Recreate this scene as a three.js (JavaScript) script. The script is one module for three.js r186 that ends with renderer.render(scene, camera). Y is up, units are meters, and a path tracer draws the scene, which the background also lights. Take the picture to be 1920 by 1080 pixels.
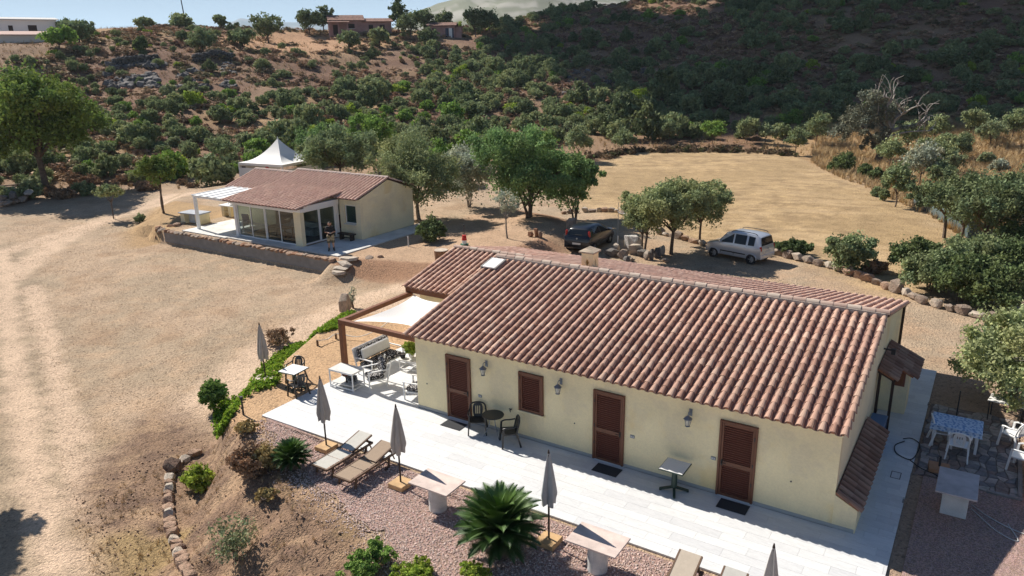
import * as THREE from 'three';
import { mergeGeometries, mergeVertices, toCreasedNormals } from 'three/addons/utils/BufferGeometryUtils.js';
import { MarchingCubes } from 'three/addons/objects/MarchingCubes.js';
import { ConvexGeometry } from 'three/addons/geometries/ConvexGeometry.js';

// ---------------------------------------------------------------- camera, sky, sun, exposure
const scene = new THREE.Scene();
const camera = new THREE.PerspectiveCamera(41.707, 1024 / 576, 0.2, 12000);
camera.position.set(15.209, 11.243, 17.66);
camera.rotation.set(-0.2992, 0.5732, -0.0175, 'YXZ');
camera.updateMatrixWorld(true);
const SUN = new THREE.Vector3(-1.1, 1.0, -0.19).normalize();
const sun = new THREE.DirectionalLight(new THREE.Color(1.0, 0.935, 0.84), 5.0);
sun.position.copy(SUN).multiplyScalar(300);
sun.castShadow = true; sun.shadow.radius = 1; sun.shadow.mapSize.set(4096, 4096);
Object.assign(sun.shadow.camera, { left: -200, right: 200, top: 200, bottom: -200, near: 1, far: 900 });
scene.add(sun); scene.add(sun.target);
{ // clear late-morning sky: pale at the horizon, bluer towards the zenith
  const W = 256, Hh = 128, d = new Float32Array(W * Hh * 4);
  for (let j = 0; j < Hh; j++) for (let i = 0; i < W; i++) {
    const el = ((j + 0.5) / Hh - 0.5) * Math.PI, az = ((i + 0.5) / W - 0.5) * 2 * Math.PI;
    const dir = [Math.cos(el) * Math.cos(az), Math.sin(el), Math.cos(el) * Math.sin(az)];
    const s = Math.max(0, dir[0] * SUN.x + dir[1] * SUN.y + dir[2] * SUN.z);
    const k = Math.pow(1 - Math.max(0, dir[1]), 8.0);
    const glow = 0.5 * Math.pow(s, 8);
    const c = [0.036 + 0.47 * k + glow * 0.3, 0.078 + 0.58 * k + glow * 0.28, 0.17 + 0.60 * k + glow * 0.25];
    for (let q = 0; q < 3; q++) d[(j * W + i) * 4 + q] = c[q];
    d[(j * W + i) * 4 + 3] = 1;
  }
  const t = new THREE.DataTexture(d, W, Hh, THREE.RGBAFormat, THREE.FloatType);
  t.mapping = THREE.EquirectangularReflectionMapping; t.magFilter = THREE.LinearFilter; t.needsUpdate = true;
  scene.background = t; scene.environment = t;
}
const renderer = new THREE.WebGLRenderer({ antialias: true });
renderer.setSize(1024, 576);
renderer.toneMapping = THREE.LinearToneMapping;
renderer.toneMappingExposure = 1.5;
renderer.shadowMap.enabled = true;
scene.fog = new THREE.FogExp2(new THREE.Color(0.62, 0.72, 0.82), 0.00012);

// ---------------------------------------------------------------- helpers
function rng(a) { return () => { a |= 0; a = a + 0x6D2B79F5 | 0; let t = Math.imul(a ^ a >>> 15, 1 | a); t = t + Math.imul(t ^ t >>> 7, 61 | t) ^ t; return ((t ^ t >>> 14) >>> 0) / 4294967296; }; }
const PI = Math.PI, clamp = (x, a = 0, b = 1) => Math.min(b, Math.max(a, x)), lerp = (a, b, t) => a + (b - a) * t;
const sstep = (a, b, x) => { const t = clamp((x - a) / (b - a)); return t * t * (3 - 2 * t); };
const V = (x, y, z) => new THREE.Vector3(x, y, z);
const h2 = (i, j, s) => { let n = Math.imul(i, 374761393) + Math.imul(j, 668265263) + Math.imul(s, 1442695041) | 0; n = Math.imul(n ^ n >>> 13, 1274126177); return ((n ^ n >>> 16) >>> 0) / 4294967296; };
function noise(x, y, s = 1, per = 0) {   // value noise, tileable when per > 0
  const xi = Math.floor(x), yi = Math.floor(y); let fx = x - xi, fy = y - yi; fx = fx * fx * (3 - 2 * fx); fy = fy * fy * (3 - 2 * fy);
  const m = per ? (v) => ((v % per) + per) % per : (v) => v;
  const a = h2(m(xi), m(yi), s), b = h2(m(xi + 1), m(yi), s), c = h2(m(xi), m(yi + 1), s), d = h2(m(xi + 1), m(yi + 1), s);
  return a + (b - a) * fx + (c - a) * fy + (a - b - c + d) * fx * fy;
}
function fbm(x, y, s = 1, oct = 4, per = 0) { let a = 0.5, r = 0, n = 0; for (let o = 0; o < oct; o++) { r += a * noise(x, y, s + o * 17, per); n += a; a *= 0.5; x *= 2; y *= 2; per *= 2; } return r / n; }
const srgb = (v) => 255 * (v <= 0.0031308 ? v * 12.92 : 1.055 * Math.pow(v, 1 / 2.4) - 0.055);
function tex(n, f, color = true, rep = 1) {   // f(u, v) in 0..1 gives [r, g, b] linear (colour) or a grey (data)
  const d = new Uint8Array(n * n * 4);
  for (let j = 0; j < n; j++) for (let i = 0; i < n; i++) {
    const c = f(i / n, j / n), o = (j * n + i) * 4;
    for (let q = 0; q < 3; q++) { const v = color ? srgb(clamp(c[q])) : 255 * clamp(c); d[o + q] = v; }
    d[o + 3] = 255;
  }
  const t = new THREE.DataTexture(d, n, n); t.wrapS = t.wrapT = THREE.RepeatWrapping; t.magFilter = THREE.LinearFilter; t.minFilter = THREE.LinearMipmapLinearFilter;
  if (color) t.colorSpace = THREE.SRGBColorSpace; t.repeat.set(rep, rep); t.needsUpdate = true; return t;
}
const col = (r, g, b) => new THREE.Color().setRGB(r, g, b);
function mat(c, rough = 0.8, o = {}) { return new THREE.MeshStandardMaterial({ color: col(...c), roughness: rough, side: THREE.DoubleSide, ...o }); }

class B {   // collects geometry for one mesh
  constructor() { this.g = []; }
  add(g, x = 0, y = 0, z = 0, rx = 0, ry = 0, rz = 0, s = 1) {
    g = g.index ? g.toNonIndexed() : g.clone();
    for (const k of Object.keys(g.attributes)) if (!['position', 'normal', 'uv'].includes(k)) g.deleteAttribute(k);
    if (!g.attributes.normal) g.computeVertexNormals();
    if (!g.attributes.uv) boxUV(g);
    if (rx || ry || rz || x || y || z || s !== 1) g.applyMatrix4(new THREE.Matrix4().compose(V(x, y, z), new THREE.Quaternion().setFromEuler(new THREE.Euler(rx, ry, rz, 'YXZ')), V(s, s, s)));
    this.g.push(g); return this;
  }
  box(w, h, d, x, y, z, rx, ry, rz, c = 0) { return this.add(c ? chamfer(w, h, d, c) : boxUV(new THREE.BoxGeometry(w, h, d)), x, y, z, rx, ry, rz); }
  span(x0, x1, y0, y1, z0, z1, c = 0) { return this.box(x1 - x0, y1 - y0, z1 - z0, (x0 + x1) / 2, (y0 + y1) / 2, (z0 + z1) / 2, 0, 0, 0, c); }
  cyl(r0, r1, h, x, y, z, seg = 14, rx, ry, rz) { return this.add(new THREE.CylinderGeometry(r1, r0, h, seg), x, y, z, rx, ry, rz); }
  bar(a, b, r, seg = 6, r2 = r) { const d = b.clone().sub(a), g = new THREE.CylinderGeometry(r2, r, d.length(), seg); g.applyQuaternion(new THREE.Quaternion().setFromUnitVectors(V(0, 1, 0), d.normalize())); const m = a.clone().add(b).multiplyScalar(0.5); return this.add(g, m.x, m.y, m.z); }
  beam(a, b, w, h) { const d = b.clone().sub(a), l = d.length(), g = boxUV(new THREE.BoxGeometry(w, h, l)); const m = new THREE.Matrix4().lookAt(V(0, 0, 0), d, Math.abs(d.y) > 0.95 * l ? V(1, 0, 0) : V(0, 1, 0)); g.applyMatrix4(m); const c = a.clone().add(b).multiplyScalar(0.5); return this.add(g, c.x, c.y, c.z); }
  tube(pts, r, seg = 6, n = 0) { return this.add(new THREE.TubeGeometry(new THREE.CatmullRomCurve3(pts), n || pts.length * 4, r, seg)); }
  geo() { return mergeGeometries(this.g); }
  mesh(name, m, parent) { return mk(name, this.geo(), m, parent); }
  each(name, m, parent) { this.g.forEach((g) => mk(name, g, m, parent)); }
}
function boxUV(g) {
  if (g.index) g = g.toNonIndexed();
  if (!g.attributes.normal) g.computeVertexNormals();
  const p = g.attributes.position, n = g.attributes.normal, uv = new Float32Array(p.count * 2);
  for (let i = 0; i < p.count; i++) {
    const ax = Math.abs(n.getX(i)), ay = Math.abs(n.getY(i)), az = Math.abs(n.getZ(i));
    if (ay >= ax && ay >= az) { uv[2 * i] = p.getX(i); uv[2 * i + 1] = p.getZ(i); } else if (ax >= az) { uv[2 * i] = p.getZ(i); uv[2 * i + 1] = p.getY(i); } else { uv[2 * i] = p.getX(i); uv[2 * i + 1] = p.getY(i); }
  }
  g.setAttribute('uv', new THREE.BufferAttribute(uv, 2)); return g;
}
function chamfer(w, h, d, c) {   // a box with chamfered edges
  const pts = [];
  for (const i of [-1, 1]) for (const j of [-1, 1]) for (const k of [-1, 1]) { const x = i * w / 2, y = j * h / 2, z = k * d / 2; pts.push(V(x - i * c, y - j * c, z), V(x - i * c, y, z - k * c), V(x, y - j * c, z - k * c)); }
  return boxUV(new ConvexGeometry(pts));
}
function mk(name, g, m, parent = scene) { const o = new THREE.Mesh(g, m); o.name = parent === scene ? numbered(name) : name; o.castShadow = o.receiveShadow = true; parent.add(o); return o; }
const used = {};
function numbered(n) { const k = used[n] = (used[n] ?? -1) + 1; return k ? n + '_' + String(k).padStart(3, '0') : n; }
function tag(o, label, category, group, kind) { o.userData = { ...o.userData, label }; if (category) o.userData.category = category; if (group) o.userData.group = group; if (kind) o.userData.kind = kind; return o; }
function thing(name, label, category, x = 0, y = 0, z = 0, ry = 0, group) { const o = new THREE.Group(); o.name = numbered(name); scene.add(o); o.position.set(x, y, z); o.rotation.y = ry; return tag(o, label, category, group); }
function struct(o) { o.userData.kind = 'structure'; return o; }
function copyOf(src, label, x, y, z, ry = 0, s = 1, group) { const c = src.clone(); c.name = numbered(src.name.replace(/_\d+$/, '')); c.userData = { ...src.userData }; if (label) c.userData.label = label; if (group) c.userData.group = group; c.position.set(x, y, z); c.rotation.set(0, ry, 0); c.scale.setScalar(s); scene.add(c); return c; }
function inst(name, g, m, list, parent = scene, tint) {   // list of Matrix4
  const o = new THREE.InstancedMesh(g, m, list.length); list.forEach((q, i) => o.setMatrixAt(i, q));
  if (tint) list.forEach((q, i) => o.setColorAt(i, tint(i)));
  o.name = parent === scene ? numbered(name) : name; o.castShadow = o.receiveShadow = true; o.userData.kind = 'stuff'; parent.add(o); return o;
}
const M4 = (x, y, z, rx = 0, ry = 0, rz = 0, sx = 1, sy = sx, sz = sx) => new THREE.Matrix4().compose(V(x, y, z), new THREE.Quaternion().setFromEuler(new THREE.Euler(rx, ry, rz, 'YXZ')), V(sx, sy, sz));

// ---------------------------------------------------------------- the lie of the land
const VIEW = { x: 15.209, y: 11.243, z: 17.66 };   // the survey point from which the bearings below were taken
const survey = camera.matrixWorld.clone();
const bearing = (u, v) => V((u - 960) / 1417.7, (540 - v) / 1417.7, -1).transformDirection(survey);
function sdPoly(P, x, z) {   // signed distance, negative inside
  let d = 1e9, inside = false;
  for (let i = 0, j = P.length - 1; i < P.length; j = i++) {
    const ex = P[j][0] - P[i][0], ez = P[j][1] - P[i][1], wx = x - P[i][0], wz = z - P[i][1], t = clamp((wx * ex + wz * ez) / (ex * ex + ez * ez));
    d = Math.min(d, Math.hypot(wx - ex * t, wz - ez * t));
    if ((P[i][1] > z) !== (P[j][1] > z) && x < (P[j][0] - P[i][0]) * (z - P[i][1]) / (P[j][1] - P[i][1]) + P[i][0]) inside = !inside;
  }
  return inside ? -d : d;
}
function onLine(P, x, z) { let d = 1e9; for (let i = 1; i < P.length; i++) { const ex = P[i][0] - P[i - 1][0], ez = P[i][1] - P[i - 1][1], t = clamp(((x - P[i - 1][0]) * ex + (z - P[i - 1][1]) * ez) / (ex * ex + ez * ez)); d = Math.min(d, Math.hypot(x - P[i - 1][0] - ex * t, z - P[i - 1][1] - ez * t)); } return d; }
function table(P, x) { if (x <= P[0][0]) return P[0].slice(1); for (let i = 1; i < P.length; i++) if (x <= P[i][0]) { let t = (x - P[i - 1][0]) / (P[i][0] - P[i - 1][0]); return P[i].slice(1).map((b, k) => lerp(P[i - 1][k + 1], b, t)); } return P[P.length - 1].slice(1); }
const PLAT = [[-9.0, -6.2], [-8.6, -4.2], [-7.6, -1.7], [-6.3, 1.6], [-5.2, 3.4], [-4.2, 3.9], [-1.5, 4.85], [0.05, 5.45], [1.8, 5.95], [3.3, 6.4], [5.1, 7.2], [8, 8.6], [16, 11], [24, 9], [26, -12], [14.6, -13.2], [-2, -13.2], [-4.5, -9], [-6.5, -7]];
const GUEST = [[-34, -12.42], [-16.35, -12.42], [-15.4, -13.6], [-10.4, -15], [-8.9, -17], [-8.2, -20], [-8.0, -23.2], [-9.4, -26], [-14, -29], [-30, -34], [-44, -36], [-46, -24], [-37, -14.5]];
// bearing u -> [distance where the hill begins, distance of its crest, image row of the crest]
const HILL = [[-900, 90, 210, 95], [-200, 88, 205, 78], [0, 88, 200, 70], [100, 88, 200, 64], [160, 88, 205, 58], [300, 90, 205, 51], [430, 92, 210, 51], [560, 92, 212, 55], [700, 95, 222, 53], [800, 97, 224, 58], [870, 98, 228, 52], [960, 100, 238, 40], [1060, 102, 245, 22], [1200, 104, 255, 2], [1320, 106, 262, -18], [1500, 104, 270, -60], [1700, 98, 275, -95], [1920, 92, 280, -130], [2300, 85, 285, -170], [3200, 80, 290, -170]];
const CT = Math.cos(-0.5732), ST = Math.sin(-0.5732);
function polar(x, z) {   // distance from the survey point and bearing u
  const dx = x - VIEW.x, dz = z - VIEW.z, f = -dx * Math.sin(0.5732) - dz * Math.cos(0.5732), r = dx * Math.cos(0.5732) - dz * Math.sin(0.5732);
  return [Math.hypot(dx, dz), f > 0.05 * Math.abs(r) ? clamp(960 + 1484 * r / f, -900, 3200) : (r < 0 ? -900 : 3200)];
}
const crestCache = HILL.map(([u, , d, v]) => { const b = bearing(u, v); return VIEW.y + d * b.y / Math.hypot(b.x, b.z); });
HILL.forEach((h, i) => h.push(crestCache[i]));
const BASIN = (x, z) => -0.85 - 0.9 * sstep(-9, 7, z) + 0.3 * sstep(-30, -70, x);
function hillPart(x, z) { const [d, u] = polar(x, z), [d0, d1, , yc] = table(HILL, u); const t = (d - d0) / (d1 - d0); return [t, yc, d, d1]; }
function H(x, z) {
  let y = BASIN(x, z);
  const yard = -0.2 - 0.15 * sstep(-14, -20, z) - 0.6 * sstep(-40, -90, z);
  y = lerp(y, yard, sstep(-15, -6.5, x) * sstep(-4, -11, z));
  y = lerp(y, -0.8, sstep(-34, -48, z) * sstep(-6.5, -15, x));
  if (x > -40 && x < 30 && z > -45 && z < 20) {
    const s1 = sdPoly(PLAT, x, z), w1 = lerp(lerp(1.1, 4.6, sstep(-5.5, -0.5, x) * sstep(1, 5, z)), 1.5, sstep(0, -10, z));
    y = lerp(-0.06, y, sstep(0, w1, s1));
    if (s1 > 0.1) y += ((fbm(x * 1.1, z * 1.1, 5, 3) - 0.5) * 0.5 + (fbm(x * 2.6 + z, z * 2.2, 15, 2) - 0.5) * 0.26) * sstep(0, 0.8, s1) * sstep(w1 * 1.2, w1 * 0.5, s1) * sstep(0, 4, z);
  }
  if (x > -60 && x < 0 && z > -50 && z < 0) {
    const s2 = sdPoly(GUEST, x, z), front = sstep(-16.2, -16.9, x) * sstep(-13.2, -12.7, z);
    y = lerp(-0.02 + 0.35 * sstep(-15, -11, x) * sstep(-16, -20, z), y, sstep(0, lerp(lerp(2.4, 4.5, sstep(-22, -32, z)), 0.25, front), s2));
  }
  const [t, yc, d, d1] = hillPart(x, z);
  if (t > 0) {
    const k = t < 1 ? (0.35 * t + 0.65 * t * t * (3 - 2 * t) * (0.45 + 0.55 * t)) : 1;
    y += (yc - y) * k;
    if (t > 1) y -= (d - d1) * 0.16 * sstep(0, 0.25, t - 1);
    y += (fbm(x * 0.035, z * 0.035, 3, 4) - 0.5) * 5 * sstep(0.05, 0.35, t) * (1 - sstep(0.75, 0.97, t) * 0.8) + (fbm(x * 0.16, z * 0.16, 9, 3) - 0.5) * 1.3 * sstep(0, 0.3, t);
  }
  y += (fbm(x * 0.09, z * 0.09, 21, 3) - 0.5) * 0.25 * sstep(12, 40, Math.hypot(x - 2, z + 4));
  return Math.max(y, -30);
}
function crest(u, f = 0.97) { const b = bearing(u, 120), h = Math.hypot(b.x, b.z), d = table(HILL, u)[1] * f, x = VIEW.x + b.x / h * d, z = VIEW.z + b.z / h * d; return V(x, H(x, z), z); }   // a place near the top of the hill
function spot(u, v, lift = 0) {   // the place on the ground seen along a bearing
  const b = bearing(u, v); let t0 = 8, t1 = 8;
  for (; t1 < 900; t1 += Math.max(0.25, t1 * 0.006)) { if (VIEW.y + b.y * t1 < H(VIEW.x + b.x * t1, VIEW.z + b.z * t1) + lift) break; t0 = t1; }
  for (let i = 0; i < 18; i++) { const m = (t0 + t1) / 2; if (VIEW.y + b.y * m < H(VIEW.x + b.x * m, VIEW.z + b.z * m) + lift) t1 = m; else t0 = m; }
  const x = VIEW.x + b.x * t1, z = VIEW.z + b.z * t1; return V(x, H(x, z), z);
}
// ---------------------------------------------------------------- surface textures
const T = {};
T.soil = tex(2048, (u, v) => { const a = fbm(u * 7, v * 7, 11, 4, 7), b = noise(u * 420, v * 420, 31, 420), c = fbm(u * 110, v * 110, 41, 3, 110), e = sstep(0.62, 0.7, fbm(u * 90, v * 60, 61, 3, 30)), w = sstep(0.66, 0.74, fbm(u * 70, v * 130, 91, 3, 10)); const k = 0.68 + 0.26 * a + 0.46 * (c - 0.5) + 0.3 * (b - 0.5) - 0.26 * e + 0.2 * w; return [k, k * (0.98 + 0.05 * (b - 0.5)), k * 0.97]; });
T.soilBump = tex(1024, (u, v) => 0.55 * fbm(u * 90, v * 90, 43, 3, 90) + 0.12 * fbm(u * 26, v * 26, 5, 3, 26) + 0.33 * noise(u * 300, v * 300, 7, 300), false);
function cells(n, per, seed) {   // worley distance + cell id on a tile
  return (u, v) => { const x = u * per, y = v * per, xi = Math.floor(x), yi = Math.floor(y); let d1 = 9, d2 = 9, id = 0; for (let j = -1; j < 2; j++) for (let i = -1; i < 2; i++) { const a = ((xi + i) % per + per) % per, b = ((yi + j) % per + per) % per, px = xi + i + h2(a, b, seed), py = yi + j + h2(a, b, seed + 7), d = (px - x) ** 2 + (py - y) ** 2; if (d < d1) { d2 = d1; d1 = d; id = h2(a, b, seed + 19); } else if (d < d2) d2 = d; } return [Math.sqrt(d1), Math.sqrt(d2) - Math.sqrt(d1), id]; };
}
{ const w = cells(0, 64, 3); T.gravel = tex(1024, (u, v) => { const [, e, id] = w(u, v), k = (0.55 + 0.7 * id) * (0.86 + 0.14 * sstep(0, 0.2, e)); return [0.39 * k + 0.03 * noise(u * 9, v * 9, 4, 9), 0.275 * k, (0.225 + 0.07 * (id * 7 % 1)) * k]; }); T.gravelBump = tex(512, (u, v) => { const [d, e] = w(u, v); return sstep(0, 0.35, e) * (1 - 0.5 * d); }, false); }
T.plaster = tex(1024, (u, v) => { const a = fbm(u * 5, v * 5, 61, 5, 5), b = fbm(u * 90, v * 90, 71, 2, 90), s = sstep(0.56, 0.74, fbm(u * 3, v * 3, 88, 5, 3)); const k = 0.94 + 0.2 * (a - 0.5) + 0.1 * (b - 0.5), q = sstep(0.58, 0.7, fbm(u * 8, v * 8, 98, 4, 8)); return [0.93 * k * (1 - 0.04 * s - 0.05 * q), 0.8 * k * (1 - 0.1 * s - 0.05 * q), 0.5 * k * (1 - 0.24 * s - 0.02 * q)]; });
T.plasterBump = tex(512, (u, v) => fbm(u * 40, v * 40, 71, 3, 40), false);
T.tile = tex(512, (u, v) => { const a = fbm(u * 5, v * 5, 13, 5, 5), l = sstep(0.6, 0.74, fbm(u * 14, v * 14, 23, 4, 14)), dk = sstep(0.58, 0.7, fbm(u * 11, v * 11, 53, 4, 11)); const k = 0.8 + 0.45 * (a - 0.5); return [lerp(lerp(0.92 * k, 0.85, l * 0.4), 0.2, dk * 0.85), lerp(lerp(0.92 * k, 0.9, l * 0.45), 0.2, dk * 0.85), lerp(lerp(0.92 * k, 0.9, l * 0.5), 0.19, dk * 0.85)]; });
T.stone = tex(512, (u, v) => { const a = fbm(u * 6, v * 6, 15, 5, 6), b = noise(u * 120, v * 120, 8, 120), l = sstep(0.58, 0.7, fbm(u * 9, v * 9, 33, 4, 9)); const k = 0.75 + 0.5 * (a - 0.5) + 0.25 * (b - 0.5); return [k * lerp(0.95, 0.7, l), k * lerp(0.9, 0.72, l), k * lerp(0.85, 0.66, l)]; });
T.stoneBump = tex(512, (u, v) => fbm(u * 18, v * 18, 15, 5, 18), false);
T.wood = tex(512, (u, v) => { const g = fbm(u * 40, v * 2.5 + 0.4 * fbm(u * 4, v * 4, 3, 2, 4), 19, 4); const k = 0.75 + 0.5 * (g - 0.5) + 0.1 * (noise(u * 160, v * 8, 2) - 0.5); return [k, k * 0.98, k * 0.96]; });
T.marble = tex(1024, (u, v) => { const w = fbm(u * 3, v * 3, 27, 4, 3), a = fbm(u * 5 + w * 1.5, v * 22 + w * 4, 29, 4), b = noise(u * 30, v * 140, 37); const k = 0.86 + 0.2 * (a - 0.5) + 0.07 * (b - 0.5) - 0.1 * sstep(0.6, 0.75, a); return [k, k * 0.995, k * 0.985]; });
T.cement = tex(512, (u, v) => { const a = fbm(u * 5, v * 5, 45, 5, 5), b = noise(u * 150, v * 150, 6, 150); const k = 0.8 + 0.5 * (a - 0.5) + 0.12 * (b - 0.5); return [k, k, k]; });
T.bark = tex(256, (u, v) => { const g = fbm(u * 24, v * 5, 77, 4, 0); const k = 0.7 + 0.8 * (g - 0.5); return [k, k, k]; });
T.cloth = tex(256, (u, v) => { const a = ((Math.floor(u * 64) + Math.floor(v * 64)) % 2) * 0.06, b = fbm(u * 6, v * 6, 91, 4, 6); const k = 0.88 + a + 0.14 * (b - 0.5); return [k, k, k]; });
T.floral = tex(256, (u, v) => { const [d, e, id] = cells(0, 9, 71)(u, v), n = fbm(u * 30, v * 30, 2, 2, 30); const k = d + 0.25 * (n - 0.5) < 0.28 && id > 0.25; return k ? [0.62, 0.6, 0.58] : [0.025, 0.022, 0.025]; });
T.damask = tex(256, (u, v) => { const [d, e] = cells(0, 8, 17)(u, v), n = fbm(u * 24, v * 24, 2, 3, 24); const k = sstep(0.3, 0.42, d + 0.4 * (n - 0.5)); return [lerp(0.2, 0.52, k), lerp(0.33, 0.63, k), lerp(0.56, 0.76, k)]; });
T.camo = tex(256, (u, v) => { const n = fbm(u * 7, v * 7, 5, 3, 7), m = fbm(u * 9, v * 9, 55, 3, 9); return n > 0.56 ? [0.10, 0.09, 0.05] : m > 0.55 ? [0.22, 0.2, 0.12] : [0.38, 0.32, 0.22]; });
const rep = (t, x, y = x) => { const c = t.clone(); c.repeat.set(x, y); c.needsUpdate = true; return c; };
const M = {
  plaster: mat([1, 1, 1], 0.93, { map: rep(T.plaster, 0.3), bumpMap: rep(T.plasterBump, 0.9), bumpScale: 0.004 }),
  cream: mat([0.95, 0.98, 1.06], 0.93, { map: rep(T.plaster, 0.22), bumpMap: rep(T.plasterBump, 0.9), bumpScale: 0.003 }),
  white: mat([0.78, 0.77, 0.75], 0.5), whiteRough: mat([0.74, 0.73, 0.7], 0.85, { map: rep(T.cement, 0.6) }), plasticW: mat([0.8, 0.8, 0.79], 0.38), plasticB: mat([0.018, 0.019, 0.021], 0.32),
  wood: mat([0.2, 0.075, 0.037], 0.55, { map: rep(T.wood, 1.2) }), woodDark: mat([0.17, 0.057, 0.034], 0.6), woodOld: mat([0.17, 0.1, 0.06], 0.75, { map: rep(T.wood, 1.5) }), woodBeam: mat([0.24, 0.085, 0.035], 0.6, { map: rep(T.wood, 0.9) }), woodPale: mat([0.52, 0.33, 0.16], 0.8, { map: rep(T.wood, 1.1) }), woodDk2: mat([0.05, 0.03, 0.022], 0.7, { map: rep(T.wood, 1.2) }),
  stone: mat([0.44, 0.36, 0.3], 0.95, { map: rep(T.stone, 0.9), bumpMap: rep(T.stoneBump, 0.9), bumpScale: 0.03 }), stonePink: mat([0.5, 0.34, 0.25], 0.95, { map: rep(T.stone, 0.9), bumpMap: rep(T.stoneBump, 0.9), bumpScale: 0.03 }), stoneRed: mat([0.42, 0.22, 0.13], 0.95, { map: rep(T.stone, 1.1), bumpMap: rep(T.stoneBump, 1), bumpScale: 0.02 }), stonePale: mat([0.66, 0.58, 0.5], 0.95, { map: rep(T.stone, 0.9), bumpMap: rep(T.stoneBump, 1), bumpScale: 0.02 }), stoneGrey: mat([0.2, 0.19, 0.185], 0.95, { map: rep(T.stone, 0.7), bumpMap: rep(T.stoneBump, 0.7), bumpScale: 0.05 }),
  cement: mat([0.3, 0.285, 0.27], 0.95, { map: rep(T.cement, 0.5), bumpMap: rep(T.stoneBump, 0.7), bumpScale: 0.01 }), slab: mat([0.72, 0.71, 0.68], 0.85, { map: rep(T.cement, 0.35) }), pinkStone: mat([0.74, 0.6, 0.53], 0.75, { map: rep(T.cement, 0.8) }),
  metalGrey: mat([0.22, 0.25, 0.29], 0.5, { metalness: 0.4 }), metalDark: mat([0.05, 0.05, 0.055], 0.5, { metalness: 0.5 }), metalW: mat([0.8, 0.8, 0.79], 0.4), green: mat([0.018, 0.045, 0.034], 0.5), black: mat([0.012, 0.012, 0.013], 0.6), rubber: mat([0.02, 0.02, 0.021], 0.85), mat: mat([0.035, 0.037, 0.042], 0.95, { map: rep(T.cloth, 4) }),
  canvas: mat([0.44, 0.4, 0.36], 0.9, { map: rep(T.cloth, 2) }), sail: new THREE.MeshPhysicalMaterial({ color: col(0.9, 0.89, 0.87), roughness: 0.95, transmission: 0.2, thickness: 0, side: THREE.DoubleSide }), beige: mat([0.5, 0.42, 0.33], 0.8, { map: rep(T.cloth, 3) }), greyMesh: mat([0.52, 0.5, 0.45], 0.8, { map: rep(T.cloth, 3) }), floral: mat([1, 1, 1], 0.9, { map: rep(T.floral, 1.6) }), damask: mat([1, 1, 1], 0.9, { map: rep(T.damask, 1.4) }), cushion: mat([0.72, 0.72, 0.72], 0.9, { map: rep(T.cloth, 2) }),
  glass: new THREE.MeshPhysicalMaterial({ color: col(0.62, 0.68, 0.68), roughness: 0.03, transmission: 1, thickness: 0, side: THREE.DoubleSide }), darkGlass: mat([0.012, 0.016, 0.02], 0.06), water: mat([0.06, 0.14, 0.25], 0.2),
  terracotta: mat([0.46, 0.2, 0.11], 0.85, { map: rep(T.tile, 1) }), red: mat([0.5, 0.03, 0.025], 0.8), greenPlastic: mat([0.02, 0.12, 0.07], 0.6), tarp: mat([0.05, 0.11, 0.2], 0.45), pink: mat([0.5, 0.29, 0.26], 0.95, { map: rep(T.cement, 0.2) }), bark: mat([0.17, 0.125, 0.095], 0.95, { map: T.bark, bumpMap: T.bark, bumpScale: 0.03 }), barkGrey: mat([0.3, 0.27, 0.24], 0.95, { map: T.bark, bumpMap: T.bark, bumpScale: 0.03 }), barkPale: mat([0.42, 0.37, 0.33], 0.95, { map: T.bark }),
  skin: mat([0.5, 0.28, 0.19], 0.6), hair: mat([0.02, 0.014, 0.01], 0.8), shirt: mat([0.014, 0.014, 0.017], 0.9), camo: mat([1, 1, 1], 0.9, { map: rep(T.camo, 1) }), rope: mat([0.75, 0.7, 0.62], 0.9),
};

// ---------------------------------------------------------------- ground: one sheet out to the horizon
const TRACKS = [   // worn wheel tracks in the yard, as ground bearings
  [[8, 470], [12, 560], [22, 640], [34, 720], [50, 810], [70, 920], [100, 1060]], [[62, 540], [82, 615], [110, 715], [137, 850], [165, 940], [200, 1075]],
  [[250, 860], [420, 720], [560, 610], [700, 556], [800, 520]], [[330, 830], [470, 700], [600, 620], [740, 575]], [[20, 520], [130, 440], [260, 390], [400, 360]], [[20, 470], [220, 405], [330, 365]],
  [[1060, 312], [1120, 292], [1200, 280], [1300, 272], [1400, 268], [1490, 283], [1540, 300]],
].map((l) => l.map(([u, v]) => { const p = spot(u, v); return [p.x, p.z]; }));
const FIELD = [[1090, 310], [1200, 285], [1480, 285], [1560, 330], [1640, 362], [1760, 420], [1850, 490], [1700, 545], [1600, 512], [1450, 470], [1330, 450], [1200, 420], [1110, 380]].map(([u, v]) => { const p = spot(u, v); return [p.x, p.z]; });
const FEDGE = [[1430, 300], [1500, 330], [1560, 365], [1640, 420], [1740, 500]].map(([u, v]) => { const p = spot(u, v); return [p.x, p.z]; });
const CREST = [[400, 70], [480, 62], [560, 62], [640, 75], [700, 82], [560, 105], [470, 92]].map(([u, v]) => { const p = spot(u, v); return [p.x, p.z]; });
const GRAVEL = [[-4.06, 3.25], [14.35, 3.25], [14.7, 3.25], [14.7, 9.5], [8, 8.3], [5.1, 6.95], [3.3, 6.15], [1.8, 5.75], [0.05, 5.25], [-1.5, 4.65], [-3.6, 3.75]];
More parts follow.
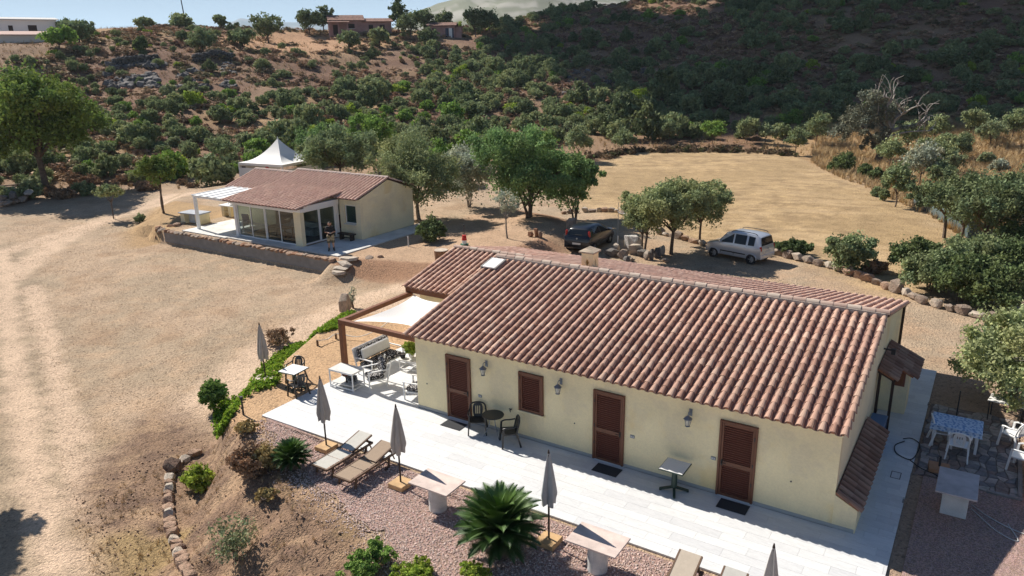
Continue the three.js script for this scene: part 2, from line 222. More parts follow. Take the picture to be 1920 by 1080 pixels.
function groundColor(x, z, y) {
  const n = fbm(x * 0.35, z * 0.35, 101, 4), f = fbm(x * 0.08, z * 0.08, 131, 3), g = fbm(x * 1.7, z * 1.7, 151, 3);
  let c = [0.455, 0.345, 0.252];                                                 // yard: dry earth with straw
  const mix = (b, t) => { t = clamp(t); c = c.map((a, i) => a + (b[i] - a) * t); };
  mix([0.40, 0.315, 0.23], sstep(0.38, 0.6, n)); mix([0.52, 0.37, 0.25], sstep(0.55, 0.75, g) * 0.5); mix([0.36, 0.25, 0.165], sstep(0.55, 0.75, fbm(x * 0.6, z * 0.6, 171, 4)) * 0.65);
  const [t, , d] = hillPart(x, z);
  if (d < 110) { let k = 0; const mid = onLine(TRACKS[0], x, z); mix([0.34, 0.27, 0.195], 0.85 * sstep(2.6, 1.2, mid) * sstep(0.3, 0.6, g + 0.15)); TRACKS.forEach((l, i) => { k = Math.max(k, 1 - sstep(i < 2 ? 0.22 : 0.4, i < 2 ? 0.75 : 1.4, onLine(l, x, z) + (g - 0.5) * 0.9)); }); mix([0.6, 0.46, 0.35], k); }
  const s1 = sdPoly(PLAT, x, z);
  if (x < 12 && z > 1.5 && s1 > -0.3) { const b = sstep(5.6, 3.8, s1) * sstep(1.5, 4, z); mix([0.25, 0.165, 0.112], b); mix([0.36, 0.25, 0.165], b * sstep(0.5, 0.7, g)); mix([0.17, 0.11, 0.08], b * sstep(0.55, 0.7, fbm(x * 3 + z, z * 3, 411, 3))); mix([0.34, 0.25, 0.11], b * sstep(0.6, 0.72, n) * 0.7); }
  if (s1 < 0.2 && x < -3 && z < 4) mix([0.52, 0.345, 0.2], 0.8);                 // sandy patio beside the terrace
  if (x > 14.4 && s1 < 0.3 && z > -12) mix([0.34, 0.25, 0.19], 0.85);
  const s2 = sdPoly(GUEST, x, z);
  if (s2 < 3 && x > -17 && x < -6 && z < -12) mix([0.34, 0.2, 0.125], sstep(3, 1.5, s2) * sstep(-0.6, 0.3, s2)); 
  if (s2 < 0 && x > -17) mix([0.5, 0.34, 0.23], 0.7);
  if (s2 < 3.2 && x < -33 && z > -20) mix([0.42, 0.28, 0.14], sstep(3.2, 1, s2) * 0.8);
  if (x > -10 && z < -12.5 && z > -30) mix([0.45, 0.32, 0.215], 0.6 * sstep(0.6, 0.4, n));
  const sf = sdPoly(FIELD, x, z);                                              // mown stubble field with wheel lines
  if (sf < 3) { const ed = onLine(FEDGE, x, z), st = 0.5 + 0.5 * Math.sin(ed * 2.5 + 2.5 * fbm(x * 0.2, z * 0.2, 421, 2)); const k = sstep(2.5, -1.5, sf + (n - 0.5) * 4); mix([0.43, 0.31, 0.17], k); mix([0.29, 0.205, 0.115], k * 0.75 * Math.pow(st, 2) * (0.35 + 0.65 * sstep(0.3, 0.5, n))); mix([0.3, 0.215, 0.12], k * 0.6 * sstep(0.5, 0.64, fbm(x * 1.1, z * 1.1, 431, 3))); mix([0.53, 0.39, 0.22], k * 0.8 * sstep(0.5, 0.66, g)); mix([0.52, 0.385, 0.23], k * 0.7 * sstep(0.5, 0.62, fbm(x * 0.25 - z * 0.05, z * 1.3 + x * 0.4, 401, 3))); mix([0.36, 0.26, 0.14], k * sstep(0.5, 0.68, f) * 0.6); }
  if (d > 78) {
    const [, u] = polar(x, z), w = sstep(78, 96, d - 8 * (n - 0.5));
    const grass = [0.38, 0.255, 0.135], red = [0.19, 0.105, 0.068], earth = [0.24, 0.155, 0.1];
    let hc = red.map((a, i) => lerp(a, earth[i], sstep(0.4, 0.65, f)));
    const k = sstep(0.45, 0.6, fbm(x * 0.05, z * 0.05, 201, 4)) * (u < 900 ? 0.9 : 0.3);
    hc = hc.map((a, i) => lerp(a, grass[i], k * 0.8));
    if (t < 0.18 && u > 1450) hc = hc.map((a, i) => lerp(a, grass[i] * (0.8 + 0.4 * n), 0.9));
    if (sf > 0 || d > 110) mix(hc, w);
    const sc = sdPoly(CREST, x, z); mix([0.47, 0.285, 0.17], sstep(6, -2, sc + (n - 0.5) * 10));
  } else if (x > 6 && z < -30 && sf > 0) mix([0.41, 0.275, 0.15], sstep(0, 2, sf));
  if (x < -48 && d < 100) mix([0.24, 0.15, 0.095], 0.7 * sstep(-48, -62, x) * sstep(-8, -20, z));
  return c;
}
{
  const axis = (a, b, da, lo, hi, gr) => { const o = []; for (let v = a; v <= b; v += da) o.push(v); let s = da, v = b; while (v < hi) { s = Math.min(s * gr, 60); v += s; o.push(v); } s = da; v = a; while (v > lo) { s = Math.min(s * gr, 60); v -= s; o.unshift(v); } return o; };
  const xs = axis(-36, 20, 0.28, -900, 700, 1.028), zs = axis(-62, 12, 0.3, -900, 60, 1.028), nx = xs.length, nz = zs.length;
  const p = new Float32Array(nx * nz * 3), c = new Float32Array(nx * nz * 3), uv = new Float32Array(nx * nz * 2), ix = [];
  for (let j = 0; j < nz; j++) for (let i = 0; i < nx; i++) {
    const o = j * nx + i, x = xs[i], z = zs[j], y = H(x, z);
    p[3 * o] = x; p[3 * o + 1] = y; p[3 * o + 2] = z; const q = groundColor(x, z, y); c.set(q, 3 * o); uv[2 * o] = x / 5.5; uv[2 * o + 1] = z / 5.5;
    if (i && j) ix.push(o - nx - 1, o - 1, o - nx, o - nx, o - 1, o);
  }
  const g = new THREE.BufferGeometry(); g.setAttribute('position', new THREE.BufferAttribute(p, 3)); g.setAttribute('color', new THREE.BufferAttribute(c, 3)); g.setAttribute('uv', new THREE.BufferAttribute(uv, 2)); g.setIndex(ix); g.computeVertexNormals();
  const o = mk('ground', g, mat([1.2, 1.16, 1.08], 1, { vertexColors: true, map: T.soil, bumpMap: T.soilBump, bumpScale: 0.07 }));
  struct(tag(o, 'dry earth and straw ground running from the yard up the hillside', 'ground')); console.log('ground', nx, nz);
}
{ // pink gravel bed in front of the terrace, and the brown one beside the side path
  const bed = (pts, m, label, wild) => { const ring = []; pts.forEach((a, i) => { const b = pts[(i + 1) % pts.length], n = a[1] > 3.3 || b[1] > 3.3 ? Math.max(1, Math.round(Math.hypot(a[0] - b[0], a[1] - b[1]) / 0.18)) : 1; for (let q = 0; q < n; q++) { const x = lerp(a[0], b[0], q / n), z = lerp(a[1], b[1], q / n); ring.push([x, z - (n > 1 ? 0.4 * noise(x * 2.2, z * 2.2, 61) + 0.2 * noise(x * 7, z * 7, 62) : 0)]); } });
  const s = new THREE.Shape((wild ? ring : pts).map(([x, z]) => new THREE.Vector2(x, -z))), g = new THREE.ShapeGeometry(s); g.rotateX(-PI / 2); const o = mk('gravel_bed', boxUV(g), m); o.position.y = -0.035; return struct(tag(o, label, 'gravel bed')); };
  const gm = mat([1.5, 1.5, 1.36], 1, { map: rep(T.gravel, 0.62), bumpMap: rep(T.gravelBump, 0.62), bumpScale: 0.03 });
  bed(GRAVEL, gm, 'pink gravel bed between the white terrace and the earth bank', true);
  bed([[14.72, 9.5], [22, 9.5], [22, -4.3], [14.72, -4.3]], gm, 'gravel in the house shade on the right of the side path');
  const r = rng(5), list = []; while (list.length < 26000) { const x = -4 + 18.5 * r(), z = 3.3 + 5 * r(), e = sdPoly(GRAVEL, x, z); if (e < -0.05 || (e < 0.7 && r() < Math.exp(-e * 5) * 0.9)) { const s = 0.012 + 0.016 * r(); list.push(M4(x, e < -0.05 ? -0.03 : H(x, z) + 0.008, z, r() * 6, r() * 6, 0, s, s * 0.7, s)); } }
  tag(inst('gravel', new THREE.IcosahedronGeometry(1, 0), mat([1, 1, 1], 1), list, scene, () => { const k = 0.6 + 0.7 * r(), p = r(); return col(0.62 * k, (0.46 + 0.05 * p) * k, (0.38 + 0.08 * p) * k); }), 'loose pink gravel stones in front of the terrace', 'gravel');
}
// ---------------------------------------------------------------- terrace and side path of pale planks
{
  const r = rng(21), tones = [[0.74, 0.75, 0.755], [0.71, 0.72, 0.73], [0.77, 0.78, 0.785], [0.68, 0.69, 0.705]].map((c, i) => { const t = rep(T.marble, 0.8); t.offset.set(i * 0.27, i * 0.41); return mat(c, 0.6, { map: t }); });
  const run = (root, x0, x1, z0, z1, along, w, len, stop) => {
    for (let a = 0, k = 0; a < (along ? z1 - z0 : x1 - x0) - 0.02; a += w, k++) {
      const [s0, s1] = along ? [x0, x1] : [z0, z1];
      for (let s = s0 - (k * 0.41 % 1) * len; s < s1 - 0.02; s += len) {
        const p0 = Math.max(s, s0) + 0.002, p1 = Math.min(s + len, s1) - 0.002, q0 = (along ? z0 : x0) + a + 0.002, q1 = Math.min(q0 + w - 0.004, (along ? z1 : x1)); if (p1 - p0 < 0.05) continue;
        const b = new B(), h = 0.0012 * r();
        if (along) b.box(p1 - p0, 0.05, q1 - q0, 0, 0, 0); else b.box(q1 - q0, 0.05, p1 - p0, 0, 0, 0);
        const o = b.mesh('paver', tones[Math.floor(r() * 4)], root); o.position.set(along ? (p0 + p1) / 2 : (q0 + q1) / 2, -0.025 - h, along ? (q0 + q1) / 2 : (p0 + p1) / 2);
        const uvs = o.geometry.attributes.uv; const du = r() * 3, dv = r() * 3; for (let i = 0; i < uvs.count; i++) { const u = uvs.getX(i), v = uvs.getY(i); uvs.setXY(i, (along ? u : v) + du, (along ? v : u) * 1 + dv); }
      }
    }
  };
  const t = new THREE.Group(); t.name = numbered('terrace'); scene.add(t); struct(tag(t, 'white plank-paved terrace along the front of the near house', 'terrace'));
  run(t, -4.11, 14.42, 0.02, 3.13, true, 0.311, 1.25);
  run(t, -4.11, -0.02, -4.1, 0.02, true, 0.3, 1.25);
  new B().span(-4.1, 14.41, -0.2, -0.055, 0.04, 3.12).span(-4.1, -0.03, -0.2, -0.055, -4.09, 0.04).mesh('screed', M.cement, t);
  const p = new THREE.Group(); p.name = numbered('path'); scene.add(p); struct(tag(p, 'pale paved path along the shaded right side of the near house', 'path'));
  run(p, 13.06, 14.42, -11.95, 0.02, true, 0.3, 0.7);
  new B().span(13.07, 14.41, -0.2, -0.055, -11.94, 0.01).mesh('screed', M.cement, p);
  new B().span(13.95, 14.2, 0.001, 0.006, -3.62, -3.6).span(13.95, 14.2, 0.001, 0.006, -3.25, -3.23).span(13.95, 13.97, 0.001, 0.006, -3.6, -3.25).span(14.18, 14.2, 0.001, 0.006, -3.6, -3.25).mesh('drain_frame', M.metalDark, p);
}
// ---------------------------------------------------------------- clay roof tiles
function tileGeo(r0, r1, len, th = 0.026, seg = 7) {   // a tapered half barrel lying along +z (mouth at z = len), with its thick lower lip
  const pos = [], uv = [], q = (a, b, c, d, ua, ub, va, vb) => { pos.push(...a, ...b, ...c, ...a, ...c, ...d); uv.push(ua, va, ub, va, ub, vb, ua, va, ub, vb, ua, vb); };
  const P = (r, k, z) => { const a = PI * (k / seg); return [-Math.cos(a) * r, Math.sin(a) * r * 0.92, z]; };
  for (let k = 0; k < seg; k++) { q(P(r0, k, 0), P(r1, k, len), P(r1, k + 1, len), P(r0, k + 1, 0), k / seg * 0.3, (k) / seg * 0.3 + 0.02, 0, len); q(P(r1, k, len), P(r1 - th, k, len), P(r1 - th, k + 1, len), P(r1, k + 1, len), 0.1, 0.12, 0, 0.1); }
  const g = new THREE.BufferGeometry(); g.setAttribute('position', new THREE.Float32BufferAttribute(pos, 3)); g.setAttribute('uv', new THREE.Float32BufferAttribute(uv, 2)); g.computeVertexNormals();
  const m = toCreasedNormals(g, 0.7); return m;
}
const TILEC = [[0.57, 0.345, 0.255], [0.53, 0.305, 0.215], [0.61, 0.385, 0.285], [0.52, 0.31, 0.23], [0.66, 0.44, 0.33], [0.48, 0.265, 0.19], [0.58, 0.36, 0.27]];
const tileMats = TILEC.map((c, i) => { const t = rep(T.tile, 0.9); t.offset.set(i * 0.17, i * 0.29); return mat(c, 0.88, { map: t }); });
const tileInst = mat([1, 1, 1], 0.88, { map: rep(T.tile, 0.9) });
// a roof slope: frame origin at the upper left corner, X along the ridge, tiles run down by direction (dy, dz) of unit length
function slope(root, { o, ax, down, width, len, pitch = 0.252, course = 0.31, r0 = 0.06, r1 = 0.1, limit = 0, seed = 1, skip, tone = 1, vary = 1, panTone = 1 }) {
  const g = tileGeo(r0, r1, course * 1.2), pan = tileGeo(r0 * 0.92, r1 * 0.85, course * 1.2); const r = rng(seed), up = new THREE.Vector3().crossVectors(down, ax).normalize(); if (up.y < 0) up.negate();
  const bas = new THREE.Matrix4().makeBasis(new THREE.Vector3().crossVectors(up, down), up, down), tilt = new THREE.Matrix4().makeRotationX(0.085);
  const cols = Math.round(width / pitch), px = width / cols, rows = Math.round(len / course), cz = len / rows, covers = [], pans = [];
  for (let i = 0; i <= cols; i++) for (let k = 0; k < rows; k++) {
    const z = k * cz, p = o.clone().addScaledVector(ax, i * px).addScaledVector(down, z);
    if (skip && skip(p)) continue;
    const m = bas.clone().multiply(tilt).multiply(new THREE.Matrix4().makeRotationY((r() - 0.5) * 0.05)).multiply(new THREE.Matrix4().makeScale(1 + 0.08 * (r() - 0.5), 1 + 0.12 * (r() - 0.5), 1)); m.setPosition(p.addScaledVector(up, 0.035 + 0.006 * r()));
    covers.push([m, p.distanceTo(camera.position)]);
    if (i < cols) { const pp = o.clone().addScaledVector(ax, (i + 0.5) * px).addScaledVector(down, z); const pm = bas.clone().multiply(new THREE.Matrix4().makeScale(1, -0.6, 1)); pm.setPosition(pp.addScaledVector(up, 0.045 - 0.0004 * k)); pans.push(pm); }
  }
  covers.sort((a, b) => a[1] - b[1]);
  covers.slice(0, limit).forEach(([m]) => { const t = new THREE.Mesh(g, tileMats[Math.floor(r() * 7)]); t.name = 'roof_tile'; t.castShadow = t.receiveShadow = true; t.matrixAutoUpdate = true; m.decompose(t.position, t.quaternion, t.scale); root.add(t); });
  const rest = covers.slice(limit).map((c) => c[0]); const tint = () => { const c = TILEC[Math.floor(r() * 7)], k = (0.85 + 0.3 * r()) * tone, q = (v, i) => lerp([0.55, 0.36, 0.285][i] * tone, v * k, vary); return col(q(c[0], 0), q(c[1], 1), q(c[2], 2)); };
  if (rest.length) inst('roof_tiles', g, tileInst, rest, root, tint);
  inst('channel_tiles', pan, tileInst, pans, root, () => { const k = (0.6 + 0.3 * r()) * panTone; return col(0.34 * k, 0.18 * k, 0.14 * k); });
  return { up, cols, px };
}
function ridge(root, a, b, r, m, step = 0.38, name = 'ridge_tile') { const d = b.clone().sub(a), n = Math.round(d.length() / step), g = tileGeo(r * 0.86, r, step * 1.15, 0.02), q = new THREE.Quaternion().setFromUnitVectors(V(0, 0, 1), d.clone().normalize()); for (let i = 0; i < n; i++) { const t = mk(name, g, m[i % m.length], root); t.position.copy(a).addScaledVector(d, i / n); t.quaternion.copy(q); t.position.y += 0.004 * (i % 3); } }

// ---------------------------------------------------------------- louvred doors and windows
function louvre(root, name, x0, x1, y0, y1, rail, handleRight) {
  const g = new THREE.Group(); g.name = name; root.add(g); const f = 0.06, w = x1 - x0;
  new B().span(x0, x0 + f, y0, y1, -0.02, 0.07, 0.006).span(x1 - f, x1, y0, y1, -0.02, 0.07, 0.006).span(x0 + f, x1 - f, y1 - f, y1, -0.02, 0.068, 0.006).mesh('frame', M.wood, g);
  const s = 0.055, a0 = x0 + f + 0.004, a1 = x1 - f - 0.004, b1 = y1 - f - 0.004, b0 = y0 + 0.012, mid = rail ? y0 + 0.9 : 0, B2 = new B();
  B2.span(a0, a0 + s, b0, b1, 0, 0.05, 0.004).span(a1 - s, a1, b0, b1, 0, 0.05, 0.004).span(a0 + s, a1 - s, b1 - 0.06, b1, 0, 0.05, 0.004).span(a0 + s, a1 - s, b0, b0 + 0.08, 0, 0.05, 0.004); if (rail) B2.span(a0 + s, a1 - s, mid, mid + 0.13, 0, 0.05, 0.004); B2.mesh('leaf_frame', M.wood, g);
  const panel = (lo, hi) => { const b = new B(); b.span(a0 + s, a1 - s, lo, hi, -0.015, -0.005); for (let y = lo + 0.02; y < hi - 0.01; y += 0.062) b.box(a1 - a0 - 2 * s, 0.052, 0.012, (a0 + a1) / 2, y, 0.018, 0.65, 0, 0); b.mesh('louvre', M.woodDark, g); };
  if (rail) { panel(b0 + 0.08, mid); panel(mid + 0.13, b1 - 0.06); } else panel(b0 + 0.08, b1 - 0.06);
  if (rail) { const hx = handleRight ? a1 - s / 2 - 0.02 : a0 + s / 2 + 0.02, d = handleRight ? -1 : 1; new B().box(0.045, 0.16, 0.012, hx, mid + 0.08, 0.056).bar(V(hx, mid + 0.09, 0.06), V(hx, mid + 0.09, 0.105), 0.01).bar(V(hx, mid + 0.09, 0.1), V(hx + 0.12 * d, mid + 0.09, 0.1), 0.01).mesh('handle', M.black, g); }
  const hb = new B(), hg = handleRight ? x0 + f : x1 - f; for (const y of [0.25, 0.5, 0.85]) hb.cyl(0.013, 0.013, 0.09, hg, y0 + (y1 - y0) * y, 0.075); hb.each('hinge', M.metalDark, g);
  return g;
}
function wallLamp(root, x, y, z) {
  const g = new THREE.Group(); g.name = 'wall_lantern'; g.position.set(x, y, z); root.add(g);
  new B().box(0.09, 0.2, 0.02, 0, 0.2, 0.01, 0, 0, 0, 0.006).tube([V(0, 0.2, 0.02), V(0, 0.27, 0.09), V(0, 0.26, 0.18), V(0, 0.18, 0.2)], 0.012).mesh('bracket', M.metalGrey, g);
  new B().cyl(0.125, 0.03, 0.09, 0, 0.14, 0.2, 6).cyl(0.012, 0.012, 0.05, 0, 0.2, 0.2, 6).mesh('cap', M.metalGrey, g); new B().cyl(0.075, 0.04, 0.03, 0, -0.1, 0.2, 6).mesh('base', M.metalGrey, g);
  new B().cyl(0.055, 0.1, 0.18, 0, 0.005, 0.2, 6).mesh('glass', mat([0.5, 0.48, 0.4], 0.15), g);
  const b = new B(); for (let i = 0; i < 6; i++) { const a = i / 6 * 2 * PI + PI / 6; b.bar(V(Math.sin(a) * 0.058, -0.085, 0.2 + Math.cos(a) * 0.058), V(Math.sin(a) * 0.104, 0.095, 0.2 + Math.cos(a) * 0.104), 0.006, 4); } b.mesh('cage', M.metalGrey, g);
}

// ---------------------------------------------------------------- the near house
const HL = 13.04, RZ = -5.26, RY = 3.93, EY = 2.66, EZ = 0.3, BZ = -12.3, BY = 2.3;
{
  const hs = thing('house', 'long cream house with a clay tile roof beside the white terrace', 'house');
  const roofY = (z) => z > RZ ? lerp(RY, EY, (z - RZ) / (EZ - RZ)) : lerp(RY, BY, (z - RZ) / (BZ - RZ));
  // walls with thickness; gables follow the roof
  const wall = new B(), th = 0.3, door = [[1.267, 2.216], [6.511, 7.474], [10.145, 11.112]], win = [4.007, 4.86];
  const holes = [...door.map(([a, b]) => [a, b, 0, 2.2]), [win[0], win[1], 0.93, 2.2]].sort((a, b) => a[0] - b[0]); let x = 0, top = roofY(0) - 0.03;
  for (const [a, b, y0, y1] of holes) { wall.span(x, a, 0.004, top, -th, 0); wall.span(a, b, y1, top, -th, 0); if (y0) wall.span(a, b, 0.004, y0, -th, 0); x = b; }
  wall.span(x, HL, 0.004, top, -th, 0); wall;
  wall.mesh('wall', M.plaster, hs); new B().span(0, HL, -0.3, roofY(-12) - 0.03, -12 + 0.001, -11.7).mesh('back_wall', M.plaster, hs);
  const gable = (x0, x1, n, m) => { const s = new THREE.Shape(); s.moveTo(0.3 + 0.001, -0.3); s.lineTo(11.7 - 0.001, -0.3); s.lineTo(11.7 - 0.001, roofY(-11.7) - 0.03); s.lineTo(-RZ, RY - 0.03); s.lineTo(0.301, roofY(-0.3) - 0.03); const g = boxUV(new THREE.ExtrudeGeometry(s, { depth: x1 - x0, bevelEnabled: false })); g.rotateY(PI / 2); return new B().add(boxUV(g), x0, 0, 0).mesh(n, m, hs); };
  gable(0, th, 'gable_wall', M.plaster); gable(HL - th, HL, 'gable_wall', M.cream);
  new B().span(-0.006, 1.267, 0.001, 0.1, 0, 0.012).span(2.216, 6.511, 0.001, 0.1, 0, 0.012).span(7.474, 10.145, 0.001, 0.1, 0, 0.012).span(11.112, HL + 0.5, 0.001, 0.1, 0, 0.012).each('skirting', mat([0.5, 0.5, 0.48], 0.7, { map: rep(T.marble, 0.8) }), hs);
  new B().span(0.3, HL - 0.3, 2.0, 2.05, -11.69, -0.31).mesh('ceiling', M.cement, hs);
  door.forEach(([a, b], i) => { louvre(hs, 'door', a, b, 0.02, 2.2, true, i < 2); new B().span(a - 0.03, b + 0.03, 0.002, 0.03, -0.2, 0.05).mesh('threshold', M.slab, hs); });
  louvre(hs, 'shuttered_window', win[0], win[1], 0.93, 2.2, false, true); new B().span(win[0] - 0.04, win[1] + 0.04, 0.89, 0.929, 0.001, 0.08).mesh('window_sill', M.plaster, hs);
  for (const [lx, ly] of [[2.83, 1.98], [5.45, 1.98], [9.34, 1.98]]) wallLamp(hs, lx, ly, 0.001);
  for (const sx of [2.55, 7.72, 10.02]) { const s = new THREE.Group(); s.name = 'wall_socket'; hs.add(s); new B().box(0.13, 0.09, 0.02, sx, 1.02, 0.01, 0, 0, 0, 0.005).mesh('plate', M.metalGrey, s); new B().box(0.03, 0.045, 0.008, sx - 0.03, 1.02, 0.023).box(0.03, 0.045, 0.008, sx + 0.03, 1.02, 0.023).each('switch', M.slab, s); }
  for (const vx of [0.42, 5.9, 12.0]) new B().cyl(0.022, 0.022, 0.012, vx, 0.95, 0.006, 8, PI / 2).mesh('vent', M.metalDark, hs);
  // roof deck, tiles, ridge
  const deck = (z0, y0, z1, y1, xa, xb, n = 'roof_deck') => { const s = new B(); s.beam(V((xa + xb) / 2, y0 - 0.03, z0), V((xa + xb) / 2, y1 - 0.03, z1), xb - xa, 0.06); return s.mesh(n, M.terracotta, hs); };
  deck(RZ, RY, EZ - 0.06, EY + 0.01, -0.12, HL + 0.06); deck(RZ, RY, BZ + 0.1, BY + 0.02, -0.12, HL + 0.06);
  const dn = V(0, EY - RY, EZ - RZ), L1 = dn.length(); dn.normalize();
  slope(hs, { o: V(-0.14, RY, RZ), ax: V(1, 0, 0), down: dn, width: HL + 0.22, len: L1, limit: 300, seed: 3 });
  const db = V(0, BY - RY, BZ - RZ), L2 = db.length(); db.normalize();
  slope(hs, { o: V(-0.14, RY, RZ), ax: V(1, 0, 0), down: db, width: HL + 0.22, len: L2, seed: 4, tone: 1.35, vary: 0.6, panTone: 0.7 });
  const lip = [mat([0.58, 0.42, 0.34], 0.9, { map: rep(T.tile, 0.9) }), mat([0.52, 0.36, 0.29], 0.9, { map: rep(T.tile, 0.7) }), mat([0.62, 0.5, 0.41], 0.9, { map: rep(T.tile, 0.8) })];
  ridge(hs, V(-0.22, RY + 0.07, RZ), V(HL + 0.14, RY + 0.07, RZ), 0.125, lip);
  new B().span(-0.2, HL + 0.1, RY - 0.02, RY + 0.1, RZ - 0.15, RZ + 0.15).mesh('ridge_mortar', mat([0.5, 0.42, 0.36], 0.95, { map: rep(T.cement, 1.4), bumpMap: T.stoneBump, bumpScale: 0.02 }), hs);
  ridge(hs, V(HL + 0.1, RY + 0.03, RZ), V(HL + 0.1, BY + 0.05, BZ), 0.11, lip, 0.4, 'verge_tile');
  new B().beam(V(HL + 0.02, EY - 0.1 + 1.27 * 0.98, RZ + 0.2), V(HL + 0.02, EY - 0.06, EZ - 0.1), 0.05, 0.1).mesh('verge_mortar', M.cream, hs);
  new B().beam(V(HL + 0.1, BY - 0.02, BZ + 0.16), V(-0.1, BY - 0.02, BZ + 0.16), 0.08, 0.16).mesh('back_fascia', M.woodDk2, hs); new B().bar(V(HL + 0.04, BY, -12.05), V(HL + 0.04, -0.3, -12.05), 0.05, 8).bar(V(HL + 0.04, BY - 0.02, BZ - 0.02), V(-0.2, BY - 0.02, BZ - 0.02), 0.06, 8).each('downpipe', M.woodDk2, hs);
  // the lower wing on the left
  const wz0 = -7.6, wy0 = 3.33, wz1 = -4.15, wy1 = 2.52, wl = -3.95, wr = -0.16, dw = V(0, wy1 - wy0, wz1 - wz0), L3 = dw.length(); dw.normalize();
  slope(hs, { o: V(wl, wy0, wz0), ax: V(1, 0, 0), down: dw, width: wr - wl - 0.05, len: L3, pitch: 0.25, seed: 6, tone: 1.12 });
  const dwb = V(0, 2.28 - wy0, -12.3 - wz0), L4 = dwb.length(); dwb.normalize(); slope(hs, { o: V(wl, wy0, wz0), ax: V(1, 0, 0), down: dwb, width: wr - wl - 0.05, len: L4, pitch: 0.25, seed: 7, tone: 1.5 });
  deck(wz0, wy0, wz1 - 0.05, wy1 + 0.01, wl + 0.03, wr, 'wing_roof_deck'); deck(wz0, wy0, -12.2, 2.29, wl + 0.03, wr, 'wing_roof_deck');
  ridge(hs, V(wl - 0.04, wy0 + 0.06, wz0), V(wr, wy0 + 0.06, wz0), 0.115, lip);
  new B().beam(V(wl + 0.02, wy1 - 0.13, wz1 - 0.06), V(wr - 0.02, wy1 - 0.13, wz1 - 0.06), 0.07, 0.17).beam(V(wl + 0.06, wy1 - 0.13, wz1 - 0.1), V(wl + 0.06, wy0 - 0.16, wz0), 0.06, 0.14).mesh('eave_beam', M.woodBeam, hs);
  new B().span(wl + 0.35, -0.002, -0.3, 2.42, wz1 - 0.75, wz1 - 0.5).span(wl + 0.35, wl + 0.6, -0.3, 2.3, -11.9, wz1 - 0.751).mesh('wing_wall', M.plaster, hs);
  // skylight and chimney
  const sk = new THREE.Group(); sk.name = 'skylight'; hs.add(sk); const sy = (z) => roofY(z) + 0.13; new B().beam(V(0.05, sy(-4.95), -4.95), V(0.05, sy(-4.25), -4.25), 0.52, 0.05).mesh('pane', M.white, sk); new B().beam(V(-0.25, sy(-4.95) - 0.03, -4.98), V(-0.25, sy(-4.22) - 0.03, -4.22), 0.06, 0.12).beam(V(0.35, sy(-4.95) - 0.03, -4.98), V(0.35, sy(-4.22) - 0.03, -4.22), 0.06, 0.12).each('frame', M.cement, sk);
  const ch = new THREE.Group(); ch.name = 'chimney'; ch.position.set(3.05, -0.42, -6.5); hs.add(ch);
  const cs = new THREE.Shape([[-0.23, 0], [0.23, 0], [0.23, 1.35], [-0.23, 1.35]].map((q) => new THREE.Vector2(...q))); const hole = new THREE.Path([[0, 0.86], [0.08, 1.0], [0, 1.14], [-0.08, 1.0]].map((q) => new THREE.Vector2(...q))); cs.holes.push(hole);
  const pl = boxUV(new THREE.ExtrudeGeometry(cs, { depth: 0.06, bevelEnabled: false })), b2 = new B(); for (let i = 0; i < 4; i++) { const g = pl.clone(); if (i % 2) g.scale(0.739, 1, 1); g.translate(0, 3.35, 0.17); g.rotateY(i * PI / 2); b2.add(g); } b2.span(-0.165, 0.165, 3.4, 3.9, -0.165, 0.165); b2.mesh('stack', M.plaster, ch);
  new B().span(-0.31, 0.31, 4.7, 4.76, -0.31, 0.31, 0.01).add(new THREE.ConeGeometry(0.43, 0.17, 4, 1).rotateY(PI / 4), 0, 4.845, 0).mesh('cap', mat([0.6, 0.5, 0.4], 0.9, { map: rep(T.stone, 0.9) }), ch);
  // lean-to tiles on the right side: low store and small porch
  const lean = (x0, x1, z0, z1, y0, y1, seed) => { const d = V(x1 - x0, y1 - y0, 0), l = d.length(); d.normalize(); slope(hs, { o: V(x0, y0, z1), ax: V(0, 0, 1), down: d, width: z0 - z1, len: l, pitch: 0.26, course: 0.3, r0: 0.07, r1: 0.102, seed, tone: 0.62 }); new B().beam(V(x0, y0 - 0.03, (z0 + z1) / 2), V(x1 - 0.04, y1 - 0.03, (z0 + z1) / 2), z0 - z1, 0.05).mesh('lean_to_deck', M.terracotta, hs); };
  lean(HL + 0.003, 13.64, -0.02, -4.5, 0.97, 0.66, 11); const ls = new THREE.Shape([[HL + 0.002, 0.003], [13.57, 0.003], [13.57, 0.63], [HL + 0.002, 0.9]].map((q) => new THREE.Vector2(...q))); const lg = boxUV(new THREE.ExtrudeGeometry(ls, { depth: 4.4, bevelEnabled: false })); lg.translate(0, 0, -4.4); mk('store_wall', lg, M.plaster, hs);
  lean(HL + 0.003, 13.56, -5.95, -6.95, 2.02, 1.78, 12); lean(HL + 0.003, 14.0, -7.0, -8.6, 2.0, 1.55, 13);
  new B().span(HL + 0.002, 13.82, 0.004, 1.55, -8.5, -7.55).mesh('porch_wall', M.cream, hs);
  const pw = new THREE.Group(); pw.name = 'small_window'; hs.add(pw); new B().span(13.4, 13.72, 0.95, 1.45, -7.549, -7.51).mesh('frame', M.woodDark, pw); new B().span(13.45, 13.67, 1.0, 1.4, -7.509, -7.505).mesh('shutter', M.woodBeam, pw);
  new B().beam(V(13.5, 0.004, -6.05), V(13.5, 1.76, -6.05), 0.08, 0.08).beam(V(13.12, 0.004, -6.05), V(13.12, 1.93, -6.05), 0.08, 0.08).beam(V(HL + 0.03, 1.93, -6.0), V(13.56, 1.7, -6.0), 0.07, 0.09).each('porch_post', M.woodDk2, hs);
  new B().bar(V(HL + 0.003, 2.3, -7.0), V(HL + 0.25, 2.3, -7.0), 0.03).box(0.12, 0.18, 0.12, HL + 0.28, 2.26, -7).mesh('side_lamp', M.metalDark, hs);
}
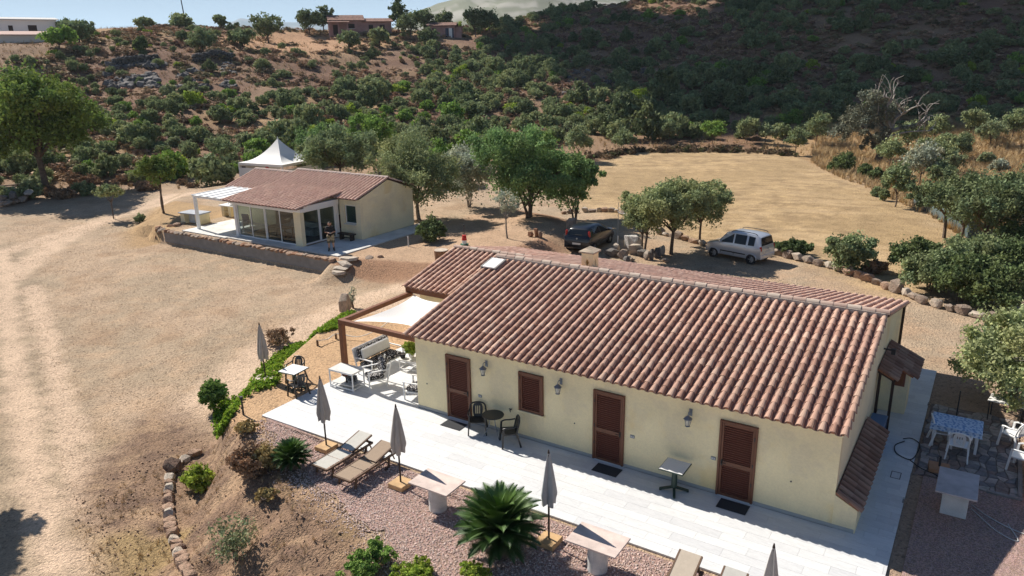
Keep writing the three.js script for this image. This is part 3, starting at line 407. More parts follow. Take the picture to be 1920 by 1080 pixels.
{ // blue tub in the side porch
  const t = thing('storage_tub', 'blue plastic tub standing in the side porch of the near house', 'tub', 13.3, 0.002, -5.2);
  new B().span(-0.2, 0.2, 0, 0.62, -0.5, 0.6, 0.03).mesh('tub', M.tarp, t); new B().span(-0.22, 0.22, 0.622, 0.67, -0.52, 0.62, 0.015).mesh('lid', mat([0.08, 0.17, 0.3], 0.4), t); const r = new B(); for (let i = 0; i < 4; i++) r.span(0.2, 0.215, 0.05, 0.55, -0.4 + i * 0.28, -0.33 + i * 0.28); r.each('rib', M.tarp, t);
}
// ---------------------------------------------------------------- the guest house, its terrace, retaining wall and steps
const rockGeos = [];
function rockGeo(seed, flat = 1, n = 26) { const r = rng(seed), pts = []; for (let i = 0; i < n; i++) { const a = r() * 2 * PI, y = 2 * r() - 1, q = Math.sqrt(1 - y * y), s = 0.82 + 0.3 * r(); const bx = (v) => Math.sign(v) * Math.pow(Math.abs(v), 0.72); pts.push(V(bx(q * Math.cos(a)) * s, bx(y) * s * flat, bx(q * Math.sin(a)) * s).multiplyScalar(0.5)); } return boxUV(new ConvexGeometry(pts)); }
for (let i = 0; i < 10; i++) rockGeos.push(rockGeo(100 + i, 0.85 + 0.1 * (i % 3)));
const stoneMats = [M.stone, M.stonePink, M.stonePale, mat([0.38, 0.3, 0.25], 0.95, { map: rep(T.stone, 1.1), bumpMap: rep(T.stoneBump, 0.9), bumpScale: 0.03 })];
function stone(root, r, x, y, z, sx, sy, sz, ry = r() * 6, m = stoneMats[Math.floor(r() * 4)]) { const o = new THREE.Mesh(rockGeos[Math.floor(r() * 10)], m); o.name = 'stone'; o.castShadow = o.receiveShadow = true; o.position.set(x, y, z); o.rotation.set(0.2 * (r() - 0.5), ry, 0.2 * (r() - 0.5)); o.scale.set(sx, sy, sz); root.add(o); return o; }
{
  const t = struct(tag(Object.assign(new THREE.Group(), { name: 'guest_terrace' }), 'pale slab terrace around the glass-fronted far house', 'terrace')); scene.add(t);
  new B().span(-31.6, -27.0, -0.2, 0.05, -17.2, -13.0).span(-26.999, -20.35, -0.2, 0.05, -14.0, -13.15).span(-20.349, -16.9, -0.2, 0.05, -17.0, -13.15).span(-18.5, -16.9, -0.2, 0.05, -22.5, -17.001).each('slab', M.slab, t);
  const hs = thing('guest_house', 'small cream house with a glazed sunroom and clay tile roof in the yard', 'house');
  const GX = -18.55, FZ = -17.0, wallB = new B();
  wallB.span(GX - 0.25, GX, 0.0, 2.62, -22.2, FZ - 0.25);  // right wall
  const gs = new THREE.Shape([[16.99, 2.621], [22.2, 2.621], [19.75, 3.52]].map((q) => new THREE.Vector2(...q))); const gg = boxUV(new THREE.ExtrudeGeometry(gs, { depth: 0.25, bevelEnabled: false })); gg.rotateY(PI / 2); wallB.add(gg, GX - 0.25, 0, 0);
  wallB.span(-20.35, -19.95, 0, 2.62, FZ - 0.25, FZ).span(-19.95, -18.95, 0, 1.0, FZ - 0.25, FZ).span(-19.95, -18.95, 2.2, 2.62, FZ - 0.25, FZ).span(-18.95, GX, 0, 2.62, FZ - 0.25, FZ);
  wallB.span(-31.3, -26.8, 0, 2.4, FZ - 0.4, FZ - 0.15).span(-31.3, -31.05, 0, 2.5, -22.2, FZ - 0.401).span(-31.049, GX - 0.251, 0, 2.6, -22.45, -22.201).span(-26.7, -20.36, 0, 2.6, -19.6, -19.4); wallB.each('wall', M.cream, hs);
  const w = new THREE.Group(); w.name = 'window'; hs.add(w); new B().span(-19.95, -18.95, 0.94, 0.999, FZ - 0.1, FZ + 0.12).mesh('sill', M.slab, w); new B().span(-19.949, -18.951, 1.001, 1.05, FZ - 0.16, FZ - 0.1).span(-19.949, -18.951, 2.14, 2.199, FZ - 0.16, FZ - 0.1).span(-19.949, -19.9, 1.05, 2.14, FZ - 0.16, FZ - 0.1).span(-19, -18.951, 1.05, 2.14, FZ - 0.16, FZ - 0.1).mesh('frame', M.metalW, w); new B().span(-19.9, -19, 1.05, 2.14, FZ - 0.134, FZ - 0.128).mesh('pane', M.glass, w);
  { const c = new B(); for (let i = 0; i < 14; i++) c.cyl(0.035, 0.04, 1.1, -19.88 + i * 0.066, 1.6, FZ - 0.22 - 0.02 * (i % 2), 6); c.mesh('curtain', mat([0.12, 0.26, 0.25], 0.9), w); }
  // sunroom: posts, lintel, sliding panes on the front and on the right
  const X0 = -26.75, X1 = -20.45, Z0 = -13.75, Z1 = -16.95;
  const post = (x0, x1, z0, z1, m = M.cream) => new B().span(x0, x1, 0.051, 2.2, z0, z1, 0.01).mesh('post', m, hs);
  post(X0 - 0.02, X0 + 0.2, Z0 - 0.2, Z0 + 0.02, M.white); post(X1 - 0.62, X1 - 0.02, Z0 - 0.3, Z0 + 0.02); post(X1 - 0.25, X1 - 0.02, Z1 - 0.04, Z1 + 0.26, M.white);
  new B().span(X0 - 0.25, X1 + 0.1, 2.201, 2.42, Z0 - 0.25, Z0 + 0.05, 0.01).span(X1 - 0.2, X1 + 0.09, 2.202, 2.55, Z1, Z0 - 0.251, 0.01).span(X0 - 0.05, X0 + 0.2, 2.202, 2.6, Z1, Z0 - 0.251, 0.01).each('lintel', M.white, hs);
  const slider = (name, a, b, n, ax) => { for (let i = 0; i < n; i++) { const g = new THREE.Group(); g.name = name; hs.add(g); const p = lerp(a, b, i / n), q = lerp(a, b, (i + 1) / n), f = 0.055, d = i % 2 ? 0.03 : -0.03, S = (u0, u1, y0, y1, e) => ax ? new B().span(X1 - 0.12 + d - e, X1 - 0.12 + d + e, y0, y1, Math.min(u0, u1), Math.max(u0, u1)) : new B().span(u0, u1, y0, y1, Z0 - 0.1 + d - e, Z0 - 0.1 + d + e); const fr = new B(); for (const s of [S(p, p + (q > p ? f : -f), 0.06, 2.195, 0.025), S(q - (q > p ? f : -f), q, 0.06, 2.195, 0.025), S(p + (q > p ? f : -f), q - (q > p ? f : -f), 0.06, 0.15, 0.025), S(p + (q > p ? f : -f), q - (q > p ? f : -f), 2.12, 2.195, 0.025)]) fr.g.push(...s.g); fr.mesh('frame', M.metalW, g); S(p + (q > p ? f : -f), q - (q > p ? f : -f), 0.15, 2.12, 0.004).mesh('pane', M.glass, g); } };
  slider('sliding_door', X0 + 0.2, X1 - 0.62, 4, false); slider('sliding_door', Z0 - 0.32, Z1 + 0.27, 2, true);
  new B().span(X0, X1 - 0.1, 0.02, 0.06, Z1 - 2.4, Z0 - 0.2).mesh('floor', mat([0.2, 0.15, 0.11], 0.5), hs);
  // things that can be made out behind the panes
  const roofAt = (z) => 2.72 + (3.6 - 2.72) * (z - -16.75) / (-19.75 + 16.75);
  const dn = V(0, 2.66 - 3.6, -16.7 + 19.75), L = dn.length(); dn.normalize();
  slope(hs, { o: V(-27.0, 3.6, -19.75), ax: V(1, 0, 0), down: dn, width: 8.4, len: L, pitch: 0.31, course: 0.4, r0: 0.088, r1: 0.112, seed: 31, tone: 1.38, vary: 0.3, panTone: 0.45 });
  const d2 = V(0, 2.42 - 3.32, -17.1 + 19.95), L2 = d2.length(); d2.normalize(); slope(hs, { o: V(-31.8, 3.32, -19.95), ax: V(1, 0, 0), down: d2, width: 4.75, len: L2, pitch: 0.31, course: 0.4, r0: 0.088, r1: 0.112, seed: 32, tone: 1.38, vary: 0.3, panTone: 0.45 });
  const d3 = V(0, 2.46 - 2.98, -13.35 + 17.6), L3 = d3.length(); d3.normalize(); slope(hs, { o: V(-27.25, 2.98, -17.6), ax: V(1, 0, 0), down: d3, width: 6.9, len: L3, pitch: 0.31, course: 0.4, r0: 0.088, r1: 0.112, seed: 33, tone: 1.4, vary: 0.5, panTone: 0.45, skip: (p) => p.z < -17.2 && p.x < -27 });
  new B().beam(V(-22.8, 3.56, -19.75), V(-22.8, 2.62, -16.75), 8.35, 0.05).beam(V(-29.4, 3.28, -19.95), V(-29.4, 2.39, -17.15), 4.7, 0.05).beam(V(-23.8, 2.94, -17.6), V(-23.8, 2.425, -13.42), 6.85, 0.05).beam(V(-22.8, 3.56, -19.76), V(-22.8, 2.62, -22.6), 8.35, 0.05).beam(V(-29.4, 3.28, -19.96), V(-29.4, 2.5, -22.6), 4.7, 0.05).each('roof_deck', mat([0.13, 0.065, 0.05], 0.95), hs);
  slope(hs, { o: V(-27.0, 3.6, -19.76), ax: V(1, 0, 0), down: V(0, -0.33, -1).normalize(), width: 8.4, len: 3, pitch: 0.31, course: 0.4, r0: 0.088, r1: 0.112, seed: 34, tone: 1.38, vary: 0.3, panTone: 0.45 });
  const lip = [mat([0.64, 0.5, 0.44], 0.9, { map: rep(T.tile, 0.8) })]; ridge(hs, V(-27.02, 3.66, -19.75), V(-18.5, 3.66, -19.75), 0.12, lip, 0.42); ridge(hs, V(-31.85, 3.38, -19.95), V(-27.02, 3.38, -19.95), 0.12, lip, 0.42);
  // white pergola on the left
  const pg = thing('white_pergola', 'white post pergola with roof sheets beside the glazed far house', 'pergola');
  new B().span(-31.0, -30.82, 0.05, 2.26, -13.96, -13.78).mesh('post', M.metalW, pg); new B().span(-31.0, -30.82, 0.05, 2.4, -17.35, -17.17).mesh('post', M.metalW, pg); new B().span(-31.1, -27.0, 2.261, 2.4, -13.98, -13.82).mesh('beam', M.metalW, pg); 
  for (let i = 0; i < 6; i++) new B().beam(V(-31.0 + i * 0.78, 2.44, -13.7), V(-31.0 + i * 0.78, 2.52, -17.2), 0.09, 0.07).mesh('rafter', M.metalW, pg);
  for (let i = 0; i < 5; i++) new B().beam(V(-30.61 + i * 0.78, 2.425, -13.75), V(-30.61 + i * 0.78, 2.505, -17.2), 0.66, 0.02).mesh('roof_sheet', new THREE.MeshPhysicalMaterial({ color: col(0.72, 0.76, 0.78), roughness: 0.6, transmission: 0.35, thickness: 0, side: THREE.DoubleSide }), pg);
  // retaining wall with stones on top
  const rw = thing('retaining_wall', 'low grey cement wall topped with pinkish stones below the far house', 'wall');
  const r = rng(8); new B().span(-32.6, -16.45, -1.4, 0.0, -12.55, -12.25, 0.02).span(-16.75, -16.4, -1.4, -0.05, -13.5, -12.551).mesh('wall', M.cement, rw);
  for (let x = -32.5; x < -16.5;) { const w = 0.3 + 0.3 * r(); stone(rw, r, x + w / 2, 0.02 + 0.05 * r(), -12.36 + 0.05 * r(), w * 1.05, 0.2 + 0.08 * r(), 0.4 + 0.12 * r(), (r() - 0.5) * 0.2, r() < 0.55 ? M.stonePink : r() < 0.5 ? M.stoneRed : M.stone); x += w; }
  for (let i = 0; i < 7; i++) stone(rw, r, -16.55 - 0.04 * i, -0.9 + 0.24 * (i % 4) + 0.05, -12.6 - 0.25 * Math.floor(i / 2), 0.34, 0.34, 0.4, 0, M.stoneRed);
  const pk = thing('stone_pile', 'red stones piled at the left end of the grey retaining wall', 'stones', -32.9, -0.1, -12.9);
  for (let i = 0; i < 26; i++) { const k = i / 26; stone(pk, r, -0.9 * r() - 0.1, -0.7 + 0.8 * k + 0.1 * r(), -1.6 + 2.0 * r(), 0.45 + 0.4 * r(), 0.3 + 0.25 * r(), 0.4 + 0.3 * r(), r() * 6, [M.stoneRed, M.stonePink, M.stone][i % 3]); }
  new B().span(-32.4, -16.9, -0.3, -0.06, -13.14, -12.56).mesh('planting_bed', mat([0.3, 0.19, 0.13], 1, { map: T.soil }), rw);
  const st = thing('stone_steps', 'rough stone steps at the right end of the grey retaining wall', 'steps');
  [[655, 487, 1.15], [645, 496, 0.85], [641, 504, 0.75], [636, 513, 0.7]].forEach(([u, v, q]) => { const g = spot(u, v), o = stone(st, r, g.x, g.y + 0.06, g.z, 1.1 * q + 0.2, 0.3, 0.7, 0.1, M.stonePale); o.name = 'step'; });
  stone(st, r, -15.1, -0.04, -13.9, 0.6, 0.3, 0.5); stone(st, r, -14.7, 0, -14.4, 0.5, 0.25, 0.4);
}
{ // what stands behind the panes of the sunroom
  const s = thing('sofa', 'pale sofa seen through the glass of the far house', 'sofa', -23.2, 0.06, -16.2); new B().span(-1.3, 1.3, 0.08, 0.42, -0.45, 0.45, 0.05).mesh('seat', M.cushion, s); new B().span(-1.3, 1.3, 0.421, 0.85, -0.45, -0.22, 0.05).mesh('backrest', M.cushion, s); new B().span(-1.55, -1.301, 0.08, 0.6, -0.45, 0.45, 0.04).span(1.301, 1.55, 0.08, 0.6, -0.45, 0.45, 0.04).each('armrest', M.cushion, s);
  const t = thing('dining_table', 'brown wooden table seen through the glass of the far house', 'table', -23.6, 0.06, -14.75); new B().span(-0.9, 0.9, 0.7, 0.75, -0.4, 0.4, 0.01).mesh('table_top', mat([0.33, 0.16, 0.08], 0.4, { map: T.wood }), t); for (const [x, z] of [[-0.8, -0.32], [0.8, -0.32], [-0.8, 0.32], [0.8, 0.32]]) new B().span(x - 0.035, x + 0.035, 0, 0.7, z - 0.035, z + 0.035).mesh('leg', M.woodOld, t);
  const c = thing('cabinet', 'wooden sideboard against the inner wall of the far house', 'cabinet', -21.6, 0.06, -18.9); new B().span(-0.8, 0.8, 0.05, 0.9, -0.25, 0.25, 0.01).mesh('body', M.woodOld, c); new B().span(-0.77, -0.02, 0.1, 0.86, 0.251, 0.27).mesh('door', M.woodBeam, c); new B().span(0.02, 0.77, 0.1, 0.86, 0.251, 0.27).mesh('door', M.woodBeam, c);
}
{ // furniture outside the guest house
  const counter = thing('serving_counter', 'yellow masonry counter with a grey top left of the white post', 'counter', -33.1, -0.05, -15.2, 0.12);
  new B().span(-0.95, -0.55, 0, 0.78, -0.5, 0.5, 0.01).mesh('pier', M.plaster, counter); new B().span(0.5, 0.9, 0, 0.78, -0.5, 0.5, 0.01).mesh('pier', M.plaster, counter); new B().span(-0.549, 0.499, 0, 0.77, -0.45, 0.1).mesh('panel', M.whiteRough, counter); new B().span(-1.05, 1.0, 0.781, 0.86, -0.6, 0.6, 0.015).mesh('top', mat([0.42, 0.45, 0.5], 0.5, { map: rep(T.cement, 0.8) }), counter);
  const bbq = thing('barbecue_counter', 'yellow masonry counter with a white top carrying the barbecue', 'counter', -32.2, -0.05, -18.1, 0.1);
  for (const x of [-1.05, -0.35, 0.7]) new B().span(x - 0.13, x + 0.13, 0, 0.86, -0.4, 0.4, 0.01).mesh('pier', M.plaster, bbq); new B().span(-0.9, -0.5, 0.4, 0.45, -0.38, 0.38).mesh('shelf', M.plaster, bbq); new B().span(-1.3, 1.3, 0.861, 0.95, -0.5, 0.5, 0.02).mesh('top', M.white, bbq);
  const k = thing('barbecue', 'black lidded barbecue on the white counter top', 'barbecue', -32.5, 0.9, -18.1); const lt = new THREE.LatheGeometry([[0.02, 0.14], [0.3, 0.16], [0.42, 0.3], [0.44, 0.36]].map((q) => new THREE.Vector2(...q)), 18); new B().add(lt.clone().scale(1.3, 1, 0.9)).mesh('bowl', M.black, k); new B().add(new THREE.LatheGeometry([[0.44, 0.361], [0.4, 0.5], [0.25, 0.6], [0.01, 0.63]].map((q) => new THREE.Vector2(...q)), 18).scale(1.3, 1, 0.9)).mesh('lid', M.black, k); const lg = new B(); for (const [x, z] of [[-0.4, -0.2], [0.4, -0.2], [-0.4, 0.2], [0.4, 0.2]]) lg.bar(V(x, 0, z), V(x * 0.7, 0.2, z * 0.7), 0.015); lg.each('leg', M.black, k); new B().tube([V(-0.15, 0.5, 0.34), V(-0.12, 0.52, 0.44), V(0.12, 0.52, 0.44), V(0.15, 0.5, 0.34)], 0.015).mesh('handle', M.black, k);
  const bt = thing('bottle', 'small dark bottle at the right end of the white barbecue counter', 'bottle', -31.2, 0.9, -18.15); new B().add(new THREE.LatheGeometry([[0.01, 0], [0.06, 0], [0.06, 0.24], [0.02, 0.33], [0.02, 0.42], [0.01, 0.42]].map((q) => new THREE.Vector2(...q)), 10)).mesh('glass', mat([0.08, 0.03, 0.015], 0.2), bt);
  const ac = thing('garden_armchair', 'white armchair with a grey back cushion beside the far house glazing', 'armchair', -27.75, 0.05, -15.1, 0.1);
  new B().span(-0.35, 0.35, 0.36, 0.42, -0.35, 0.35, 0.01).mesh('seat', M.metalW, ac); for (const [x, z] of [[-0.33, -0.33], [0.33, -0.33], [-0.33, 0.33], [0.33, 0.33]]) new B().span(x - 0.025, x + 0.025, 0, 0.62, z - 0.025, z + 0.025).mesh('leg', M.metalW, ac); new B().span(-0.36, -0.3, 0.62, 0.66, -0.35, 0.36).span(0.3, 0.36, 0.62, 0.66, -0.35, 0.36).each('armrest', M.metalW, ac); new B().add(chamfer(0.62, 0.62, 0.14, 0.05), 0, 0.78, -0.3, 0.2).mesh('back_cushion', mat([0.13, 0.15, 0.18], 0.9), ac); new B().add(chamfer(0.58, 0.12, 0.6, 0.04), 0, 0.48, 0).mesh('seat_cushion', M.cushion, ac);
  const bn = thing('low_bench', 'dark low bench under the far house window', 'bench', -19.35, 0.05, -16.45); new B().span(-0.65, 0.65, 0.36, 0.44, -0.2, 0.2, 0.015).mesh('seat', M.woodDk2, bn); new B().span(-0.5, -0.4, 0, 0.36, -0.17, 0.17).mesh('leg', M.woodDk2, bn); new B().span(0.4, 0.5, 0, 0.36, -0.17, 0.17).mesh('leg', M.woodDk2, bn); new B().span(-0.399, 0.399, 0.12, 0.18, -0.03, 0.03).mesh('stretcher', M.woodDk2, bn);
  const lt2 = thing('garden_lamp', 'slim bollard lamp with red and white bands beside the dark round bush', 'lamp'); const g = spot(871, 462); lt2.position.copy(g); new B().cyl(0.02, 0.02, 1.25, 0, 0.62, 0).mesh('pole', M.metalDark, lt2); new B().cyl(0.16, 0.12, 0.3, 0, 0.55, 0, 12).mesh('band', M.red, lt2); new B().cyl(0.13, 0.15, 0.22, 0, 0.28, 0, 12).mesh('band', M.white, lt2); new B().cyl(0.22, 0.26, 0.16, 0, 0.08, 0, 12).mesh('base', M.greenPlastic, lt2); new B().cyl(0.05, 0.05, 0.12, 0, 1.3, 0).mesh('lamp_head', M.metalDark, lt2);
  const p = spot(766, 462), pk = thing('marker_post', 'short pale post in the shaded strip beside the far house', 'post', p.x, p.y, p.z); new B().cyl(0.04, 0.035, 0.62, 0, 0.31, 0, 8).mesh('shaft', M.slab, pk); new B().cyl(0.05, 0.02, 0.05, 0, 0.645, 0, 8).mesh('cap', M.slab, pk);
  const sp = spot(828, 492), sm = thing('tree_stump', 'cut brown stump with a pale top left of the near roof', 'stump', sp.x, sp.y, sp.z); new B().add(new THREE.CylinderGeometry(0.42, 0.36, 0.75, 12), 0, 0.35, 0).mesh('trunk', mat([0.36, 0.19, 0.1], 0.95, { map: T.bark }), sm); new B().cyl(0.4, 0.39, 0.02, 0, 0.735, 0, 12).mesh('cut_face', mat([0.6, 0.5, 0.4], 0.9, { map: T.cement }), sm);
}
{ // pointed tent behind the guest house
  const c = V(-45.1, -0.05, -33.6), t = thing('party_tent', 'white pointed tent standing behind the far house', 'tent', c.x, H(c.x, c.z) - 0.5, c.z, 0.12), n = 20, w = 2.75, pos = [], q = (a, b, d, e) => pos.push(...a, ...b, ...d, ...a, ...d, ...e);
  const P = (s, k, v) => { const e = lerp(-1, 1, v), side = [[e, -1], [1, e], [-e, 1], [-1, -e]][s], f = 1 - k; return [side[0] * w * f, 2.25 + 2.15 * Math.pow(k, 2.0) - 0.0 * e, side[1] * w * f]; };
  for (let s = 0; s < 4; s++) for (let i = 0; i < n; i++) for (let j = 0; j < 6; j++) q(P(s, i / n, j / 6), P(s, i / n, (j + 1) / 6), P(s, (i + 1) / n, (j + 1) / 6), P(s, (i + 1) / n, j / 6));
  const g = new THREE.BufferGeometry(); g.setAttribute('position', new THREE.Float32BufferAttribute(pos, 3)); g.computeVertexNormals(); const mS = new THREE.MeshPhysicalMaterial({ color: col(0.86, 0.85, 0.82), roughness: 0.7, transmission: 0.12, thickness: 0, side: THREE.DoubleSide });
  mk('roof', boxUV(g), mS, t); new B().cyl(0.06, 0.015, 0.22, 0, 4.45, 0).mesh('finial', M.metalW, t);
  for (const [x, z] of [[-1, -1], [1, -1], [1, 1], [-1, 1]]) new B().span(x * w - 0.05, x * w + 0.05, 0, 2.25, z * w - 0.05, z * w + 0.05).mesh('post', M.metalW, t);
  new B().span(-w - 0.02, w + 0.02, 2.02, 2.25, w - 0.015, w + 0.015).span(w - 0.015, w + 0.015, 2.02, 2.25, -w, w - 0.016).span(-w - 0.015, -w + 0.015, 2.02, 2.25, -w, w - 0.016).each('valance', mS, t);
  new B().span(-w + 0.05, 0.5, 0.02, 1.75, w - 0.04, w - 0.025).span(-w + 0.03, -w + 0.045, 0.02, 2.02, -w, w - 0.05).mesh('side_wall', M.white, t); new B().span(w - 0.045, w - 0.03, 0.02, 1.72, -w, w - 0.4).mesh('side_wall', M.white, t);
  new B().span(-w + 0.3, -w + 0.8, 1.76, 1.9, w - 0.03, w - 0.02).mesh('window_slot', M.metalDark, t);
  const cl = tag(new B().add(chamfer(0.42, 0.75, 0.16, 0.06)).add(chamfer(0.2, 0.4, 0.12, 0.04), -0.28, 0.05, 0, 0, 0, -0.4).add(chamfer(0.2, 0.4, 0.12, 0.04), 0.28, 0.05, 0, 0, 0, 0.4).mesh('red_jacket', M.red), 'red garment hanging in the opening of the white tent', 'garment'); cl.position.set(c.x + 0.75, H(c.x, c.z) + 1.05, c.z + 2.3);
}
// ---------------------------------------------------------------- pergola, shade sail and furniture on the terrace
{
  const p = thing('wooden_pergola', 'brown timber pergola frame at the left end of the near house', 'pergola');
  new B().span(-3.82, -3.64, 0.003, 2.16, -0.5, -0.32, 0.008).mesh('post', M.woodBeam, p); new B().span(-3.83, -0.005, 2.161, 2.34, -0.49, -0.33, 0.008).mesh('beam', M.woodBeam, p); new B().span(-3.81, -3.65, 2.165, 2.335, -4.3, -0.491, 0.008).mesh('beam', M.woodBeam, p);
  const pos = [], c = [V(-3.55, 2.12, -0.75), V(-3.5, 2.3, -4.2), V(-0.3, 2.4, -4.1), V(-0.12, 2.2, -1.2)], n = 16, S = (u, v) => { const b = c[0].clone().lerp(c[3], u).lerp(c[1].clone().lerp(c[2], u), v); const pull = 0.24; const cu = 4 * u * (1 - u), cv = 4 * v * (1 - v); b.y -= 0.3 * cu * cv - 0.06 * (2 * u - 1) * (2 * v - 1); b.x += (0.5 - u) * pull * 3 * cv * 0.8; b.z += (v - 0.5) * pull * 4 * cu * 1.1; return b.toArray(); };
  for (let i = 0; i < n; i++) for (let j = 0; j < n; j++) { const a = S(i / n, j / n), b = S((i + 1) / n, j / n), d = S((i + 1) / n, (j + 1) / n), e = S(i / n, (j + 1) / n); pos.push(...a, ...b, ...d, ...a, ...d, ...e); }
  const g = new THREE.BufferGeometry(); g.setAttribute('position', new THREE.Float32BufferAttribute(pos, 3)); g.computeVertexNormals(); const s = thing('shade_sail', 'white shade sail stretched inside the brown pergola', 'shade sail'); mk('cloth', mergeVertices(boxUV(g)), M.sail, s);
  const ro = new B(); c.forEach((q, i) => ro.bar(V(...S(i < 2 ? 0 : 1, i % 3 ? 1 : 0)), [V(-3.64, 2.25, -0.5), V(-3.64, 2.25, -4.25), V(-0.15, 2.45, -4.2), V(-0.003, 2.2, -1.0)][i], 0.012, 4)); ro.each('cord', M.rope, s);
}
function frameTable(t, w, d, h, m = M.metalW, low = 0.06, top = M.whiteRough) { const r = 0.018; for (const x of [-w / 2, w / 2]) for (const z of [-d / 2, d / 2]) new B().span(x - r, x + r, 0, h - 0.03, z - r, z + r).mesh('leg', m, t); const b = new B(); for (const y of [low, h - 0.045]) { for (const z of [-d / 2, d / 2]) b.span(-w / 2 + r, w / 2 - r, y - r, y + r, z - r, z + r); for (const x of [-w / 2, w / 2]) b.span(x - r * 0.95, x + r * 0.95, y - r * 0.95, y + r * 0.95, -d / 2 + r, d / 2 - r); } b.mesh('frame', m, t); new B().span(-w / 2 - 0.03, w / 2 + 0.03, h - 0.029, h, -d / 2 - 0.03, d / 2 + 0.03, 0.006).mesh('table_top', top, t); }
{
  const tb = thing('console_table', 'white metal table with a lower shelf at the pergola post', 'table', -3.28, 0.003, -0.02, 0.05); frameTable(tb, 1.05, 0.6, 0.68); new B().span(-0.5, 0.5, 0.16, 0.185, -0.28, 0.28).mesh('shelf', M.whiteRough, tb);
  const bk = thing('tray', 'dark box lying on the lower shelf of the white metal table', 'box', -3.1, 0.19, -0.05, 0.2); new B().span(-0.16, 0.16, 0.005, 0.2, -0.13, 0.13, 0.01).mesh('body', M.black, bk); new B().span(-0.165, 0.165, 0.2, 0.225, -0.135, 0.135).mesh('lid', M.metalDark, bk);
  const bk2 = thing('basket', 'grey wire basket on the lower shelf of the white metal table', 'basket', -2.9, 0.19, 0.08); const wb = new B(); for (let i = 0; i < 4; i++) wb.add(new THREE.TorusGeometry(0.15 + 0.012 * i, 0.008, 5, 18).rotateX(PI / 2), 0, 0.02 + 0.06 * i, 0); for (let i = 0; i < 14; i++) { const a = i / 14 * 2 * PI; wb.bar(V(Math.cos(a) * 0.14, 0.01, Math.sin(a) * 0.14), V(Math.cos(a) * 0.19, 0.21, Math.sin(a) * 0.19), 0.006, 4); } wb.mesh('wire', M.metalGrey, bk2);
  const seatUnit = (t, w, d, back) => { const r = 0.022, h = 0.3; for (const x of [-w / 2, w / 2]) { new B().span(x - r, x + r, 0, 0.62, d / 2 - r, d / 2 + r).mesh('leg', M.metalW, t); new B().beam(V(x, 0, -d / 2), V(x, 0.95, -d / 2 - 0.22), 0.044, 0.044).mesh('leg', M.metalW, t); new B().span(x - 0.03, x + 0.03, 0.621, 0.65, -d / 2 - 0.1, d / 2 + 0.04).mesh('armrest', M.metalW, t); } new B().span(-w / 2 + r, w / 2 - r, h - 0.04, h, -d / 2, d / 2).mesh('seat_frame', M.metalW, t);
    const n = Math.max(1, Math.round(w / 0.62)); for (let i = 0; i < n; i++) { const x0 = -w / 2 + 0.03 + (w - 0.06) * i / n, cw = (w - 0.06) / n - 0.01; new B().add(chamfer(cw, 0.15, d - 0.04, 0.05), x0 + cw / 2, h + 0.078, 0.01).mesh('seat_cushion', M.floral, t); new B().add(chamfer(cw, 0.52, 0.15, 0.05), x0 + cw / 2, h + 0.42, -d / 2 + 0.01, -0.22).mesh('back_cushion', M.floral, t); }
    if (back) new B().add(chamfer(w + 0.02, 0.56, 0.04, 0.015), 0, 0.69, -d / 2 - 0.17, -0.22).mesh('back_panel', back, t); };
  const sf = thing('garden_sofa', 'white framed garden sofa with dark floral cushions under the sail', 'sofa', -3.35, 0.003, -1.9, PI / 2); seatUnit(sf, 1.75, 0.7, mat([0.72, 0.72, 0.72], 0.7)); new B().add(chamfer(1.5, 0.4, 0.1, 0.04), 0, 0.74, -0.24, -0.22).mesh('pillow', M.cushion, sf);
  const ar = thing('garden_chair', 'white framed armchair with dark floral cushions at the terrace edge of the pergola', 'armchair', -2.5, 0.003, -0.62, -0.52); seatUnit(ar, 0.66, 0.62);
  const a2 = thing('garden_chair', 'white chair with floral cushions half hidden by the house corner', 'armchair', -0.55, 0.003, -0.6, -PI / 2 + 0.2); seatUnit(a2, 0.66, 0.62);
  const ct = thing('coffee_table', 'low white coffee table carrying potted plants under the sail', 'table', -2.2, 0.003, -2.45, 0.2); frameTable(ct, 0.95, 0.55, 0.42);
  const st = thing('side_table', 'small white side table behind the potted plants', 'table', -1.9, 0.003, -3.4); frameTable(st, 0.6, 0.5, 0.5);
}
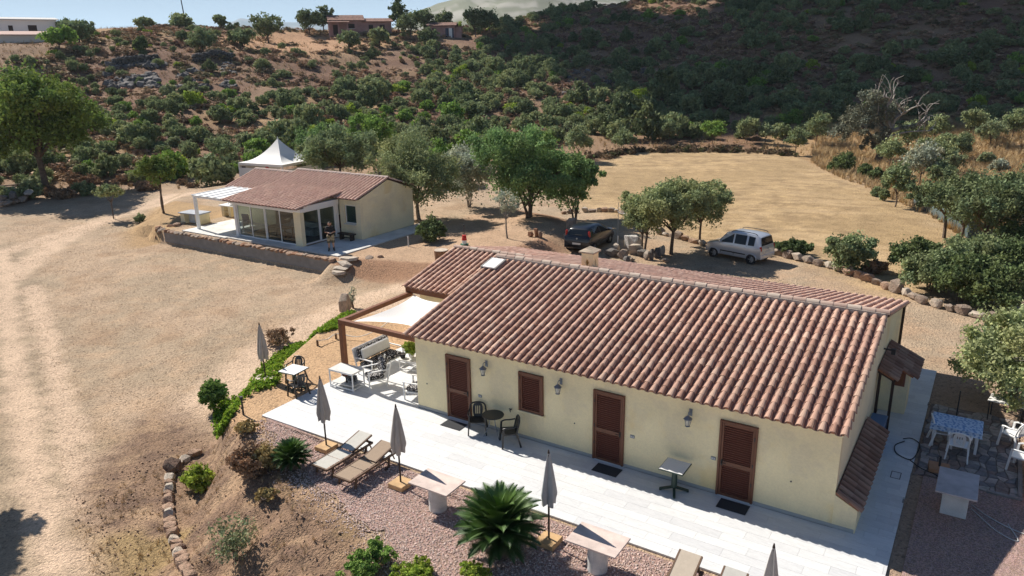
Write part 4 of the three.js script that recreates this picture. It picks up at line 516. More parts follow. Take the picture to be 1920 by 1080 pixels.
function monobloc(name, label, m, x, y, z, ry, group) {   // moulded plastic armchair
  const t = thing(name, label, 'chair', x, y, z, ry, group);
  const seat = new THREE.Shape(); seat.moveTo(-0.23, -0.2); seat.lineTo(0.23, -0.2); seat.quadraticCurveTo(0.27, 0.1, 0.25, 0.22); seat.quadraticCurveTo(0, 0.27, -0.25, 0.22); seat.quadraticCurveTo(-0.27, 0.1, -0.23, -0.2);
  new B().add(boxUV(new THREE.ExtrudeGeometry(seat, { depth: 0.025, bevelEnabled: true, bevelSize: 0.01, bevelThickness: 0.008, bevelSegments: 2 }).rotateX(PI / 2)), 0, 0.44, 0).mesh('seat', m, t);
  for (const [sx, sz] of [[-1, 1], [1, 1], [-1, -1], [1, -1]]) new B().beam(V(sx * 0.28, 0, sz * (sz > 0 ? 0.25 : 0.31)), V(sx * 0.24, sz > 0 ? 0.64 : 0.44, sz * 0.2), 0.055, 0.04).mesh('leg', m, t);
  for (const s of [-1, 1]) new B().tube([V(s * 0.245, 0.63, 0.22), V(s * 0.28, 0.665, 0.12), V(s * 0.28, 0.665, -0.08), V(s * 0.24, 0.7, -0.22)], 0.024, 6, 10).mesh('armrest', m, t);
  new B().tube([V(-0.235, 0.44, -0.19), V(-0.25, 0.68, -0.25), V(-0.2, 0.83, -0.29), V(0, 0.88, -0.31), V(0.2, 0.83, -0.29), V(0.25, 0.68, -0.25), V(0.235, 0.44, -0.19)], 0.024, 6, 26).mesh('back_frame', m, t);
  const sh = new THREE.Shape(); sh.moveTo(-0.12, 0); sh.lineTo(0.12, 0); sh.quadraticCurveTo(0.2, 0.25, 0.12, 0.4); sh.quadraticCurveTo(0, 0.45, -0.12, 0.4); sh.quadraticCurveTo(-0.2, 0.25, -0.12, 0); for (const q of [-0.06, 0, 0.06]) { const hh = new THREE.Path(); hh.moveTo(q - 0.012, 0.08); hh.lineTo(q + 0.012, 0.08); hh.lineTo(q + 0.012, 0.33); hh.lineTo(q - 0.012, 0.33); sh.holes.push(hh); } new B().add(boxUV(new THREE.ExtrudeGeometry(sh, { depth: 0.016, bevelEnabled: false })), 0, 0.445, -0.2, -0.26).mesh('backrest', m, t);
  return t;
}
monobloc('plastic_chair', 'black plastic armchair next to the leftmost brown door', M.plasticB, 2.72, 0.003, 0.42, 0.55);
monobloc('plastic_chair', 'black plastic armchair under the shuttered window', M.plasticB, 3.98, 0.003, 0.56, -0.85);
monobloc('plastic_chair', 'black plastic armchair behind the square table by the green strip', M.plasticB, -5.3, -0.06, 0.55, 0.25);
monobloc('plastic_chair', 'black plastic armchair at the terrace side of the square table by the green strip', M.plasticB, -4.3, -0.06, 1.35, -1.75);
function pedestalTable(label, x, y, z, ry, w, d) { const t = thing('bistro_table', label, 'table', x, y, z, ry); new B().span(-w / 2, w / 2, 0.715, 0.74, -d / 2, d / 2, 0.008).mesh('rim', M.green, t); new B().span(-w / 2 + 0.02, w / 2 - 0.02, 0.741, 0.752, -d / 2 + 0.02, d / 2 - 0.02, 0.004).mesh('table_top', M.white, t); new B().cyl(0.085, 0.07, 0.6, 0, 0.41, 0, 8).mesh('pedestal', M.green, t); for (let i = 0; i < 4; i++) { const a = PI / 4 + i * PI / 2 + 0.4; new B().beam(V(Math.cos(a) * 0.05, 0.12, Math.sin(a) * 0.05), V(Math.cos(a) * 0.38, 0.035, Math.sin(a) * 0.38), 0.07, 0.05).cyl(0.035, 0.03, 0.035, Math.cos(a) * 0.36, 0.018, Math.sin(a) * 0.36, 8).each('foot', M.green, t); } return t; }
pedestalTable('square white table with a green pedestal by the rightmost brown door', 9.15, 0.003, 0.45, 0, 0.68, 0.7);
pedestalTable('square white table with black chairs by the green strip', -4.85, -0.06, 1.0, 0.1, 0.78, 0.78);
{ const t = thing('round_table', 'small round black table between two black chairs', 'table', 3.28, 0.003, 0.38); new B().cyl(0.33, 0.33, 0.018, 0, 0.71, 0, 28).mesh('table_top', M.plasticB, t); new B().add(new THREE.TorusGeometry(0.33, 0.014, 6, 28).rotateX(PI / 2), 0, 0.71, 0).mesh('rim', M.plasticB, t); for (let i = 0; i < 3; i++) { const a = i * 2 * PI / 3 + 0.4; new B().tube([V(Math.cos(a) * 0.1, 0.7, Math.sin(a) * 0.1), V(Math.cos(a) * 0.12, 0.4, Math.sin(a) * 0.12), V(Math.cos(a) * 0.3, 0.0, Math.sin(a) * 0.3)], 0.012).mesh('leg', M.metalGrey, t); }
  const w = thing('wall_valve', 'small dark tap on the wall right of the round black table', 'tap', 3.72, 0.86, 0.003); new B().cyl(0.018, 0.018, 0.1, 0, 0, 0.05, 8, PI / 2).bar(V(0, 0, 0.09), V(0.02, -0.06, 0.1), 0.015).mesh('spout', M.metalDark, w); new B().box(0.09, 0.02, 0.025, 0, 0.03, 0.075).mesh('handle', M.metalDark, w); }
[['black doormat at the leftmost brown door', 1.8, 0.66], ['black doormat at the middle brown door', 7.16, 0.64], ['black doormat at the rightmost brown door', 10.72, 0.6]].forEach(([l, x, z]) => { const o = tag(new B().add(chamfer(0.76, 0.015, 0.46, 0.004)).mesh('doormat', M.mat), l, 'doormat'); o.position.set(x, 0.011, z - 0.22); });
// ---------------------------------------------------------------- parasols, stone tables and loungers along the gravel
function parasol(label, x, y, z, top, base, seed, canvas = M.canvas, lean = 0) {
  const t = thing('closed_parasol', label, 'parasol', x, y, z), n = 48, m = 18, y0 = top - 1.32, pos = [], r = rng(seed), ph = r() * 6, P = (i, j) => { const k = i / m, a = j / n * 2 * PI, pl = Math.sin(a * 4 + ph + k * 0.5), R0 = lerp(0.02, 0.225, Math.pow(1 - k, 0.8)) * (1 - 0.3 * sstep(0.18, 0, k) * (0.5 + 0.5 * Math.sin(a * 4 + ph))); const R1 = R0 * (0.78 + 0.3 * pl + 0.08 * Math.sin(a * 9 + seed)); return [Math.cos(a) * R1, y0 + (top - y0) * k - (i === 0 ? 0.07 * (0.5 + 0.5 * pl) : 0), Math.sin(a) * R1]; };
  for (let i = 0; i < m; i++) for (let j = 0; j < n; j++) { const a = P(i, j), b = P(i, j + 1), c = P(i + 1, j + 1), d = P(i + 1, j); pos.push(...a, ...c, ...b, ...a, ...d, ...c); }
  const g = new THREE.BufferGeometry(); g.setAttribute('position', new THREE.Float32BufferAttribute(pos, 3)); g.setAttribute('uv', new THREE.Float32BufferAttribute(pos.filter((v, i) => i % 3 < 2), 2)); const g2 = mergeVertices(g); g2.computeVertexNormals(); mk('canopy', g2, canvas, t);
  new B().cyl(0.025, 0.025, top - 0.1, 0, (top - 0.1) / 2 + 0.05, 0, 10).mesh('pole', M.woodDk2, t); new B().cyl(0.03, 0.012, 0.09, 0, top + 0.03, 0, 8).mesh('finial', M.woodDk2, t);
  if (base === 'block') { new B().add(chamfer(0.5, 0.14, 0.5, 0.012), 0, 0.07, 0).mesh('base_block', mat([0.62, 0.4, 0.2], 0.85, { map: rep(T.cement, 1.2) }), t); } else new B().add(new THREE.CylinderGeometry(0.36, 0.4, 0.09, 22), 0, 0.045, 0).mesh('base', M.pinkStone, t);
  return t;
}
parasol('closed greige parasol with a round base beside the green strip', -6.5, -0.08, 0.95, 2.15, 'round', 1);
parasol('closed parasol behind the sun loungers at the terrace corner', -0.62, -0.03, 3.6, 2.32, 'block', 2);
parasol('closed parasol between the sun loungers and the first pink table', 2.66, -0.03, 4.02, 2.4, 'block', 3);
parasol('closed parasol between the big cycad and the second pink table', 7.4, -0.03, 4.12, 2.45, 'block', 4, mat([0.4, 0.41, 0.41], 0.9, { map: rep(T.cloth, 2) }));
parasol('closed pale parasol cut off by the lower edge of the view', 12.7, -0.03, 4.85, 2.35, 'block', 5, mat([0.56, 0.53, 0.48], 0.9, { map: rep(T.cloth, 2) }));
function slabTable(label, x, z) { const t = thing('stone_table', label, 'table', x, -0.035, z); new B().add(chamfer(1.24, 0.045, 0.82, 0.006), 0, 0.78, 0).mesh('table_top', M.pinkStone, t); new B().cyl(0.235, 0.235, 0.757, 0, 0.379, 0, 28).mesh('pedestal', M.whiteRough, t); return t; }
slabTable('pink stone table on a white drum beside the small loungers', 4.2, 4.34); slabTable('pink stone table on a white drum right of the big cycad', 8.82, 4.37);
{ const t = thing('stone_table', 'pale square stone table on a white block in the house shadow', 'table', 15.52, -0.05, -2.42); new B().add(chamfer(0.9, 0.045, 1.36, 0.006), 0, 0.78, 0).mesh('table_top', mat([0.55, 0.5, 0.5], 0.75, { map: rep(T.cement, 0.8) }), t); new B().span(-0.29, 0.29, 0, 0.757, -0.28, 0.32, 0.01).mesh('pedestal', M.whiteRough, t); }
function lounger(label, x, z, fabric, ry = 0, backUp = 0.17) {
  const t = thing('sun_lounger', label, 'sun lounger', x, -0.035, z, ry), w = 0.62;
  for (const s of [-1, 1]) { new B().beam(V(s * w / 2, 0.33, 0.95), V(s * w / 2, 0.33, -0.9), 0.045, 0.06).mesh('rail', M.woodOld, t); new B().beam(V(s * (w / 2 - 0.06), 0.365, -0.12), V(s * (w / 2 - 0.06), 0.365 + backUp, -0.95), 0.04, 0.05).mesh('back_rail', M.woodOld, t); for (const zz of [0.72, -0.62]) new B().beam(V(s * w / 2, 0, zz + 0.06), V(s * w / 2, 0.3, zz), 0.05, 0.05).mesh('leg', M.woodOld, t); new B().beam(V(s * (w / 2 - 0.06), 0.1, -0.9), V(s * (w / 2 - 0.06), 0.36 + backUp * 0.7, -0.75), 0.03, 0.03).mesh('strut', M.woodOld, t); }
  new B().beam(V(-w / 2, 0.33, 0.95), V(w / 2, 0.33, 0.95), 0.045, 0.055).beam(V(-w / 2, 0.33, -0.88), V(w / 2, 0.33, -0.88), 0.045, 0.055).each('cross_rail', M.woodOld, t);
  const pan = (z0, z1, y0, y1) => { const g = new THREE.PlaneGeometry(w - 0.09, Math.hypot(z1 - z0, y1 - y0), 1, 8), p = g.attributes.position; for (let i = 0; i < p.count; i++) p.setZ(i, -0.012 * (1 - (2 * p.getX(i) / w) ** 2)); g.rotateX(-PI / 2 + Math.atan2(y1 - y0, z0 - z1)); g.computeVertexNormals(); new B().add(boxUV(g), 0, (y0 + y1) / 2, (z0 + z1) / 2).mesh('fabric_panel', fabric, t); };
  pan(0.93, 0.38, 0.368, 0.368); pan(0.36, -0.1, 0.368, 0.368); pan(-0.13, -0.95, 0.392, 0.392 + backUp); return t;
}
lounger('sun lounger with pale grey fabric next to the terrace edge', 0.42, 3.92, M.greyMesh); lounger('sun lounger with brown fabric beside the pale one', 1.4, 4.02, mat([0.34, 0.25, 0.175], 0.85, { map: rep(T.cloth, 3) }));
lounger('sun lounger with beige fabric at the lower edge of the view', 10.73, 4.55, M.beige, 0, 0.3); lounger('sun lounger with pale fabric nearest the lower right parasol', 11.75, 4.6, M.greyMesh, 0, 0.3);
{ // lamp stake, rope fence, standing boulder
  const sp = V(-4.75, 0, 3.35), t = thing('garden_light', 'dark bollard light standing at the terrace corner', 'lamp', sp.x, -0.1, sp.z); new B().cyl(0.035, 0.03, 0.62, 0, 0.31, 0, 10).mesh('post', M.metalDark, t); new B().cyl(0.055, 0.055, 0.1, 0, 0.66, 0, 10).mesh('head', M.black, t);
  const rp = [[-7.3, -2.4, 0.14], [-7.2, -3.35, 0.16], [-4.6, -3.6, 0.3]]; const f = thing('rope_fence', 'white rope run over small wooden pegs on the sandy patio', 'rope fence'); rp.forEach(([x, z]) => new B().cyl(0.05, 0.045, 0.26, x, 0.06, z, 7).mesh('peg', M.woodOld, f)); new B().tube([V(-7.3, 0.16, -2.4), V(-7.22, 0.08, -2.9), V(-7.2, 0.17, -3.35), V(-6.3, 0.1, -3.7), V(-5.4, 0.5, -4.0), V(-3.75, 1.9, -4.2)], 0.022, 5, 30).mesh('rope', M.rope, f);
  const r = rng(77), bp = spot(648, 584), b = thing('standing_boulder', 'upright grey boulder at the upper end of the green strip', 'boulder', bp.x, bp.y, bp.z, 0.5); const o = stone(b, r, 0, 0.4, 0, 0.62, 1.1, 0.55, 0, M.stone); o.name = 'boulder';
}
{ // stone edging of the lower bank, lower left
  const w = thing('stone_border', 'row of pale pink stones along the foot of the earth bank', 'stone border'), r = rng(41); const pts = [[376, 848], [352, 862], [332, 874], [322, 890], [316, 930], [318, 980], [330, 1020], [345, 1060], [360, 1090]].map(([u, v]) => spot(u, v)); const c = new THREE.CatmullRomCurve3(pts), L = c.getLength(); for (let s = 0; s < L;) { const l = 0.26 + 0.22 * r(), p = c.getPointAt(clamp((s + l / 2) / L)), q = c.getTangentAt(clamp((s + l / 2) / L)); stone(w, r, p.x, p.y + 0.07, p.z, 0.34 + 0.08 * r(), 0.3 + 0.08 * r(), l * 1.02, Math.atan2(q.x, q.z), r() < 0.6 ? M.stonePink : M.stonePale); s += l; }
  const p = spot(326, 884), b = thing('boulder', 'dark boulder at the upper corner of the pale stone row', 'boulder', p.x, p.y, p.z); const o = stone(b, r, 0, 0.2, 0, 0.62, 0.62, 0.55, 0.4, mat([0.2, 0.13, 0.1], 0.95, { map: rep(T.stone, 1), bumpMap: T.stoneBump, bumpScale: 0.04 })); o.name = 'boulder';
}
// ---------------------------------------------------------------- shaded patio right of the path
{
  const r = rng(61), cp = new THREE.Group(); cp.name = 'crazy_paving'; scene.add(cp); struct(tag(cp, 'crazy paving of irregular stones right of the side path', 'paving'));
  const ms = [mat([0.52, 0.46, 0.44], 0.9, { map: rep(T.stone, 1) }), mat([0.34, 0.27, 0.25], 0.9, { map: rep(T.stone, 1.1) }), mat([0.5, 0.47, 0.45], 0.9, { map: rep(T.stone, 0.9) }), mat([0.28, 0.27, 0.29], 0.9, { map: rep(T.stone, 1) })], J = (i, j) => [14.52 + i * 0.24 + 0.24 * (h2(i, j, 5) - 0.5) * 0.8, -8.9 + j * 0.253 + 0.25 * (h2(i, j, 9) - 0.5) * 0.8];
  for (let i = 0; i < 10; i++) for (let j = 0; j < 20; j++) { const q = [J(i, j), J(i + 1, j), J(i + 1, j + 1), J(i, j + 1)], cx = q.reduce((a, b) => a + b[0], 0) / 4, cz = q.reduce((a, b) => a + b[1], 0) / 4; const up = q.map(([x, z]) => V(lerp(cx, x, 0.86), 0, lerp(cz, z, 0.86))), pts = [...up.map((p) => p.clone().setY(0.018)), ...q.map(([x, z]) => V(lerp(cx, x, 0.92), 0, lerp(cz, z, 0.92))), ...q.map(([x, z]) => V(lerp(cx, x, 0.92), -0.04, lerp(cz, z, 0.92)))]; const o = mk('paving_stone', boxUV(new ConvexGeometry(pts)), ms[Math.floor(r() * 4)], cp); o.position.y = -0.03 + 0.008 * r(); o.rotation.y = 0; }
  new B().span(14.5, 16.9, -0.15, -0.035, -8.95, -3.85).mesh('mortar', mat([0.2, 0.15, 0.13], 0.95, { map: T.soil }), cp); new B().span(16.9, 17.0, -0.15, 0.05, -6.2, -3.85).span(16.2, 17.0, -0.15, 0.02, -3.849, -3.75).mesh('edging', M.cement, cp);
  const t = thing('patio_table', 'rectangular table covered with a pale blue patterned cloth', 'table', 15.3, -0.02, -6.18); for (const [x, z] of [[-0.55, -0.36], [0.55, -0.36], [-0.55, 0.36], [0.55, 0.36]]) new B().span(x - 0.035, x + 0.035, 0, 0.73, z - 0.035, z + 0.035).mesh('leg', M.plasticW, t); new B().span(-0.6, 0.6, 0.69, 0.73, -0.42, 0.42).mesh('table_top', M.plasticW, t);
  const cl = thing('tablecloth', 'pale blue patterned cloth draped over the patio table', 'tablecloth', 15.3, -0.02, -6.18), pos = [], N = 40, S = (i, j) => { const e = 0.17, u = lerp(-0.62 - e, 0.62 + e, i / N), v = lerp(-0.44 - e, 0.44 + e, j / N), du = Math.max(0, Math.abs(u) - 0.62), dv = Math.max(0, Math.abs(v) - 0.44), d = Math.hypot(du, dv), wv = 0.012 * Math.sin(u * 31) + 0.012 * Math.sin(v * 34); return [Math.sign(u) * Math.min(Math.abs(u), 0.63) + (du > 0 ? Math.sign(u) * (0.02 + wv * d * 6) : 0), 0.742 - Math.min(d, 0.17) + 0.002 * Math.sin(u * 9) * Math.sin(v * 8), Math.sign(v) * Math.min(Math.abs(v), 0.45) + (dv > 0 ? Math.sign(v) * (0.02 + wv * d * 6) : 0)]; };
  for (let i = 0; i < N; i++) for (let j = 0; j < N; j++) { const a = S(i, j), b = S(i + 1, j), c = S(i + 1, j + 1), d = S(i, j + 1); pos.push(...a, ...c, ...b, ...a, ...d, ...c); } const g = new THREE.BufferGeometry(); g.setAttribute('position', new THREE.Float32BufferAttribute(pos, 3)); g.computeVertexNormals(); mk('cloth', boxUV(g), M.damask, cl);
  monobloc('white_chair', 'white plastic chair pushed up to the near side of the blue table', M.plasticW, 15.42, -0.01, -5.4, PI); monobloc('white_chair', 'white plastic chair at the left side of the blue table', M.plasticW, 14.95, -0.01, -6.05, PI / 2 + 0.2); monobloc('white_chair', 'sunlit white plastic chair right of the blue table', M.plasticW, 16.75, -0.01, -6.9, -2.2); monobloc('white_chair', 'white plastic chair nearest the stone planter at the right edge', M.plasticW, 16.95, -0.01, -5.5, -1.9); 
  const bt = thing('white_table', 'white table in the dappled shade of the olive tree', 'table', 16.55, -0.06, -8.7, -0.15); new B().span(-0.5, 0.5, 0.7, 0.74, -0.32, 0.32, 0.01).mesh('table_top', M.white, bt); for (const [x, z] of [[-0.45, -0.27], [0.45, -0.27], [-0.45, 0.27], [0.45, 0.27]]) new B().bar(V(x, 0.7, z), V(x * 0.95, 0, z), 0.018).mesh('leg', M.metalDark, bt);
  const pb = thing('parasol_stand', 'round white parasol stand with a bare pole behind the blue table', 'parasol stand', 15.25, -0.04, -7.9); new B().cyl(0.3, 0.32, 0.06, 0, 0.03, 0, 22).mesh('base', M.whiteRough, pb); new B().cyl(0.02, 0.02, 1.0, 0, 0.56, 0, 8).mesh('pole', M.metalDark, pb); new B().cyl(0.035, 0.03, 0.14, 0, 0.13, 0, 8).mesh('collar', M.metalDark, pb);
  const bx = thing('umbrella_stand', 'orange square parasol base on the crazy paving', 'parasol base', 15.05, -0.01, -4.35, 0.1); new B().add(chamfer(0.52, 0.12, 0.5, 0.012), 0, 0.06, 0).mesh('block', mat([0.46, 0.24, 0.13], 0.9, { map: T.cement }), bx); new B().cyl(0.03, 0.03, 0.3, 0, 0.27, 0, 8).mesh('tube', M.metalDark, bx);
  const hs = thing('garden_hose', 'thin dark hose looped on the side path beside the paving', 'hose'); new B().tube([V(14.05, 0.02, -5.6), V(13.85, 0.02, -5.2), V(13.95, 0.02, -4.7), V(14.3, 0.02, -4.5), V(14.45, 0.02, -5.1), V(14.42, 0.02, -5.7), V(14.2, 0.02, -5.9), V(14.0, 0.02, -5.75)], 0.014, 6, 60).mesh('coil', M.rubber, hs); new B().tube([V(14.3, 0.02, -4.5), V(14.6, 0, -4.2), V(15.0, 0, -4.0), V(15.3, -0.01, -3.7)], 0.014, 6, 30).mesh('tail', M.rubber, hs);
  const h2s = thing('white_cables', 'pale cables lying on the gravel right of the square stone table', 'cable'); new B().tube([V(15.9, -0.02, -2.9), V(16.3, -0.02, -2.5), V(16.8, -0.02, -2.2), V(17.6, -0.02, -2.0)], 0.012, 5, 40).mesh('cable', M.slab, h2s); new B().tube([V(15.9, -0.02, -2.7), V(16.5, -0.02, -1.9), V(16.9, -0.02, -1.7), V(16.7, -0.02, -2.4)], 0.012, 5, 40).mesh('cable', M.slab, h2s);
  const pl = thing('stone_planter', 'low sunlit stone wall of a planter at the right edge', 'planter'), pr = rng(15); for (let k = 0; k < 3; k++) for (let i = 0; i < 14; i++) { const a = i / 13, x = lerp(16.95, 18.1, Math.pow(a, 1.6)) + (k % 2) * 0.05, z = lerp(-8.0, -3.1, a); stone(pl, pr, x + 0.35 * Math.sin(a * 3) * 0.3 + 0.25, 0.06 + 0.17 * k, z + (k % 2) * 0.14, 0.4, 0.2, 0.42, 0.2 * pr(), k === 2 ? M.stonePale : [M.stone, M.stonePink, M.stonePale][i % 3]); } new B().span(17.35, 19.2, -0.1, 0.42, -8, -3.9).mesh('soil', mat([0.3, 0.2, 0.14], 1, { map: T.soil }), pl);
  const po = thing('flower_pot', 'terracotta pot at the right edge by the planter', 'pot', 17.42, -0.02, -3.7); const lt = new THREE.LatheGeometry([[0.01, 0], [0.14, 0], [0.2, 0.3], [0.23, 0.3], [0.23, 0.36], [0.19, 0.36], [0.17, 0.28], [0.01, 0.27]].map((q) => new THREE.Vector2(...q)), 20); new B().add(lt).mesh('pot', mat([0.6, 0.2, 0.09], 0.8), po); new B().cyl(0.17, 0.17, 0.01, 0, 0.285, 0, 16).mesh('soil', M.black, po);
  const bag = thing('bin_bag', 'black plastic bag lying on the planter wall', 'bag', 17.4, 0.5, -4.6); new B().add(rockGeo(300, 0.7, 40).scale(0.5, 0.45, 0.5), 0, 0.12, 0).mesh('sack', mat([0.02, 0.02, 0.022], 0.25), bag); new B().add(rockGeo(301, 1, 16).scale(0.12, 0.16, 0.12), 0.05, 0.34, 0).mesh('knot', mat([0.02, 0.02, 0.022], 0.25), bag);
}
// ---------------------------------------------------------------- foliage
const leafMat = (c, tr = 0.3) => new THREE.MeshPhysicalMaterial({ color: col(...c), roughness: 0.9, specularIntensity: 0.3, transmission: tr, thickness: 0, vertexColors: true, side: THREE.DoubleSide });
const LM = { olive: leafMat([0.29, 0.33, 0.155]), dark: leafMat([0.125, 0.17, 0.065]), green: leafMat([0.22, 0.34, 0.075]), bright: leafMat([0.33, 0.42, 0.065]), pine: leafMat([0.18, 0.25, 0.06]), acacia: leafMat([0.21, 0.32, 0.115]), grey: leafMat([0.38, 0.41, 0.31]), oak: leafMat([0.175, 0.215, 0.1]), brown: leafMat([0.33, 0.22, 0.14], 0.1), sage: leafMat([0.28, 0.32, 0.17]), silver: leafMat([0.38, 0.42, 0.2]), dry: leafMat([0.42, 0.33, 0.15], 0.15), maquis: leafMat([0.24, 0.29, 0.14]) };
// a crown of single leaves (two triangles each) gathered in clumps over a set of lobes [x, y, z, rx, ry, rz]
function crownGeo(lobes, n, size, seed, { clumps = 9, spread = 0.3, long = 1.6, inner = 0.3, droop = 0 } = {}) {
  const r = rng(seed), pos = new Float32Array(n * 18), cl = new Float32Array(n * 18), w = lobes.map((l) => l[3] * l[4] + l[5] * l[4] + l[3] * l[5]), tot = w.reduce((a, b) => a + b, 0), cs = [];
  lobes.forEach((l, i) => { const k = Math.max(3, Math.round(clumps * lobes.length * w[i] / tot)); for (let q = 0; q < k; q++) { const a = r() * 2 * PI, y = 2 * r() - 1 + 0.12, s = Math.sqrt(Math.max(0, 1 - y * y)), f = r() < inner ? 0.35 + 0.4 * r() : 0.82 + 0.25 * r(); cs.push([l[0] + l[3] * s * Math.cos(a) * f, l[1] + l[4] * y * f, l[2] + l[5] * s * Math.sin(a) * f, Math.min(l[3], l[4], l[5]) * spread * (0.7 + 0.8 * r()), 0.75 + 0.5 * r(), 0.92 + 0.16 * r()]); } });
  const a = V(), b = V(), nn = V();
  for (let i = 0; i < n; i++) {
    const c = cs[Math.floor(r() * cs.length)], g = () => (r() + r() + r() - 1.5) * 1.35; const px = c[0] + g() * c[3], py = c[1] + g() * c[3] * 0.85, pz = c[2] + g() * c[3], s = size * (0.6 + 0.8 * r());
    nn.set(r() * 2 - 1, r() * 2 - 1 + droop, r() * 2 - 1).normalize(); a.set(r() * 2 - 1, (r() * 2 - 1) * 0.8 - droop, r() * 2 - 1).cross(nn).normalize(); b.crossVectors(nn, a).multiplyScalar(s * 0.5); a.multiplyScalar(s * 0.5 * long);
    const P = [[px - a.x, py - a.y, pz - a.z], [px + b.x, py + b.y, pz + b.z], [px + a.x, py + a.y, pz + a.z], [px - b.x, py - b.y, pz - b.z]], o = i * 18; pos.set([...P[0], ...P[1], ...P[2], ...P[0], ...P[2], ...P[3]], o);
    const k = c[4] * (0.8 + 0.4 * r()), yv = c[5]; for (let q = 0; q < 6; q++) { cl[o + q * 3] = k * yv; cl[o + q * 3 + 1] = k; cl[o + q * 3 + 2] = k * (2 - yv); }
  }
  const g = new THREE.BufferGeometry(); g.setAttribute('position', new THREE.BufferAttribute(pos, 3)); g.setAttribute('color', new THREE.BufferAttribute(cl, 3)); g.computeVertexNormals(); return g;
}
function lobesFor(w, h0, h1, n, r, flat = 0.75) { const o = [[0, (h0 + h1) / 2, 0, w * 0.3, (h1 - h0) * 0.42, w * 0.3]]; for (let i = 0; i < n; i++) { const a = i / n * 2 * PI + r() * 0.9, d = w * (0.2 + 0.13 * r()), s = w * (0.15 + 0.09 * r()); o.push([Math.cos(a) * d, lerp(h0 + s * flat, h1 - s * flat * 0.9, 0.15 + 0.8 * r()), Math.sin(a) * d, s * 1.15, s * flat * 1.1, s * 1.15]); } return o; }
function woodGeo(lobes, r0, fork, r, { stems = 1, lean = 0.15, all = true, gnarl = 0.12 } = {}) {
  const b = new B(), st = []; for (let s = 0; s < stems; s++) { const a = s / stems * 6.28 + r(), off = stems > 1 ? r0 * 1.1 : 0; const base = V(Math.cos(a) * off, -0.15, Math.sin(a) * off), top = V(Math.cos(a) * (off * 2.2) + lean * (r() - 0.5) * fork, fork, Math.sin(a) * (off * 2.2) + lean * (r() - 0.5) * fork); st.push([base, top]); const m = base.clone().lerp(top, 0.5).add(V(gnarl * (r() - 0.5), 0, gnarl * (r() - 0.5))); limb(b, [base, m, top], r0, r0 * 0.7, 8); }
  (all ? lobes : lobes.slice(0, 4)).forEach((l, i) => { const t = st[i % stems][1], e = V(l[0], l[1], l[2]), m = t.clone().lerp(e, 0.5).add(V((r() - 0.5) * 0.4, -0.1 + 0.2 * r(), (r() - 0.5) * 0.4)); limb(b, [t, m, e], r0 * 0.55, r0 * 0.12, 6); for (let q = 0; q < 3; q++) { const f = V(e.x + (r() - 0.5) * l[3] * 1.5, e.y + (r() - 0.2) * l[4], e.z + (r() - 0.5) * l[5] * 1.5); limb(b, [m.clone().lerp(e, 0.3 + 0.6 * r()), e.clone().lerp(f, 0.4), f], r0 * 0.2, r0 * 0.05, 4); } });
  return b.geo();
}
function limb(b, pts, r0, r1, seg = 6) { const c = new THREE.CatmullRomCurve3(pts), n = 7, g = new THREE.TubeGeometry(c, n, 1, seg), p = g.attributes.position, cs = []; for (let i = 0; i <= n; i++) cs.push(c.getPointAt(i / n)); for (let i = 0; i < p.count; i++) { const k = Math.floor(i / (seg + 1)), q = cs[k], s = lerp(r0, r1, Math.pow(k / n, 0.8)); p.setXYZ(i, q.x + (p.getX(i) - q.x) * s, q.y + (p.getY(i) - q.y) * s, q.z + (p.getZ(i) - q.z) * s); } g.computeVertexNormals(); b.add(g); }
let treeSeed = 500;
function tree(name, label, cat, at, { h = 5, w = 5, h0 = 1.2, fork = 1.2, n = 6, leaves = 9000, size = 0.13, m = LM.olive, r0 = 0.14, stems = 1, bark = M.bark, clumps = 12, spread = 0.27, flat = 0.75, lobes, group, inner = 0.3, gnarl, top }) {
  const sd = treeSeed++, r = rng(sd), L = lobes || lobesFor(w, h0, h, n, r, flat), t = thing(name, label, cat, at.x, at.y, at.z, 0, group);
  mk('trunk', woodGeo(L, r0, fork, r, { stems, gnarl }), bark, t); mk('crown', crownGeo(L, leaves, size, sd * 7, { clumps, spread, inner }), m, t); if (top) mk('crown_top', crownGeo(L.map((l) => [l[0], l[1] + l[4] * 0.35, l[2], l[3] * 0.95, l[4] * 0.75, l[5] * 0.95]), Math.round(leaves * 0.75), size, sd * 7 + 3, { clumps, spread, inner: 0.05 }), top, t);
  return t;
}
function bush(name, label, at, { w = 2, h = 1.4, leaves = 4000, size = 0.09, m = LM.dark, n = 5, clumps = 12, spread = 0.3, group, cat = 'bush', stem = true }) {
  const sd = treeSeed++, r = rng(sd), L = lobesFor(w, 0.02 * h, h, n, r, 0.85 * clamp(h / w * 1.3, 0.4, 1.1)); const t = thing(name, label, cat, at.x, at.y, at.z, 0, group); mk('foliage', crownGeo(L, leaves, size, sd * 7, { clumps, spread }), m, t); if (stem) mk('stem', woodGeo(L, 0.05, h * 0.25, r, { stems: 2 }), M.bark, t); return t;
}
const S = spot;
